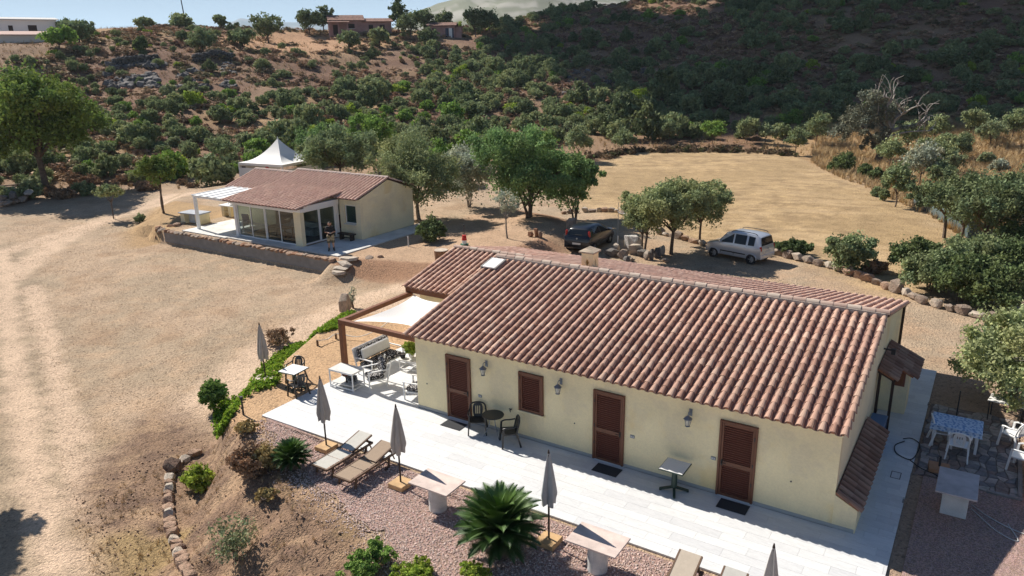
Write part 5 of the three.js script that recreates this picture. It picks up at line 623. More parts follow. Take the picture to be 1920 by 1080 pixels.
// ---- trees round the houses
tree('pine_tree', 'tall spreading pine with a bright green top at the left edge', 'tree', S(88, 362), { h: 11, h0: 3.0, w: 11.2, fork: 3.4, n: 11, leaves: 44000, size: 0.19, m: LM.pine, r0: 0.36, clumps: 20, spread: 0.3, flat: 0.6, inner: 0.2 });
tree('pine_tree', 'small rounded pine on two slim trunks beside the stone pile', 'tree', S(307, 400), { h: 4.3, h0: 2.1, w: 2.9, fork: 1.9, n: 6, leaves: 11000, size: 0.1, m: LM.pine, r0: 0.085, stems: 2, flat: 0.95, clumps: 14, gnarl: 0.3 });
tree('olive_tree', 'small flat-topped tree on a thin trunk in the pine shade', 'tree', S(213, 410), { h: 2.7, h0: 1.5, w: 2.6, fork: 1.3, n: 5, leaves: 3500, size: 0.09, m: LM.olive, r0: 0.05, flat: 0.55 });
tree('oak_tree', 'slim dark tree on a thin trunk left of the white tent', 'tree', S(421, 338), { h: 4.3, h0: 2.3, w: 4.0, fork: 2.0, n: 6, leaves: 5000, size: 0.13, m: LM.maquis, r0: 0.07, flat: 0.55 });
bush('mastic_bush', 'wide yellow-green bush in the scrub behind the small pine', S(345, 330), { w: 5.2, h: 2.0, leaves: 7000, size: 0.15, m: LM.bright });
tree('olive_tree', 'broad dark olive tree right behind the white tent', 'tree', S(640, 338), { h: 5.2, h0: 0.8, w: 8.2, n: 8, leaves: 17000, size: 0.15, m: LM.maquis, r0: 0.16 });
tree('bay_tree', 'fresh green tree above the far house ridge', 'tree', S(702, 318), { h: 6.0, h0: 1.0, w: 6.2, n: 7, leaves: 12000, size: 0.16, m: LM.green, r0: 0.16 });
tree('bay_tree', 'pale green tree behind the dark olive by the tent', 'tree', S(605, 305), { h: 4.2, h0: 0.8, w: 7.5, n: 7, leaves: 9000, size: 0.17, m: LM.acacia, r0: 0.14 });
tree('olive_tree', 'large olive tree at the right corner of the far house', 'tree', S(786, 412), { h: 6.3, h0: 0.9, w: 6.7, fork: 1.2, n: 9, leaves: 40000, size: 0.095, m: LM.olive, r0: 0.16, clumps: 14, bark: M.barkGrey });
bush('laurel_bush', 'bright green bush behind the large olive tree', S(826, 345), { w: 4.5, h: 4.2, leaves: 9000, size: 0.15, m: LM.green });
tree('eucalyptus_tree', 'silvery thin tree between the large olive and the round green tree', 'tree', S(880, 388), { h: 4.7, h0: 0.8, w: 4.6, fork: 0.7, n: 7, leaves: 8000, size: 0.13, m: LM.grey, r0: 0.07, stems: 3, bark: M.barkPale, spread: 0.38 });
tree('acacia_tree', 'dense round acacia with a vivid green top', 'tree', S(992, 408), { h: 6.3, h0: 0.5, w: 7.2, fork: 0.8, n: 11, leaves: 42000, size: 0.11, m: LM.acacia, r0: 0.13, stems: 3, clumps: 16 });
tree('olive_tree', 'dull green tree joined to the right of the vivid acacia', 'tree', S(1078, 412), { h: 4.8, h0: 0.6, w: 4.7, fork: 0.6, n: 7, leaves: 15000, size: 0.13, m: LM.acacia, r0: 0.09, stems: 3 });
tree('almond_tree', 'nearly bare young tree between the houses', 'tree', S(952, 447), { h: 3.1, h0: 1.4, w: 2.0, fork: 1.2, n: 6, leaves: 1500, size: 0.07, m: LM.grey, r0: 0.06, bark: M.barkGrey });
tree('olive_tree', 'left olive tree over the stones next to the black car', 'tree', S(1207, 477), { h: 4.0, h0: 1.3, w: 4.1, fork: 1.2, n: 7, leaves: 22000, size: 0.085, m: LM.olive, r0: 0.09, stems: 2, clumps: 14 });
tree('olive_tree', 'right olive tree beside the silver car', 'tree', S(1258, 477), { h: 4.4, h0: 1.5, w: 5.0, fork: 1.4, n: 8, leaves: 30000, size: 0.085, m: LM.olive, r0: 0.13, clumps: 14 });
tree('olive_tree', 'olive tree behind the pair next to the silver car', 'tree', S(1312, 452), { h: 3.7, h0: 1.0, w: 4.4, n: 7, leaves: 15000, size: 0.1, m: LM.olive, r0: 0.09 });
bush('pittosporum_bush', 'dark round clipped bush at the far house corner', S(811, 452), { w: 2.1, h: 1.5, leaves: 7000, size: 0.09, m: LM.dark });
tree('olive_tree', 'large pale olive tree over the right edge of the patio', 'tree', V(16.8, -0.1, -9.9), { h: 3.0, h0: 0.6, w: 4.3, fork: 1.0, n: 10, leaves: 34000, size: 0.075, m: LM.silver, r0: 0.12, clumps: 18, bark: M.barkGrey, spread: 0.28 });
{ // the tree beyond the left lower edge whose shade falls on the wheel track
  tree('olive_tree', 'tree beyond the lower left edge shading the wheel track', 'tree', V(-14.3, -1.9, 9.5), { h: 8.2, h0: 5.0, w: 2.9, fork: 4.0, n: 7, leaves: 14000, size: 0.13, m: LM.olive, r0: 0.14 });
}
// ---- garden bushes near the terrace
bush('citrus_bush', 'round glossy dark bush on a short stem beside the green strip', S(402, 768).setY(S(402, 768).y + 0.18), { w: 1.05, h: 0.95, leaves: 6000, size: 0.07, m: leafMat([0.15, 0.24, 0.06]), n: 9, clumps: 9, spread: 0.42 });
bush('mastic_bush', 'fresh light green bush above the pale stone row', S(376, 918), { w: 1.15, h: 0.85, leaves: 3200, size: 0.07, m: LM.bright });
bush('cistus_bush', 'dry olive brown bush left of the small cycad', S(470, 892), { w: 1.35, h: 0.95, leaves: 5200, size: 0.055, m: LM.brown, spread: 0.34 }); bush('cistus_bush', 'pale yellowish bush tucked against the small cycad', S(505, 878), { w: 0.95, h: 0.75, leaves: 3500, size: 0.05, m: LM.dry });
bush('oleander_bush', 'thin twiggy green shrub on the lower bank', S(442, 1048), { w: 1.2, h: 1.05, leaves: 900, size: 0.055, m: LM.sage, spread: 0.5 });
bush('lantana_bush', 'low green spreading plant at the lower edge of the bank', S(690, 1068), { w: 1.25, h: 0.5, leaves: 8500, size: 0.038, m: LM.green, n: 9, spread: 0.34 }); bush('lantana_bush', 'yellow-green low plant at the lower edge of the gravel', S(782, 1092), { w: 1.1, h: 0.4, leaves: 6500, size: 0.038, m: LM.bright, n: 9, spread: 0.34 }); bush('lantana_bush', 'small yellow-green plant at the foot of the big cycad', S(890, 1090), { w: 0.75, h: 0.35, leaves: 3800, size: 0.036, m: LM.bright, n: 8 });
bush('rosemary_bush', 'grey twiggy lavender bush behind the far parasol', S(520, 646), { w: 1.7, h: 0.75, leaves: 3000, size: 0.05, m: LM.brown }); bush('grass_clump', 'small pale green tuft at the terrace corner', S(462, 812), { w: 0.8, h: 0.35, leaves: 2200, size: 0.05, m: LM.dry }); bush('grass_clump', 'tuft of pale green grass on the bank under the small cycad', S(500, 935), { w: 0.7, h: 0.3, leaves: 1500, size: 0.05, m: LM.dry });
bush('yucca_plant', 'little green shrub under the small flat-topped tree', S(262, 418), { w: 0.9, h: 0.7, leaves: 1200, size: 0.09, m: LM.maquis }); bush('wild_shoot', 'thin pale shoot beside the standing boulder', S(662, 578), { w: 0.5, h: 1.15, leaves: 320, size: 0.05, m: LM.grey });
bush('potted_fern', 'light green potted plant on the white coffee table', V(-2.35, 0.6, -2.5), { w: 0.62, h: 0.4, leaves: 1200, size: 0.07, m: LM.bright, cat: 'potted plant', stem: false }); { const p = thing('flower_pot', 'small dark pot on the white coffee table', 'pot', -2.6, 0.424, -2.28); new B().add(new THREE.LatheGeometry([[0.01, 0], [0.08, 0], [0.13, 0.17], [0.11, 0.17], [0.08, 0.03]].map((q) => new THREE.Vector2(...q)), 16)).mesh('pot', M.black, p); new B().cyl(0.1, 0.1, 0.01, 0, 0.14, 0).mesh('soil', M.woodDk2, p); const q = thing('flower_pot', 'pale pot holding the light green plant on the coffee table', 'pot', -2.35, 0.424, -2.5); new B().add(new THREE.LatheGeometry([[0.01, 0], [0.09, 0], [0.14, 0.2], [0.12, 0.2], [0.08, 0.03]].map((q) => new THREE.Vector2(...q)), 16)).mesh('pot', M.white, q); new B().cyl(0.11, 0.11, 0.01, 0, 0.17, 0).mesh('soil', M.woodDk2, q); }
function cycad(label, at, s, seed) {   // sago palm: stout stem and arching feather fronds
  const t = thing('cycad', label, 'cycad', at.x, at.y, at.z), r = rng(seed), variants = [0, 1, 2].map((v) => { const pos = [], L = 1.0, N = 44, q = (a, b, c) => pos.push(a.x, a.y, a.z, b.x, b.y, b.z, c.x, c.y, c.z), arc = 0.5 + 0.14 * v, P = (k) => V(0, Math.sin(k * arc * 1.5) * 0.42 - k * k * 0.3 * arc * 1.4, L * k * (1 - 0.12 * k)); for (let i = 0; i < N; i++) { const k = 0.1 + 0.9 * i / N, p = P(k), d = P(k + 0.01).sub(p).normalize(), wid = 0.2 * Math.sin(PI * clamp(k * 0.9 + 0.12)) + 0.015; for (const sd of [-1, 1]) { const tip = p.clone().add(V(sd * wid, 0.06 * wid / 0.17 + 0.02, 0)).addScaledVector(d, 0.55 * wid), e = d.clone().multiplyScalar(0.011); q(p.clone().sub(e), p.clone().add(e), tip); } } const g = new THREE.BufferGeometry(); g.setAttribute('position', new THREE.Float32BufferAttribute(pos, 3)); g.computeVertexNormals(); const b = new B().add(boxUV(g)); const rp = []; for (let i = 0; i <= 6; i++) rp.push(P(i / 6)); limb(b, rp, 0.012, 0.004, 4); return b.geo(); });
  const ms = [[0.05, 0.1, 0.025], [0.065, 0.13, 0.025], [0.09, 0.17, 0.03]].map((c) => new THREE.MeshPhysicalMaterial({ color: col(...c), roughness: 0.42, transmission: 0.15, thickness: 0, side: THREE.DoubleSide }));
  new B().cyl(0.2 * s, 0.17 * s, 0.5 * s, 0, 0.2 * s, 0, 12).mesh('trunk', M.bark, t); const n = 84; for (let i = 0; i < n; i++) { const k = i / n, o = mk('frond', variants[i % 3], ms[k < 0.3 ? 2 : k < 0.65 ? 1 : 0], t); o.position.set(0, (0.46 - 0.1 * k) * s, 0); o.rotation.set(-(1.3 - 1.55 * Math.pow(k, 0.75)) + 0.1 * (r() - 0.5), i * 2.39996 + 0.2 * r(), 0, 'YXZ'); o.scale.setScalar(s * (0.72 + 0.3 * Math.sin(PI * Math.min(1, 0.25 + k * 0.7)) + 0.08 * r())); } return t;
}
cycad('big spiky cycad in front of the second parasol base', S(938, 1040).setY(-0.05), 1.32, 3); cycad('small spiky cycad left of the sun loungers', S(550, 880).setY(-0.05), 0.72, 9);
{ // green creeping plants along the edge of the sandy patio
  const r = rng(12), line = [[655, 588], [610, 618], [560, 652], [515, 690], [478, 722], [448, 755], [428, 785], [418, 810]].map(([u, v]) => S(u, v)), c = new THREE.CatmullRomCurve3(line), list = []; for (let i = 0; i < 2600; i++) { const k = r(), p = c.getPointAt(k), w = lerp(0.35, 0.85, sstep(0.1, 0.6, k)) * sstep(1.04, 0.8, k), a = r() * 6.28, d = Math.sqrt(r()) * w, x = p.x + Math.cos(a) * d, z = p.z + Math.sin(a) * d, s = 0.55 + 0.7 * r(); list.push(M4(x, H(x, z) + 0.01, z, 0, r() * 6, 0, s)); }
  const g = crownGeo([[0, 0.05, 0, 0.13, 0.07, 0.13]], 26, 0.055, 4, { clumps: 5 }); tag(inst('ground_cover', g, leafMat([0.2, 0.33, 0.045]), list, scene, () => { const k = 0.7 + 0.5 * r(); return col(k * (0.9 + 0.3 * r()), k, k * 0.8); }), 'bright green creeping plants along the edge of the sandy patio', 'ground cover');
}
// ---- right-hand side: hedge, fence, orchard
for (const [u, v, w, h, l, m] of [[1592, 508, 3.0, 2.1, 'rounded dark twiggy bush on the stone row right of the silver car', 'maquis'], [1484, 478, 2.2, 0.9, 'low dark bush just behind the silver car', 'dark'], [1640, 512, 1.2, 0.7, 'small brownish bush right of the rounded twiggy bush', 'brown'], [1714, 512, 2.6, 2.0, 'leftmost dark bush of the hedge above the stone row', 'dark'], [1745, 545, 3.2, 2.3, 'dense dark hedge bush with a broken outline', 'maquis'], [1798, 568, 3.4, 2.2, 'dark hedge bush nearest the stone row', 'dark'], [1862, 580, 3.4, 2.3, 'dark hedge bush at the right end of the stone row', 'dark'], [1835, 530, 3.6, 2.4, 'dark hedge bush behind the nearest one', 'maquis'], [1905, 545, 3.6, 2.6, 'dark hedge bush at the right edge of the view', 'dark'], [1790, 515, 2.4, 1.6, 'low hedge bush in front of the green mesh fence', 'maquis'], [1915, 500, 3.5, 2.4, 'hedge bush at the right edge below the oaks', 'dark']]) bush('mastic_bush', l, S(u, v), { w, h, leaves: Math.round(2600 + w * 2600), size: 0.095, m: LM[m] });
for (const [u, v, w, h, l] of [[1770, 446, 4.2, 4.0, 'left oak of the row along the green mesh fence'], [1800, 466, 4.4, 4.4, 'second oak of the row along the green mesh fence'], [1836, 482, 4.8, 4.8, 'tall oak in the middle of the fence row'], [1880, 478, 4.6, 4.6, 'oak at the right end of the fence row'], [1912, 440, 4.6, 4.4, 'oak cut by the right edge of the view']]) tree('oak_tree', l, 'tree', S(u, v), { w, h, h0: 1.5, fork: 1.4, n: 7, leaves: 11000, size: 0.11, m: LM.oak, r0: 0.12 });
{ const f = thing('mesh_fence', 'green mesh fence running behind the row of oaks', 'fence'), pts = [[1712, 382], [1745, 402], [1785, 428], [1828, 455], [1880, 488], [1930, 515]].map(([u, v]) => S(u, v)), pm = new THREE.MeshPhysicalMaterial({ color: col(0.035, 0.085, 0.09), roughness: 0.9, transmission: 0.35, thickness: 0, side: THREE.DoubleSide }); pts.forEach((p, i) => { new B().cyl(0.03, 0.03, 1.6, p.x, p.y + 0.75, p.z, 6).mesh('post', M.metalDark, f); if (i) { const a = pts[i - 1], m = a.clone().lerp(p, 0.5), d = p.clone().sub(a); const b = new B().beam(V(a.x, a.y + 0.72, a.z).addScaledVector(d, 0.01), V(p.x, p.y + 0.72, p.z).addScaledVector(d, -0.01), 0.01, 1.4); b.mesh('net', pm, f); } }); }
for (const [u, v, w, h, m, l] of [[1580, 324, 2.8, 2.1, 'dark', 'solitary round dark bush at the field corner'], [1622, 333, 1.8, 1.3, 'dark', 'left of two small dark bushes by the field corner'], [1642, 340, 1.8, 1.2, 'dark', 'right of two small dark bushes by the field corner'], [1642, 368, 0.9, 0.7, 'maquis', 'tiny bush on the field margin'], [1657, 376, 0.8, 0.9, 'maquis', 'tiny bush beside the small field margin tree']]) bush('mastic_bush', l, S(u, v), { w, h, leaves: 4500, size: 0.12, m: LM[m] });
[[1678, 388, 2.6, 2.5, 'maquis', 'small tree at the field margin above the fence'], [1722, 352, 3.3, 3.0, 'grey', 'thin greyish olive in the dry grass'], [1668, 318, 2.6, 2.6, 'olive', 'olive tree next to the foot of the dead oak'], [1750, 326, 2.8, 3.0, 'olive', 'olive tree in the middle of the dry grass'], [1762, 358, 2.0, 2.4, 'maquis', 'dark young olive above the oak row'], [1782, 330, 1.8, 2.2, 'sage', 'pale young olive on the open dry grass'], [1700, 290, 3.0, 3.4, 'maquis', 'dark olive right behind the dead oak'], [1752, 268, 2.5, 3.0, 'olive', 'olive at the upper margin of the dry grass'], [1800, 302, 2.3, 2.2, 'maquis', 'slim olive on a visible trunk in the dry grass'], [1772, 282, 1.6, 1.7, 'olive', 'little olive near the slim one'], [1822, 262, 2.9, 3.4, 'olive', 'olive at the upper right margin of the dry grass'], [1855, 276, 2.4, 3.0, 'sage', 'pale olive on the upper dry grass'], [1898, 262, 2.6, 3.2, 'maquis', 'olive at the upper right edge'], [1846, 312, 1.2, 1.4, 'sage', 'tiny pale sapling low in the dry grass'], [1872, 330, 1.3, 1.5, 'grey', 'tiny grey sapling at the right of the dry grass'], [1490, 292, 2.7, 2.2, 'maquis', 'lone small tree at the far end of the field'], [1400, 268, 2.5, 2.6, 'olive', 'young olive on the earth bank behind the field'], [1337, 272, 2.7, 2.8, 'green', 'young green tree at the track behind the field'], [1435, 270, 2.0, 2.3, 'sage', 'pale young olive on the track bend'], [1530, 274, 3.2, 3.0, 'maquis', 'tree at the left of the dead oak'], [1085, 304, 3.4, 3.2, 'maquis', 'dark young oak at the near left corner of the field'], [1255, 270, 2.6, 2.6, 'maquis', 'young dark tree on the left of the earth bank'], [1165, 285, 2.2, 3.0, 'maquis', 'low dark tree at the start of the earth bank']]
  .forEach(([u, v, h, w, m, l]) => tree('olive_tree', l, 'tree', S(u, v), { h: h * 1.25, w: w * 1.15, h0: h * 0.38, fork: h * 0.35, n: 5, leaves: 3400, size: 0.14, m: LM[m], r0: 0.06, spread: 0.36 }));
{ // old half-dead oak
  const at = S(1646, 302), r = rng(19), t = thing('dead_oak', 'big half-dead oak with bare pale branches above the dry grass', 'tree', at.x, at.y, at.z), b = new B(), c = new B(); limb(b, [V(0, -0.2, 0), V(0.3, 1.8, 0), V(0.9, 3.6, -0.3)], 0.42, 0.3, 9); limb(b, [V(0.1, 0.9, 0), V(-0.7, 2.4, 0.2), V(-2.0, 3.8, 0.4)], 0.24, 0.12, 7);
  const L = []; const br = (s, e, r0, dead, depth) => { const m = s.clone().lerp(e, 0.5).add(V((r() - 0.5) * 0.9, 0.35 * r(), (r() - 0.5) * 0.9)); limb(dead ? c : b, [s, m, e], r0, r0 * 0.35, 5); if (depth) for (let i = 0; i < 3; i++) br(m.clone().lerp(e, 0.3 + 0.7 * r()), e.clone().add(V((r() - 0.45) * 2.4, 0.3 + 1.4 * r(), (r() - 0.5) * 2.2)), r0 * 0.45, dead, depth - 1); };
  br(V(0.9, 3.6, -0.3), V(2.2, 5.4, 0), 0.3, true, 2); br(V(0.9, 3.5, -0.3), V(0.4, 6.6, 0), 0.28, true, 2); br(V(0.9, 3.3, -0.3), V(4.3, 4.2, 0.6), 0.26, true, 2); br(V(0.7, 3.2, -0.3), V(-1.0, 6.0, -0.3), 0.2, false, 1); br(V(0.4, 2.6, 0), V(4.8, 3.6, 1.2), 0.14, true, 1); br(V(-0.6, 5.0, 0), V(-1.4, 7.8, 0), 0.1, true, 1);
  b.mesh('trunk', M.bark, t); c.mesh('dead_branch', mat([0.3, 0.27, 0.245], 0.9), t); mk('crown', crownGeo([[-2.2, 4.6, 0.3, 1.7, 1.3, 1.6], [-1.3, 6.2, -0.2, 1.5, 1.2, 1.4], [-3.6, 3.4, 0.4, 1.3, 1.0, 1.2], [0.6, 5.2, -0.6, 1.1, 0.9, 1.0], [-0.6, 3.2, 0.9, 1.2, 0.9, 1.1], [-1.2, 1.9, 0.6, 0.9, 0.7, 0.8], [2.6, 3.8, 0.3, 0.8, 0.6, 0.7], [4.4, 4.0, 0.6, 0.7, 0.5, 0.6]], 9000, 0.15, 91, { clumps: 9, spread: 0.33 }), LM.grey.clone(), t); t.children[2].material.color = col(0.2, 0.21, 0.15);
}
// ---- stone row along the drive, stones and steps
{
  const row = (label, pts, s0, s1, seed) => { const w = thing('stone_row', label, 'stone row'), r = rng(seed), c = new THREE.CatmullRomCurve3(pts.map(([u, v]) => S(u, v))), L = c.getLength(); for (let s = 0; s < L;) { const l = lerp(s0, s1, r()), k = clamp((s + l / 2) / L), p = c.getPointAt(k), q = c.getTangentAt(k), hh = l * (0.62 + 0.35 * r()); stone(w, r, p.x + 0.15 * (r() - 0.5), H(p.x, p.z) + hh * 0.34, p.z + 0.15 * (r() - 0.5), l * 0.72, hh, l * 1.0, Math.atan2(q.x, q.z) + 0.25 * (r() - 0.5)); s += l * 0.97; } return w; };
  row('row of large pale boulders edging the drive on the right', [[1450, 476], [1500, 490], [1560, 504], [1620, 526], [1680, 548], [1740, 572], [1800, 588], [1872, 606]], 0.5, 0.85, 71);
  row('row of stones behind the two cars', [[1052, 402], [1100, 398], [1150, 398], [1180, 408]], 0.4, 0.7, 72); row('row of stones behind the olive trees by the silver car', [[1228, 438], [1270, 447], [1310, 458], [1345, 466]], 0.4, 0.75, 73);
  const r = rng(33), ring = thing('rock_group', 'grey and pale rocks round the foot of the olive beside the black car', 'rocks'); for (const [u, v, sx, sy] of [[1147, 480, 0.9, 0.75], [1155, 472, 0.5, 0.6], [1168, 484, 0.7, 0.7], [1176, 489, 0.55, 0.4], [1190, 476, 1.0, 0.8], [1205, 480, 0.8, 0.7], [1212, 487, 0.35, 0.8], [1222, 487, 0.35, 0.9], [1232, 483, 0.5, 0.8], [1240, 478, 0.5, 0.7], [1248, 492, 0.5, 0.35], [1182, 490, 0.4, 0.3]]) { const p = S(u, v); stone(ring, r, p.x, p.y + sy * 0.34, p.z, sx, sy, sx * 0.9, undefined, [M.stone, M.stoneGrey, M.stonePale][Math.floor(r() * 3)]); }
  const wp = S(1185, 470), wo = thing('white_boulder', 'bright white boulder between the rocks and the black car', 'boulder', wp.x, wp.y, wp.z, 0.4); const o = stone(wo, r, 0, 0.5, 0, 1.15, 1.15, 0.9, 0, mat([0.78, 0.77, 0.76], 0.9, { map: rep(T.stone, 0.7), bumpMap: T.stoneBump, bumpScale: 0.05 })); o.name = 'boulder';
  const mp = S(1072, 438), me = thing('standing_stone', 'tall pale standing stone above the little stone steps', 'standing stone', mp.x, mp.y, mp.z, 0.3); const q = stone(me, r, 0, 0.55, 0, 0.75, 1.35, 0.5, 0, M.stone); q.name = 'stone';
  const m2 = S(1003, 444), me2 = thing('small_rocks', 'pair of small reddish upright rocks left of the standing stone', 'rocks', m2.x, m2.y, m2.z); stone(me2, r, 0.1, 0.25, 0, 0.4, 0.75, 0.35, 0, M.stoneRed); stone(me2, r, -0.25, 0.15, 0.1, 0.35, 0.5, 0.3, 0, M.stoneRed); stone(me2, r, 0.42, 0.2, 0.1, 0.28, 0.6, 0.3, 0, M.stonePink);
  const sp = thing('garden_steps', 'short flight of stone slabs climbing towards the young bare tree', 'steps'); [[1006, 445], [1012, 453], [1018, 459]].forEach(([u, v], i) => { const p = S(1068 + i * 13, 446 + i * 8); const k = stone(sp, r, p.x, p.y + 0.06 + 0.06 * (2 - i), p.z, 0.95, 0.26, 0.6, 0.5, M.stonePale); k.name = 'step'; });
  const jk = thing('stone_heap', 'heap of grey stones and timber at the left edge under the pine', 'stones'), jr = rng(3); for (let i = 0; i < 34; i++) { const p = S(-20 + 78 * jr(), 362 + 26 * jr()); stone(jk, jr, p.x, p.y + 0.2 + 0.7 * jr() * jr(), p.z, 0.6 + 0.7 * jr(), 0.4 + 0.4 * jr(), 0.6 + 0.4 * jr(), undefined, [M.stoneGrey, M.stone, M.stonePale][i % 3]); } for (let i = 0; i < 7; i++) { const p = S(2 + 8 * i, 372 - 4 * (i % 3)); new B().beam(V(p.x - 1.3, p.y + 0.7, p.z + 0.4 * jr()), V(p.x + 1.2, p.y + 0.9 + 0.3 * jr(), p.z - 0.6), 0.18, 0.1).mesh('plank', M.woodOld, jk); }
}
{ // hillside scrub
  const r = rng(2024), kinds = [
    ['olive_shrub', 'grey-green olive shrub in the scrub of the hillside', (LM.olive), 1.0], ['mastic_shrub', 'dark green mastic shrub in the scrub of the hillside', (LM.maquis), 1.0], ['myrtle_shrub', 'fresh yellow-green shrub in the scrub of the hillside', (LM.bright), 0.85], ['heather_shrub', 'low brown dry shrub in the scrub of the hillside', (LM.brown), 0.62], ['holm_oak_shrub', 'large dark holm oak shrub in the scrub of the hillside', (LM.oak), 1.35], ['sage_shrub', 'pale silvery shrub in the scrub of the hillside', (LM.sage), 0.9], ['laurel_shrub', 'mid green leafy shrub in the scrub of the hillside', (LM.green), 0.95]];
  const geos = kinds.map((k, i) => [0, 1, 2].map((q) => { const rr = rng(900 + i * 10 + q), L = lobesFor(4.0, 0.0, i === 3 ? 1.7 : i === 4 ? 3.2 : 2.7, 6, rr, 0.8); L.forEach((l) => { l[1] -= 0.25; }); return crownGeo(L, 2100, 0.26, 70 + i * 10 + q, { clumps: 15, spread: 0.27, long: 1.4, inner: 0.1 }); }));
  const all = []; let guard = 0; const tent = S(512, 330), keepOut = [[tent.x, tent.z, 5], ...[[680, 52, 11], [836, 70, 9], [40, 80, 14], [90, 62, 8]].map(([u, v, q]) => { const p = S(u, v); return [p.x, p.z, q]; })];
  while (all.length < 2700 && guard++ < 60000) {
    const u = -160 + 2240 * r(), q = r(), d = Math.sqrt(lerp(74 * 74, 290 * 290, q)), b = bearing(u, 120), hl = Math.hypot(b.x, b.z), x = VIEW.x + b.x / hl * d, z = VIEW.z + b.z / hl * d, [t] = hillPart(x, z); const d0 = table(HILL, u)[0];
    if (d < d0 - 14 || t > 1.06) continue; if (d < d0 - 2 && u > 480) continue; if (u < 480 && d < 80) continue; if (u > 1080 && u < 1560 && d < d0 + 4) continue; if (u > 1540 && d < d0 + 18) continue;
    if (keepOut.some(([kx, kz, kr]) => Math.hypot(x - kx, z - kz) < kr)) continue; const sc = sdPoly(CREST, x, z); if (sc < -1 && r() < 0.93) continue; if (sdPoly(FIELD, x, z) < 3) continue; 
    const n = fbm(x * 0.045, z * 0.045, 201, 4), nb = fbm(x * 0.03 + 9, z * 0.03, 211, 3); let dens = u < 1000 ? 0.85 : 0.95; if (u < 1000) { const bald = sstep(0.42, 0.6, t) * sstep(0.46, 0.58, n); dens -= 0.85 * bald; if (t > 0.4 && u > 150 && u < 780) dens *= 0.3; } else { dens -= 0.35 * sstep(900, 1100, u) * sstep(0.1, 0.4, t) + 0.45 * sstep(0.43, 0.56, nb) * sstep(0.15, 0.4, t); } if (r() > dens) continue;
    const g = fbm(x * 0.06, z * 0.06, 301, 3), p = r(); let k; if (u < 520 && d < d0 + 10) k = p < 0.62 ? 3 : p < 0.7 ? 5 : p < 0.84 ? 0 : p < 0.94 ? 1 : 6; else if (u < 900 && t < 0.55) k = p < 0.3 ? 0 : p < 0.5 ? 1 : p < 0.58 ? 2 : p < 0.76 ? 3 : p < 0.86 ? 5 : p < 0.9 ? 4 : 6; else if (u < 900) k = p < 0.3 ? 0 : p < 0.5 ? 1 : p < 0.56 ? 2 : p < 0.84 ? 3 : p < 0.9 ? 5 : 4; else k = p < 0.36 ? 0 : p < 0.56 ? 1 : p < 0.58 ? 2 : p < 0.82 ? 3 : p < 0.94 ? 4 : p < 0.96 ? 5 : 6; if (g > 0.62 && k === 2 && r() < 0.5) k = 6;
    const s = kinds[k][3] * (t > 0.45 && u < 800 ? 0.6 : 1) * (0.34 + 0.95 * r() * r() * (0.7 + 0.6 * g) + 0.12 * r()); if (all.some((a) => (a.x - x) ** 2 + (a.z - z) ** 2 < ((a.s + s) * 1.08) ** 2)) continue; all.push({ x, z, y: H(x, z), k, s, ry: r() * 6.28, v: Math.floor(r() * 3), hy: 0.75 + 0.65 * r(), show: s / d });
  }
  all.forEach((a) => { if (a.k === 3) a.s *= 0.85; });
  all.sort((a, b) => b.show - a.show); console.log('shrubs', all.length);
  kinds.forEach(([name, label, m], k) => { const mine = all.filter((a) => a.k === k), near = mine.slice(0, k === 0 || k === 1 ? 70 : 40), src = [null, null, null]; near.forEach((a) => { let o; if (!src[a.v]) { o = src[a.v] = mk(name, geos[k][a.v], m); tag(o, label, 'shrub', label.split(' in the')[0].replace('shrub', 'shrubs') + ' on the hillside'); o.position.set(a.x, a.y, a.z); o.rotation.y = a.ry; o.scale.set(a.s, a.s * a.hy, a.s); } else copyOf(src[a.v], null, a.x, a.y, a.z, a.ry, a.s).scale.set(a.s, a.s * a.hy, a.s); });
    const rest = mine.slice(near.length); [0, 1, 2].forEach((v) => { const l = rest.filter((a) => a.v === v); if (l.length) tag(inst(name.replace('shrub', 'scrub'), geos[k][v], m, l.map((a) => M4(a.x, a.y, a.z, 0, a.ry, 0, a.s, a.s * a.hy, a.s)), scene), 'far ' + label.split(' in the')[0].replace('shrub', 'scrub') + ' covering the upper hillside', 'scrub'); }); });
}
{ // low brown heath between the taller shrubs
  const r = rng(77), L = []; let q = 0; while (L.length < 5200 && q++ < 60000) { const u = -150 + 2200 * r(), d = Math.sqrt(lerp(86 * 86, 275 * 275, r())), b = bearing(u, 120), h = Math.hypot(b.x, b.z), x = VIEW.x + b.x / h * d, z = VIEW.z + b.z / h * d, [t] = hillPart(x, z); if (t < 0.03 || t > 1.03 || (u > 1060 && t < 0.14)) continue; if (sdPoly(CREST, x, z) < 0 && r() < 0.9) continue; if (u < 900 && fbm(x * 0.07, z * 0.07, 91, 3) < 0.4) continue; const s = 0.5 + 0.9 * r(); L.push(M4(x, H(x, z), z, 0, r() * 6, 0, s * 1.3, s * 0.7, s * 1.3)); }
  tag(inst('heath', crownGeo([[0, 0.25, 0, 0.9, 0.45, 0.9]], 260, 0.17, 99, { clumps: 12, spread: 0.42 }), leafMat([0.4, 0.28, 0.19], 0.1), L, scene, () => { const k = 0.55 + 0.6 * r(), p = r(); return p < 0.3 ? col(0.7 * k, 0.85 * k, 0.7 * k) : col(k, k * (0.85 + 0.2 * r()), k * 0.9); }), 'low dry brown heath between the taller shrubs of the hillside', 'heath');
}
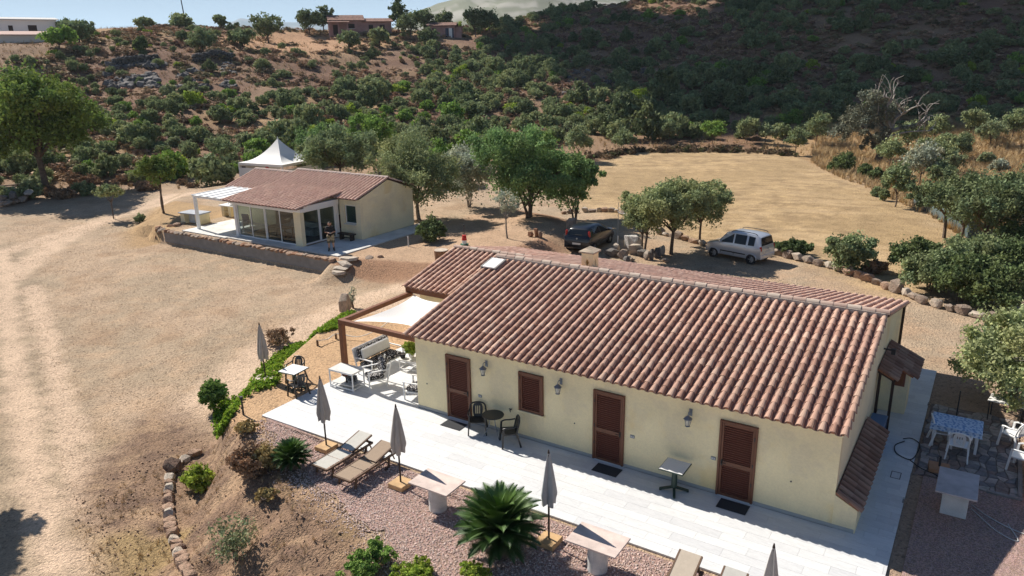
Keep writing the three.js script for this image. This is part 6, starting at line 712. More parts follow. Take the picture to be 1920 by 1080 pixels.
{ // dry grass
  const r = rng(404), pos = []; for (let i = 0; i < 14; i++) { const a = r() * 6.28, l = 0.5 + 0.5 * r(), sx = Math.cos(a), sz = Math.sin(a), o = 0.12 * r(), w = 0.016; pos.push(sx * o - sz * w, 0, sz * o + sx * w, sx * o + sz * w, 0, sz * o - sx * w, sx * (o + 0.35 * l), l, sz * (o + 0.35 * l)); } const g = new THREE.BufferGeometry(); g.setAttribute('position', new THREE.Float32BufferAttribute(pos, 3)); g.computeVertexNormals(); const gm = mat([1, 1, 1], 1), tint = () => { const k = 0.75 + 0.5 * r(), p = r(); return col(0.47 * k, (0.33 + 0.03 * p) * k, (0.16 + 0.05 * p) * k); };
  const scat = (n, s0, s1, f) => { const l = []; let q = 0; while (l.length < n && q++ < n * 12) { const p = f(); if (!p) continue; const s = lerp(s0, s1, r()); l.push(M4(p[0], H(p[0], p[1]) - 0.02, p[1], 0.3 * (r() - 0.5), r() * 6, 0.3 * (r() - 0.5), s * 1.5, s, s * 1.5)); } return l; };
  const pol = (u0, u1, d0, d1) => () => { const u = lerp(u0, u1, r()), d = Math.sqrt(lerp(d0 * d0, d1 * d1, r())), b = bearing(u, 120), h = Math.hypot(b.x, b.z); return [VIEW.x + b.x / h * d, VIEW.z + b.z / h * d]; };
  const ok = (f, test) => () => { const p = f(); return test(...p) ? p : null; };
  tag(inst('dry_grass', g, gm, scat(9000, 0.45, 0.95, ok(pol(1540, 2000, 55, 125), (x, z) => sdPoly(FIELD, x, z) > 0.3)), scene, tint), 'tall dry grass on the right above the field', 'dry grass');
  tag(inst('dry_grass', g, gm, scat(12000, 0.3, 0.8, ok(pol(-100, 1540, 80, 230), (x, z) => sdPoly(FIELD, x, z) > 0.5 && sdPoly(GUEST, x, z) > 2 && fbm(x * 0.06, z * 0.06, 7, 3) > 0.42)), scene, tint), 'dry grass between the shrubs of the hillside', 'dry grass');
  tag(inst('stubble', g, gm, scat(9000, 0.04, 0.11, ok(pol(1050, 1900, 44, 98), (x, z) => sdPoly(FIELD, x, z) < 0.5)), scene, tint), 'short straw stubble of the mown field', 'stubble');
  tag(inst('straw', g, mat([1, 1, 1], 1), scat(26000, 0.03, 0.09, ok(pol(-60, 760, 19, 70), (x, z) => sdPoly(PLAT, x, z) > 0.6 && sdPoly(GUEST, x, z) > 0.4 && fbm(x * 0.5, z * 0.5, 9, 3) > 0.36)), scene, () => { const k = 0.55 + 0.6 * r(); return col(0.5 * k, 0.37 * k, 0.235 * k); }), 'thin straw and litter scattered over the dry yard', 'straw');
  tag(inst('dry_grass', g, gm, scat(700, 0.08, 0.24, ok(() => [-7 + 13 * r(), 3.6 + 6 * r()], (x, z) => { const s = sdPoly(PLAT, x, z); return s > 0.1 && s < 5 && fbm(x * 0.9, z * 0.9, 17, 3) > 0.44; })), scene, tint), 'dry grass tufts on the earth bank below the gravel', 'dry grass');
  const pr = rng(6), cl = []; while (cl.length < 1500) { const x = -8 + 14 * pr(), z = 3.5 + 6 * pr(), s = sdPoly(PLAT, x, z); if (s > 0 && s < 5) { const k = 0.02 + 0.07 * pr() * pr(); cl.push(M4(x, H(x, z) + k * 0.3, z, pr() * 6, pr() * 6, 0, k)); } } while (cl.length < 4200) { const x = -34 + 32 * pr(), z = -12 + 20 * pr(); if (sdPoly(PLAT, x, z) > 0.5) { const k = 0.012 + 0.03 * pr() * pr(); cl.push(M4(x, H(x, z) + k * 0.3, z, pr() * 6, pr() * 6, 0, k)); } }
  tag(inst('clods', rockGeo(77, 0.8, 14), mat([1, 1, 1], 1), cl, scene, () => { const k = 0.7 + 0.5 * pr(); return col(0.4 * k, 0.27 * k, 0.18 * k); }), 'earth clods and small stones on the bank and yard', 'clods');
}
// ---------------------------------------------------------------- cars
function car(t, P) {
  const n = P.st.length, ring = (s) => { const [x, yb, yw, yr, wb, ws, wr] = s; return [[yb, 0], [yb, wb * 0.82], [yb + 0.07, wb], [lerp(yb, yw, 0.55), ws + 0.02], [yw - 0.02, ws], [lerp(yw, yr, 0.55), lerp(ws, wr, clamp((0.55 * (yr - yw) + 0.02) / Math.max(0.05, yr - yw - 0.03)))], [yr - 0.05, wr], [yr - 0.012, wr * 0.86], [yr, wr * 0.5], [yr + 0.006, 0]].map(([y, z]) => [x, y, z]); };
  const pos = [], q = (a, b, c, d) => pos.push(...a, ...b, ...c, ...a, ...c, ...d), mir = (p) => [p[0], p[1], -p[2]], Rg = P.st.map(ring);
  for (const m of [(p) => p, mir]) { for (let i = 1; i < n; i++) for (let k = 1; k < 10; k++) { const a = Rg[i - 1][k - 1], b = Rg[i - 1][k], c = Rg[i][k], d = Rg[i][k - 1]; m === mir ? q(m(a), m(b), m(c), m(d)) : q(m(a), m(d), m(c), m(b)); } for (const i of [0, n - 1]) for (let k = 2; k < 10; k++) pos.push(...m(Rg[i][0]), ...m(Rg[i][k - 1]), ...m(Rg[i][k])); }
  let g = new THREE.BufferGeometry(); g.setAttribute('position', new THREE.Float32BufferAttribute(pos, 3)); g = toCreasedNormals(mergeVertices(g), 0.75); mk('body', boxUV(g), P.paint, t);
  const sideAt = (x, f) => { let i = 1; while (i < n - 1 && P.st[i][0] > x) i++; const a = P.st[i - 1], b = P.st[i], k = (x - a[0]) / (b[0] - a[0]), L = (j) => lerp(a[j], b[j], k), yw = L(2) - 0.02, yr = L(3) - 0.05, y = lerp(yw, yr, f); return [x, y, lerp(L(5), L(6), f)]; };
  const pane = (name, c, off, m = M.darkGlass) => { const [a, b, d, e] = c.map((v) => V(...v)), nrm = b.clone().sub(a).cross(e.clone().sub(a)).normalize(); const cc = a.clone().add(b).add(d).add(e).multiplyScalar(0.25); if (nrm.dot(V(cc.x * 0.5, cc.y - 0.8, cc.z)) < 0) nrm.negate(); const pts = [a, b, d, e].flatMap((v) => [v.clone().addScaledVector(nrm, off), v.clone().addScaledVector(nrm, off - 0.03)]); return mk(name, boxUV(new ConvexGeometry(pts)), m, t); };
  for (const s of [1, -1]) {
    P.win.forEach(([xa, xb, la = 0.1, lb = 0.1, ha = 0.93, hb = 0.93]) => pane('side_window', [sideAt(xa, la), sideAt(xb, lb), sideAt(xb, hb), sideAt(xa, ha)].map(([x, y, z]) => [x, y, z * s]), 0.012));
    for (const x of P.seams) new B().box(0.012, 0.62, 0.012, x, P.sill + 0.38, (P.hw + 0.002) * s, 0, 0, 0).mesh('door_gap', M.black, t);
    for (const x of P.handles) new B().box(0.16, 0.03, 0.03, x, P.beltY - 0.1, (P.hw + 0.012) * s, 0, 0, 0, 0.008).mesh('door_handle', P.trim || M.black, t);
    new B().span(P.wf - 2.0, P.wf - 0.42, P.sill + 0.17, P.sill + 0.235, (P.hw + 0.005) * s - 0.012, (P.hw + 0.005) * s + 0.014, 0.004).mesh('side_trim', M.black, t);
    const mp = sideAt(P.mirror, 0.08); new B().add(chamfer(0.1, 0.13, 0.2, 0.03), mp[0], mp[1] + 0.05, (mp[2] + 0.1) * s).mesh('mirror', P.mirrorMat || P.paint, t);
    new B().add(chamfer(0.13, P.tail[3], P.tail[4], 0.03), P.tail[0], P.tail[1], P.tail[2] * s).mesh('tail_light', M.tail ??= mat([0.35, 0.015, 0.015], 0.25), t);
    new B().add(chamfer(0.16, 0.17, 0.34, 0.04), P.head[0], P.head[1], P.head[2] * s).mesh('headlight', M.lens ??= mat([0.6, 0.62, 0.64], 0.12), t);
    if (P.rails) new B().tube([V(P.rails[0], P.rails[2] - 0.06, P.rails[3] * s), V(P.rails[0] - 0.1, P.rails[2], P.rails[3] * s), V(P.rails[1] + 0.1, P.rails[2] + 0.01, P.rails[3] * s), V(P.rails[1], P.rails[2] - 0.05, P.rails[3] * s)], 0.02, 6, 16).mesh('roof_rail', M.black, t);
    for (const x of [P.wf, P.wr]) { const w = new THREE.Group(); w.name = 'wheel'; w.position.set(x, P.wrad, (P.hw - 0.075) * s); t.add(w); mk('tyre', boxUV(new THREE.LatheGeometry([[P.wrad * 0.62, -0.09], [P.wrad * 0.95, -0.095], [P.wrad, -0.06], [P.wrad, 0.06], [P.wrad * 0.95, 0.095], [P.wrad * 0.62, 0.09]].map((v) => new THREE.Vector2(...v)), 28).rotateX(PI / 2)), M.rubber, w); const rb = new B(); rb.cyl(P.wrad * 0.64, P.wrad * 0.64, 0.11, 0, 0, 0, 24, PI / 2); for (let k = 0; k < 5; k++) { const a = k / 5 * 6.283; rb.beam(V(0, 0, 0.07 * s), V(Math.cos(a) * P.wrad * 0.6, Math.sin(a) * P.wrad * 0.6, 0.06 * s), 0.05, 0.03); } rb.cyl(0.06, 0.06, 0.05, 0, 0, 0.06 * s, 12, PI / 2).mesh('rim', M.rim ??= mat([0.42, 0.43, 0.44], 0.35, { metalness: 0.6 }), w); const ar = new THREE.TorusGeometry(P.wrad + 0.045, 0.028, 6, 22, PI); new B().add(ar, x, P.wrad, (P.hw + 0.004) * s).mesh('wheel_arch', P.arch || M.black, t); new B().add(new THREE.CylinderGeometry(P.wrad + 0.045, P.wrad + 0.045, 0.02, 22, 1, false, 0, PI).rotateX(PI / 2).rotateZ(PI / 2 * 0), x, P.wrad, (P.hw - 0.002) * s).mesh('arch_liner', M.black, t); }
  }
  pane('windscreen', P.ws, 0.014); pane('rear_window', P.rw, 0.014);
  new B().add(chamfer(0.1, 0.26, P.hw * 1.92, 0.04), P.rear + 0.02, P.bump, 0).mesh('rear_bumper', P.bumperMat || P.paint, t); new B().add(chamfer(0.1, 0.26, P.hw * 1.86, 0.04), P.front - 0.02, P.bump, 0).mesh('front_bumper', P.bumperMat || P.paint, t);
  new B().box(0.012, 0.11, 0.5, P.plate[0], P.plate[1], 0, 0, 0, 0).mesh('number_plate', mat([0.6, 0.6, 0.58], 0.5), t); new B().box(0.012, 0.11, 0.5, P.front + 0.035, P.bump, 0).mesh('number_plate', M.white, t);
  new B().cyl(0.05, 0.05, 0.02, P.plate[0] + (P.badge?.[0] || 0), P.badge?.[1] || P.plate[1] + 0.2, 0, 14, 0, 0, PI / 2).mesh('badge', M.rim, t);
  new B().box(0.03, 0.02, 0.4, P.rw[0][0] - 0.03, P.rw[0][1] + 0.03, 0.08, 0, 0, 0.2).mesh('wiper', M.black, t);
}
{
  const silver = new THREE.MeshPhysicalMaterial({ color: col(0.58, 0.61, 0.66), metalness: 0.45, roughness: 0.34, clearcoat: 0.8, clearcoatRoughness: 0.08, side: THREE.DoubleSide });
  const a = S(1338, 481), b = S(1408, 495), c = a.clone().lerp(b, 0.5), h = a.clone().sub(b).normalize(), t = thing('parked_car', 'silver boxy hatchback with roof rails parked by the stone row', 'car'); const right = V(-h.z, 0, h.x); c.addScaledVector(right, 0.72); t.position.set(c.x, H(c.x, c.z), c.z); t.rotation.y = Math.atan2(-h.z, h.x); t.scale.setScalar(1.02);
  car(t, { paint: silver, hw: 0.79, sill: 0.3, beltY: 0.98, wf: 1.16, wr: -1.2, wrad: 0.28, front: 1.72, rear: -1.76, bump: 0.45, mirror: 0.72, seams: [0.72, -0.1, -0.9], handles: [0.02, -0.78], trim: silver,
    st: [[1.74, 0.34, 0.66, 0.7, 0.62, 0.66, 0.5], [1.62, 0.24, 0.8, 0.84, 0.72, 0.74, 0.62], [1.2, 0.22, 0.9, 0.94, 0.76, 0.79, 0.7], [0.92, 0.22, 0.96, 1.02, 0.76, 0.8, 0.72], [0.45, 0.22, 0.98, 1.56, 0.76, 0.8, 0.62], [0.15, 0.22, 0.98, 1.63, 0.76, 0.8, 0.62], [-0.7, 0.22, 0.99, 1.65, 0.76, 0.8, 0.62], [-1.4, 0.24, 1.0, 1.62, 0.76, 0.79, 0.61], [-1.6, 0.28, 0.99, 1.54, 0.74, 0.77, 0.58], [-1.73, 0.3, 0.96, 1.02, 0.72, 0.76, 0.7], [-1.77, 0.36, 0.8, 0.84, 0.68, 0.72, 0.66]],
    win: [[0.68, -0.02, 0.1, 0.1, 0.4, 0.92], [-0.12, -0.82, 0.1, 0.1, 0.92, 0.92], [-0.95, -1.32, 0.1, 0.12, 0.92, 0.9]], ws: [[0.9, 1.04, 0.66], [0.9, 1.04, -0.66], [0.48, 1.52, -0.56], [0.48, 1.52, 0.56]], rw: [[-1.72, 1.08, 0.6], [-1.72, 1.08, -0.6], [-1.615, 1.5, -0.54], [-1.615, 1.5, 0.54]], tail: [-1.7, 0.9, 0.7, 0.3, 0.12], head: [1.6, 0.72, 0.5], plate: [-1.785, 0.72], badge: [0, 0.9], rails: [0.2, -1.4, 1.68, 0.57], arch: silver });
  const dark = new THREE.MeshPhysicalMaterial({ color: col(0.012, 0.016, 0.026), metalness: 0.2, roughness: 0.3, clearcoat: 0.5, clearcoatRoughness: 0.08, side: THREE.DoubleSide });
  const p = S(1114, 473), q = S(1140, 457), hh = q.clone().sub(p).setY(0).normalize(), cc = p.clone().lerp(q, 0.5), lf = V(hh.z, 0, -hh.x), u = thing('parked_car', 'black rounded hatchback parked by the rocks and the olive tree', 'car'); cc.addScaledVector(lf, 0.78); u.scale.setScalar(1.07); u.position.set(cc.x, H(cc.x, cc.z), cc.z); u.rotation.y = Math.atan2(-hh.z, hh.x);
  car(u, { paint: dark, hw: 0.82, sill: 0.3, beltY: 0.95, wf: 1.25, wr: -1.24, wrad: 0.3, front: 2.0, rear: -1.92, bump: 0.46, mirror: 0.75, seams: [0.85, -0.35], handles: [-0.22], mirrorMat: dark, bumperMat: dark,
    st: [[2.0, 0.34, 0.6, 0.63, 0.55, 0.6, 0.45], [1.8, 0.24, 0.76, 0.8, 0.74, 0.76, 0.6], [1.3, 0.22, 0.86, 0.92, 0.78, 0.82, 0.7], [0.95, 0.22, 0.92, 1.0, 0.78, 0.83, 0.72], [0.1, 0.22, 0.95, 1.45, 0.78, 0.83, 0.6], [-0.3, 0.22, 0.97, 1.49, 0.78, 0.83, 0.6], [-1.0, 0.23, 1.0, 1.5, 0.78, 0.83, 0.6], [-1.5, 0.25, 1.03, 1.45, 0.77, 0.81, 0.57], [-1.66, 0.27, 1.03, 1.38, 0.76, 0.8, 0.56], [-1.87, 0.3, 0.98, 1.05, 0.73, 0.78, 0.68], [-1.93, 0.34, 0.86, 0.9, 0.7, 0.75, 0.62], [-1.95, 0.38, 0.66, 0.7, 0.64, 0.68, 0.58]],
    win: [[0.82, -0.3, 0.12, 0.1, 0.2, 0.9], [-0.4, -1.3, 0.12, 0.25, 0.9, 0.88]], ws: [[0.93, 1.02, 0.66], [0.93, 1.02, -0.66], [0.13, 1.43, -0.55], [0.13, 1.43, 0.55]], rw: [[-1.86, 1.08, 0.62], [-1.86, 1.08, -0.62], [-1.68, 1.36, -0.52], [-1.68, 1.36, 0.52]], tail: [-1.76, 1.12, 0.68, 0.42, 0.13], head: [1.8, 0.72, 0.55], plate: [-1.99, 0.62], badge: [0.06, 0.9], arch: dark });
}
// ---------------------------------------------------------------- the man on the guest terrace
function mcGeo(f, c, half, res) { const mc = new MarchingCubes(res, new THREE.MeshBasicMaterial(), false, false, 120000), hs = res / 2; for (let k = 0; k < res; k++) for (let j = 0; j < res; j++) for (let i = 0; i < res; i++) mc.field[k * res * res + j * res + i] = -f(c[0] + (i - hs) / hs * half, c[1] + (j - hs) / hs * half, c[2] + (k - hs) / hs * half); mc.isolation = 0; mc.update(); const n = mc.count, g = new THREE.BufferGeometry(); const p = new Float32Array(n * 3); for (let i = 0; i < n * 3; i++) p[i] = mc.positionArray[i] * half + c[i % 3]; g.setAttribute('position', new THREE.BufferAttribute(p, 3)); const m = mergeVertices(g, 1e-5); m.computeVertexNormals(); return m; }
const smin = (a, b, k) => { const h = clamp(0.5 + 0.5 * (b - a) / k); return lerp(b, a, h) - k * h * (1 - h); };
function caps(list, k) { return (x, y, z) => { let d = 9; for (const [a, b, r0, r1] of list) { const ex = b[0] - a[0], ey = b[1] - a[1], ez = b[2] - a[2], t = clamp(((x - a[0]) * ex + (y - a[1]) * ey + (z - a[2]) * ez) / (ex * ex + ey * ey + ez * ez + 1e-9)), q = Math.hypot(x - a[0] - ex * t, y - a[1] - ey * t, z - a[2] - ez * t) - lerp(r0, r1, t); d = d > 8 ? q : smin(d, q, k); } return d; }; }
{
  const t = thing('person', 'man in a black t-shirt and camouflage shorts holding a controller', 'person', -18.2, 0.05, -13.95, 0.82);
  const legs = [-1, 1].flatMap((s) => [[[s * 0.1, 0.93, 0], [s * 0.125, 0.5, 0.03], 0.095, 0.062], [[s * 0.125, 0.5, 0.03], [s * 0.14, 0.09, -0.02], 0.06, 0.042], [[s * 0.14, 0.06, -0.03], [s * 0.17, 0.04, 0.16], 0.045, 0.035]]);
  const arms = [-1, 1].flatMap((s) => [[[s * 0.19, 1.44, -0.01], [s * 0.27, 1.17, -0.01], 0.06, 0.046], [[s * 0.27, 1.17, -0.01], [s * 0.1, 1.16, 0.25], 0.044, 0.03]]);
  const torso = [[[0, 0.95, 0], [0, 1.12, 0.01], 0.145, 0.14], [[-0.06, 1.2, 0.01], [0.06, 1.2, 0.01], 0.14, 0.14], [[-0.1, 1.4, 0], [0.1, 1.4, 0], 0.105, 0.105], [[0, 1.45, -0.01], [0, 1.57, 0.02], 0.06, 0.055]];
  const head = [[[0, 1.6, 0.045], [0, 1.67, 0.02], 0.078, 0.098], [[0, 1.57, 0.08], [0, 1.565, 0.085], 0.045, 0.04], [[0, 1.635, 0.125], [0, 1.605, 0.148], 0.012, 0.016], [[-0.098, 1.63, 0.02], [-0.1, 1.6, 0.02], 0.016, 0.012], [[0.098, 1.63, 0.02], [0.1, 1.6, 0.02], 0.016, 0.012], [[-0.05, 1.652, 0.1], [0.05, 1.652, 0.1], 0.014, 0.014]];
  const body = mcGeo(caps([...legs, ...arms, ...torso], 0.035), [0, 0.85, 0.04], 0.92, 84), hd = mcGeo(caps([...head, [[0, 1.45, -0.01], [0, 1.57, 0.02], 0.06, 0.055]], 0.02), [0, 1.6, 0.04], 0.2, 60);
  const b = new B().add(body).add(hd); for (const s of [-1, 1]) { const w = [s * 0.1, 1.16, 0.25], hand = [[w, [s * 0.07, 1.165, 0.31], 0.026, 0.03], [[s * 0.055, 1.19, 0.3], [s * 0.02, 1.205, 0.325], 0.011, 0.009]]; for (let i = 0; i < 4; i++) { const y = 1.185 - i * 0.016, l = [0.9, 1, 0.95, 0.75][i]; hand.push([[s * 0.075, y, 0.325], [s * 0.06, y - 0.004, 0.325 + 0.035 * l], 0.009, 0.0085], [[s * 0.06, y - 0.004, 0.325 + 0.035 * l], [s * 0.035, y - 0.008, 0.33 + 0.03 * l], 0.0085, 0.0075]); } b.add(mcGeo(caps(hand, 0.006), [s * 0.07, 1.17, 0.3], 0.1, 52)); }
  b.mesh('body', M.skin, t);
  const shirt = [[[0, 0.93, 0], [0, 1.12, 0.01], 0.165, 0.158], [[-0.06, 1.2, 0.01], [0.06, 1.2, 0.01], 0.155, 0.155], [[-0.1, 1.4, 0], [0.1, 1.4, 0], 0.122, 0.122], ...[-1, 1].map((s) => [[s * 0.17, 1.44, -0.01], [s * 0.25, 1.22, -0.01], 0.082, 0.074])]; const sf = caps(shirt, 0.05); mk('t_shirt', mcGeo((x, y, z) => Math.max(sf(x, y, z), 0.9 - y, y - 1.515), [0, 1.2, 0], 0.42, 60), M.shirt, t);
  const shorts = [[[-0.05, 0.93, 0], [0.05, 0.93, 0], 0.16, 0.16], ...[-1, 1].map((s) => [[s * 0.1, 0.9, 0], [s * 0.13, 0.5, 0.025], 0.125, 0.105])]; const hf = caps(shorts, 0.04); mk('shorts', boxUV(mcGeo((x, y, z) => Math.max(hf(x, y, z), 0.5 - y, y - 0.98), [0, 0.72, 0], 0.36, 56)), M.camo, t);
  const hair = caps([[[0, 1.685, -0.01], [0, 1.655, -0.03], 0.103, 0.1], [[0, 1.72, 0.03], [0, 1.73, 0.07], 0.06, 0.045]], 0.03); mk('hair', mcGeo((x, y, z) => Math.max(hair(x, y, z), 1.63 - y + Math.max(0, z) * 0.7), [0, 1.68, 0], 0.18, 44), M.hair, t); const bd = caps([[[-0.05, 1.575, 0.07], [0.05, 1.575, 0.07], 0.042, 0.042], [[0, 1.55, 0.1], [0, 1.555, 0.105], 0.034, 0.03]], 0.02); mk('beard', mcGeo(bd, [0, 1.57, 0.08], 0.12, 34), M.hair, t);
  const eb = new B(); for (const s of [-1, 1]) eb.add(new THREE.SphereGeometry(0.011, 10, 8), s * 0.035, 1.632, 0.112); eb.mesh('eyes', mat([0.05, 0.035, 0.025], 0.2), t); new B().box(0.045, 0.009, 0.008, 0, 1.578, 0.142).mesh('mouth', mat([0.3, 0.1, 0.08], 0.6), t);
  const shoe = caps([-1, 1].flatMap((s) => [[[s * 0.14, 0.06, -0.05], [s * 0.172, 0.045, 0.18], 0.055, 0.045], [[s * 0.14, 0.08, -0.02], [s * 0.138, 0.22, -0.012], 0.052, 0.052]]), 0.02); mk('shoes', mcGeo((x, y, z) => Math.max(shoe(x, y, z), 0.003 - y), [0, 0.14, 0.05], 0.27, 52), M.black, t);
  const c = thing('controller', 'small grey controller in the hands of the man', 'controller'), cp = V(0, 1.19, 0.33).applyAxisAngle(V(0, 1, 0), 0.82).add(t.position); c.position.copy(cp); c.rotation.y = 0.82; new B().add(chamfer(0.15, 0.05, 0.1, 0.012), 0, -0.03, 0, 0.4).mesh('body', mat([0.3, 0.3, 0.31], 0.5), c); new B().cyl(0.008, 0.008, 0.025, -0.045, 0.01, 0).cyl(0.008, 0.008, 0.025, 0.045, 0.01, 0).mesh('stick', M.black, c); new B().box(0.13, 0.075, 0.008, 0, 0.045, 0.045, -0.5).mesh('screen', M.black, c);
}
// ---------------------------------------------------------------- houses on the crest, pole, far hills
const facing = (p, extra = 0) => Math.atan2(VIEW.x - p.x, VIEW.z - p.z) + extra;
function farHouse(name, label, at, ry, blocks, wallM, roofM) {   // blocks: [x0, x1, z0, z1, eave, ridge, windows, doors]
  const t = thing(name, label, 'house', at.x, at.y - 0.3, at.z, ry);
  for (const [x0, x1, z0, z1, e, rd, win = [], dr = []] of blocks) {
    new B().span(x0, x1, -1.2, e, z0, z1).mesh('wall', wallM, t); const zm = (z0 + z1) / 2, o = 0.45;
    if (rd > e) { const s = new THREE.Shape([[-z1 - o, e - 0.08], [-zm, rd], [-z0 + o, e - 0.08], [-z0 + o, e + 0.12], [-zm, rd + 0.22], [-z1 - o, e + 0.12]].map((q) => new THREE.Vector2(...q))); const g = new THREE.ExtrudeGeometry(s, { depth: x1 - x0 + 2 * o, bevelEnabled: false }); g.rotateY(PI / 2); new B().add(boxUV(g), x0 - o, 0, 0).mesh('roof', roofM, t); const s2 = new THREE.Shape([[-z1, e - 0.001], [-zm, rd - 0.03], [-z0, e - 0.001]].map((q) => new THREE.Vector2(...q))); const g2 = new THREE.ExtrudeGeometry(s2, { depth: x1 - x0 - 0.002, bevelEnabled: false }); g2.rotateY(PI / 2); new B().add(boxUV(g2), x0 + 0.001, 0, 0).mesh('gable', wallM, t); } else new B().span(x0 - 0.2, x1 + 0.2, e + 0.001, e + 0.25, z0 - 0.2, z1 + 0.2).mesh('roof', roofM, t);
    for (const [x, y, w, h] of win) { const g = new THREE.Group(); g.name = 'window'; t.add(g); new B().span(x - w / 2 - 0.1, x + w / 2 + 0.1, y - h / 2 - 0.1, y - h / 2, z1 + 0.001, z1 + 0.14).mesh('sill', M.slab, g); new B().span(x - w / 2, x + w / 2, y - h / 2, y + h / 2, z1 + 0.001, z1 + 0.05).mesh('shutter', M.woodDk2, g); }
    for (const [x, w, h, m] of dr) new B().span(x - w / 2, x + w / 2, -0.2, h, z1 + 0.001, z1 + 0.06).mesh('door', m, t);
  } return t;
}
{
  const rf = mat([0.3, 0.15, 0.11], 0.9, { map: rep(T.tile, 0.35) }), navy = mat([0.02, 0.03, 0.07], 0.4);
  const p1 = crest(681, 0.955), h1 = farHouse('pink_house', 'long pink house with a tiled roof on the hill crest', p1, facing(p1, 0.1), [[-8, 0.4, -4, 3.2, 3.2, 4.5, [[-2.6, 1.9, 1.6, 1.1]], [[-6.6, 1.2, 2.2, M.woodDk2]]], [0.402, 7.6, -3.4, 3.1, 2.9, 3.7, [[2.3, 1.6, 1.1, 1.2], [5.2, 1.6, 1.2, 1.2]]]], M.pink, rf);
  for (const x of [-8.3, -6, -3.7]) new B().span(x - 0.15, x + 0.15, -1, 2.7, 5.0, 5.3).mesh('porch_pillar', M.pink, h1); new B().box(5.4, 0.14, 2.4, -5.9, 2.92, 4.3, 0.14).mesh('porch_roof', rf, h1);
  const p2 = crest(838, 0.91); farHouse('pink_house', 'small pink cottage with dark doorway below the crest trees', p2, facing(p2, -0.1), [[-4.2, 2.6, -3, 2.6, 2.7, 3.4, [[-2.6, 1.5, 1.0, 1.3]], [[0.6, 0.8, 2.1, navy], [1.5, 0.8, 2.1, M.white], [2.1, 0.4, 2.1, navy]]], [2.602, 4.2, -2.6, 1.8, 2.3, 2.3]], M.pink, rf);
  const p3 = crest(40, 0.98); farHouse('white_house', 'long white house with small dark windows at the left end of the crest', p3, facing(p3, 0.15), [[-9, 7.5, -4, 2.5, 3.6, 4.0, [[-1.0, 1.9, 0.8, 1.1], [2.9, 1.9, 1.6, 1.3], [7, 1.9, 0.6, 0.6]]]], mat([0.8, 0.78, 0.74], 0.9), mat([0.55, 0.54, 0.52], 0.9));
  const p4 = crest(50, 0.93); farHouse('white_annex', 'low annex with a pinkish roof in front of the long white house', p4, facing(p4, 0.12), [[-5.5, 5.5, -2.5, 2, 1.5, 2.1, [], []], [5.502, 7.6, -2, 2.2, 2.4, 2.4, [[6.7, 0.9, 0.9, 1.4]]]], mat([0.75, 0.68, 0.62], 0.9), mat([0.55, 0.38, 0.32], 0.9));
  const pp = crest(359, 0.985), po = thing('telegraph_pole', 'thin leaning telegraph pole on the hill crest', 'pole', pp.x, pp.y, pp.z); po.rotation.z = 0.1; new B().cyl(0.14, 0.1, 11, 0, 5.4, 0, 8).mesh('shaft', M.metalDark, po); new B().box(1.4, 0.1, 0.1, 0, 10.4, 0).mesh('cross_arm', M.metalDark, po);
  [[508, 62, 6.2, 8.2, 'oak', 'broad dark oak alone on the bare crest'], [586, 54, 5.6, 6.5, 'oak', 'left of two oaks beside the long pink house'], [612, 52, 6.2, 5.6, 'oak', 'right of two oaks beside the long pink house'], [752, 56, 9.0, 5.2, 'dark', 'tall dark pine behind the long pink house'], [770, 70, 6.4, 7.5, 'oak', 'round dark oak between the two pink houses'], [806, 60, 6.2, 5.2, 'oak', 'dark oak behind the pink cottage on the left'], [836, 56, 6.2, 5.2, 'oak', 'dark oak behind the pink cottage roof'], [892, 70, 7.6, 6.6, 'oak', 'tall oak to the right of the pink cottage'], [918, 66, 6.4, 7.0, 'oak', 'broad oak next to the tall one on the crest'], [380, 98, 4.6, 5.8, 'maquis', 'dark round tree above the ruined walls'], [456, 90, 3.6, 4.4, 'maquis', 'loose small tree on the sandy patch'], [440, 82, 2.6, 2.6, 'maquis', 'little tree left of the loose one on the sandy patch'], [352, 50, 3.2, 6.0, 'olive', 'wide low tree at the foot of the telegraph pole'], [424, 49, 3.0, 3.4, 'maquis', 'small round tree on the crest right of the pole'], [138, 56, 3.4, 4.6, 'maquis', 'dark bush tree on the crest next to the white house'], [282, 50, 2.2, 4.6, 'olive', 'low wide tree on the crest left of the pole'], [266, 102, 3.2, 2.8, 'dark', 'dark upright small tree above the ruined walls'], [150, 82, 4.2, 7.0, 'maquis', 'broad bushy tree right of the white house'], [112, 92, 3.6, 6.0, 'green', 'green bushy tree below the white house'], [655, 96, 4.2, 6, 'maquis', 'bushy tree below the long pink house'], [712, 88, 4.2, 6, 'olive', 'grey-green tree on the slope under the pink houses']].forEach(([u, v, h, w, m, l]) => tree('oak_tree', l, 'tree', v < 64 ? crest(u, 0.985 - Math.max(0, v - 52) * 0.007) : S(u, v), { h, w, h0: h * 0.16, fork: h * 0.2, n: 6, leaves: 2600, size: 0.34, m: LM[m], r0: 0.18, spread: 0.34 }));
  // ruined dry-stone walls and rocks on the left hillside
  const r = rng(55); [['dark ruined stone wall on the left hillside', [[214, 126], [240, 121], [270, 118], [298, 117]]], ['dark ruined stone wall above the rock outcrop', [[364, 116], [390, 111], [415, 110], [436, 114]]]].forEach(([l, pts]) => { const w = thing('ruined_wall', l, 'wall'), c = new THREE.CatmullRomCurve3(pts.map(([u, v]) => S(u, v))), L = []; for (let i = 0; i < 330; i++) { const p = c.getPointAt(r()), y = H(p.x, p.z); L.push(M4(p.x + 0.6 * (r() - 0.5), y + 1.3 * r(), p.z + 0.6 * (r() - 0.5), r(), r() * 6, r(), 0.5 + 0.5 * r(), 0.35 + 0.25 * r(), 0.5)); } inst('stones', rockGeos[2], M.stoneGrey, L, w, () => { const k = 0.5 + 0.6 * r(); return col(k, k, k); }); });
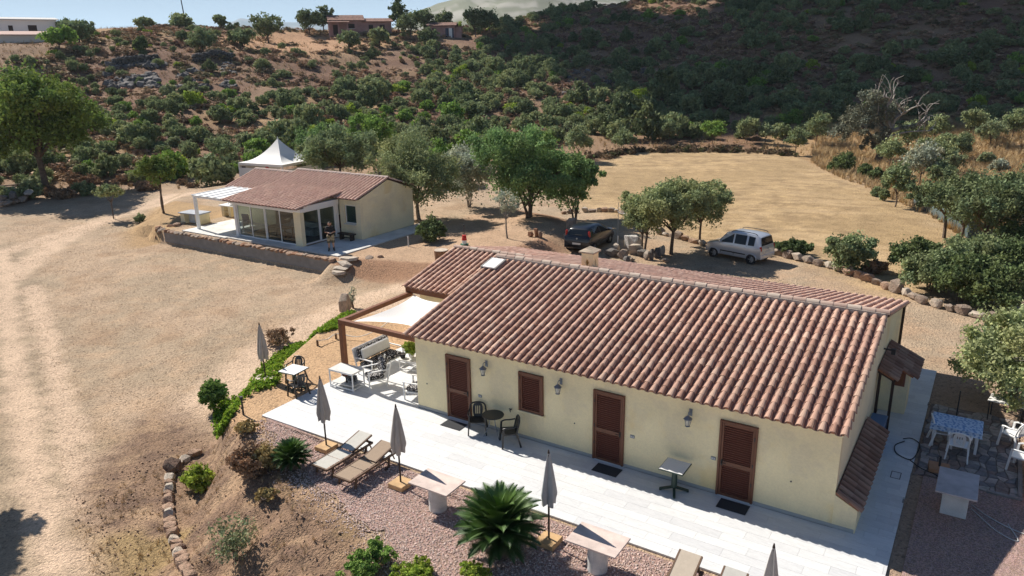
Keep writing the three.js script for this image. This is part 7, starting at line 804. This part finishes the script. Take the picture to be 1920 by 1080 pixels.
  const L = []; for (let i = 0; i < 900; i++) { const u = 200 + 240 * r(), v = 118 + 48 * r(), n = noise(u * 0.035, v * 0.09, 77); if (n < 0.52) continue; const p = S(u, v), s = 0.5 + 1.3 * r() * r(); L.push(M4(p.x, p.y + 0.1, p.z, 0.4 * r(), r() * 6, 0.4 * r(), s * 1.4, s * 0.7, s)); } for (let i = 0; i < 260; i++) { const u = 1050 + 400 * r(), v = 130 + 70 * r(), p = S(u, v), s = 0.4 + 0.9 * r(); if (noise(u * 0.03, v * 0.06, 78) > 0.6) L.push(M4(p.x, p.y + 0.1, p.z, 0.4 * r(), r() * 6, 0.4 * r(), s * 1.4, s * 0.7, s)); }
  tag(inst('rocks', rockGeos[5], M.stoneGrey, L, scene, () => { const k = 0.7 + 0.7 * r(); return col(k, k, k * 1.03); }), 'grey rocks breaking through the scrub of the hillside', 'rocks');
  // brushwood bank behind the field
  const bk = [], lp = [[1120, 298], [1150, 291], [1200, 286], [1280, 284], [1360, 284], [1430, 286], [1482, 292]].map(([u, v]) => S(u, v)), cv = new THREE.CatmullRomCurve3(lp); for (let i = 0; i < 260; i++) { const p = cv.getPointAt(r()), s = 0.25 + 0.75 * r() * r(); const x = p.x + 2.6 * (r() - 0.5), z = p.z + 2.6 * (r() - 0.5); bk.push(M4(x, H(x, z), z, 0, r() * 6, 0, s)); } tag(inst('brushwood', crownGeo([[0, 0.3, 0, 0.8, 0.55, 0.8]], 240, 0.16, 88, { clumps: 9, spread: 0.4 }), leafMat([0.26, 0.19, 0.12], 0.1), bk, scene, () => { const k = 0.45 + 0.7 * r(), g = r() < 0.3; return g ? col(0.5 * k, 0.75 * k, 0.5 * k) : col(k, k, k); }), 'dark brushwood along the bank behind the mown field', 'brushwood');
  const sheet = (name, label, u0, u1, d0, d1, sky, c, nu, nd, amp) => { const pos = [], ix = [], cc = [], rows = nd + 1; for (let i = 0; i <= nu; i++) for (let j = 0; j <= nd; j++) { const u = lerp(u0, u1, i / nu), d = lerp(d0, d1, j / nd), v = table(sky, u)[0], b = bearing(u, v), h = Math.hypot(b.x, b.z), dm = lerp(d0, d1, 0.62), top = VIEW.y + dm * b.y / h, k = Math.sin(PI * clamp(j / nd * 0.8)); const x = VIEW.x + b.x / h * d, z = VIEW.z + b.z / h * d; pos.push(x, lerp(-20, top, Math.pow(k, 0.8)) + amp * (fbm(x * 6 / d1, z * 6 / d1, 17, 5) - 0.5) * k + amp * 0.25 * (fbm(x * 40 / d1, z * 40 / d1, 27, 4) - 0.5), z); const q = sstep(0.5, 0.62, fbm(x * 60 / d1, z * 60 / d1, 37, 4)), n = 0.8 + 0.4 * fbm(x * 20 / d1, z * 20 / d1, 3, 3); cc.push(...c[0].map((a, m) => lerp(a, c[1][m], q) * n)); if (i && j) { const o = i * rows + j; ix.push(o - rows - 1, o - rows, o - 1, o - rows, o, o - 1); } } const g = new THREE.BufferGeometry(); g.setAttribute('position', new THREE.Float32BufferAttribute(pos, 3)); g.setAttribute('color', new THREE.Float32BufferAttribute(cc, 3)); g.setIndex(ix); g.computeVertexNormals(); return struct(tag(mk(name, g, mat([1, 1, 1], 1, { vertexColors: true })), label, 'hill')); };
  sheet('rocky_hill', 'pale grey-green rocky hill rising behind the crest', 640, 1420, 520, 1150, [[640, 90], [735, 55], [780, 24], [830, 8], [880, -6], [1000, -26], [1150, -14], [1300, 10], [1420, 60]], [[0.17, 0.18, 0.13], [0.3, 0.29, 0.25]], 120, 60, 22);
  sheet('mountain', 'faint blue mountain ridge on the horizon', 360, 700, 4200, 6200, [[360, 60], [425, 50], [450, 38], [500, 43], [560, 45], [600, 41], [640, 46], [700, 52]], [[0.1, 0.13, 0.14], [0.2, 0.2, 0.19]], 90, 24, 40);
}
{ // aerial on a mast behind the near roof
  const p = S(1158, 464), t = thing('tv_aerial', 'thin white aerial mast with crossbars in front of the olive beside the black car', 'aerial', p.x, p.y, p.z); new B().cyl(0.045, 0.04, 0.75, 0, 0.37, 0, 8).mesh('socket', M.metalW, t); new B().cyl(0.016, 0.014, 2.2, 0, 1.75, 0, 6).mesh('mast', M.metalGrey, t); for (const y of [2.5, 2.2]) new B().bar(V(0, y, 0), V(0.82, y + 0.02, 0.25), 0.014).mesh('boom', M.metalW, t);
}

{ // a cloud to the upper left, out of view, that keeps the sun off the right-hand hillside
  const r = rng(808), b = new B(), far = 420; let n = 0;
  while (n < 112) { const u = 1010 + 1170 * r(), d = lerp(118, 300, r()), w = bearing(u, 120), hl = Math.hypot(w.x, w.z), near = u < 1250 ? lerp(215, 130, (u - 1010) / 240) : 118; if (d < near + 14 * (r() - 0.5)) continue; const x = VIEW.x + w.x / hl * d, z = VIEW.z + w.z / hl * d, s = 11 + 9 * r(); const g = new THREE.IcosahedronGeometry(1, 2), p = g.attributes.position; for (let i = 0; i < p.count; i++) { const k = 0.8 + 0.4 * noise(p.getX(i) * 2.5 + n, p.getY(i) * 2.5 + p.getZ(i) * 2.5, 5); p.setXYZ(i, p.getX(i) * k, p.getY(i) * k, p.getZ(i) * k); } g.computeVertexNormals(); g.scale(s, s * 0.6, s); b.add(g, x + SUN.x * far, H(x, z) + SUN.y * far + 8 * (r() - 0.5), z + SUN.z * far); n++; }
  const o = b.mesh('cloud', mat([0.9, 0.9, 0.9], 1)); struct(tag(o, 'cloud above the left that shades the right hillside', 'cloud'));
}
renderer.render(scene, camera);
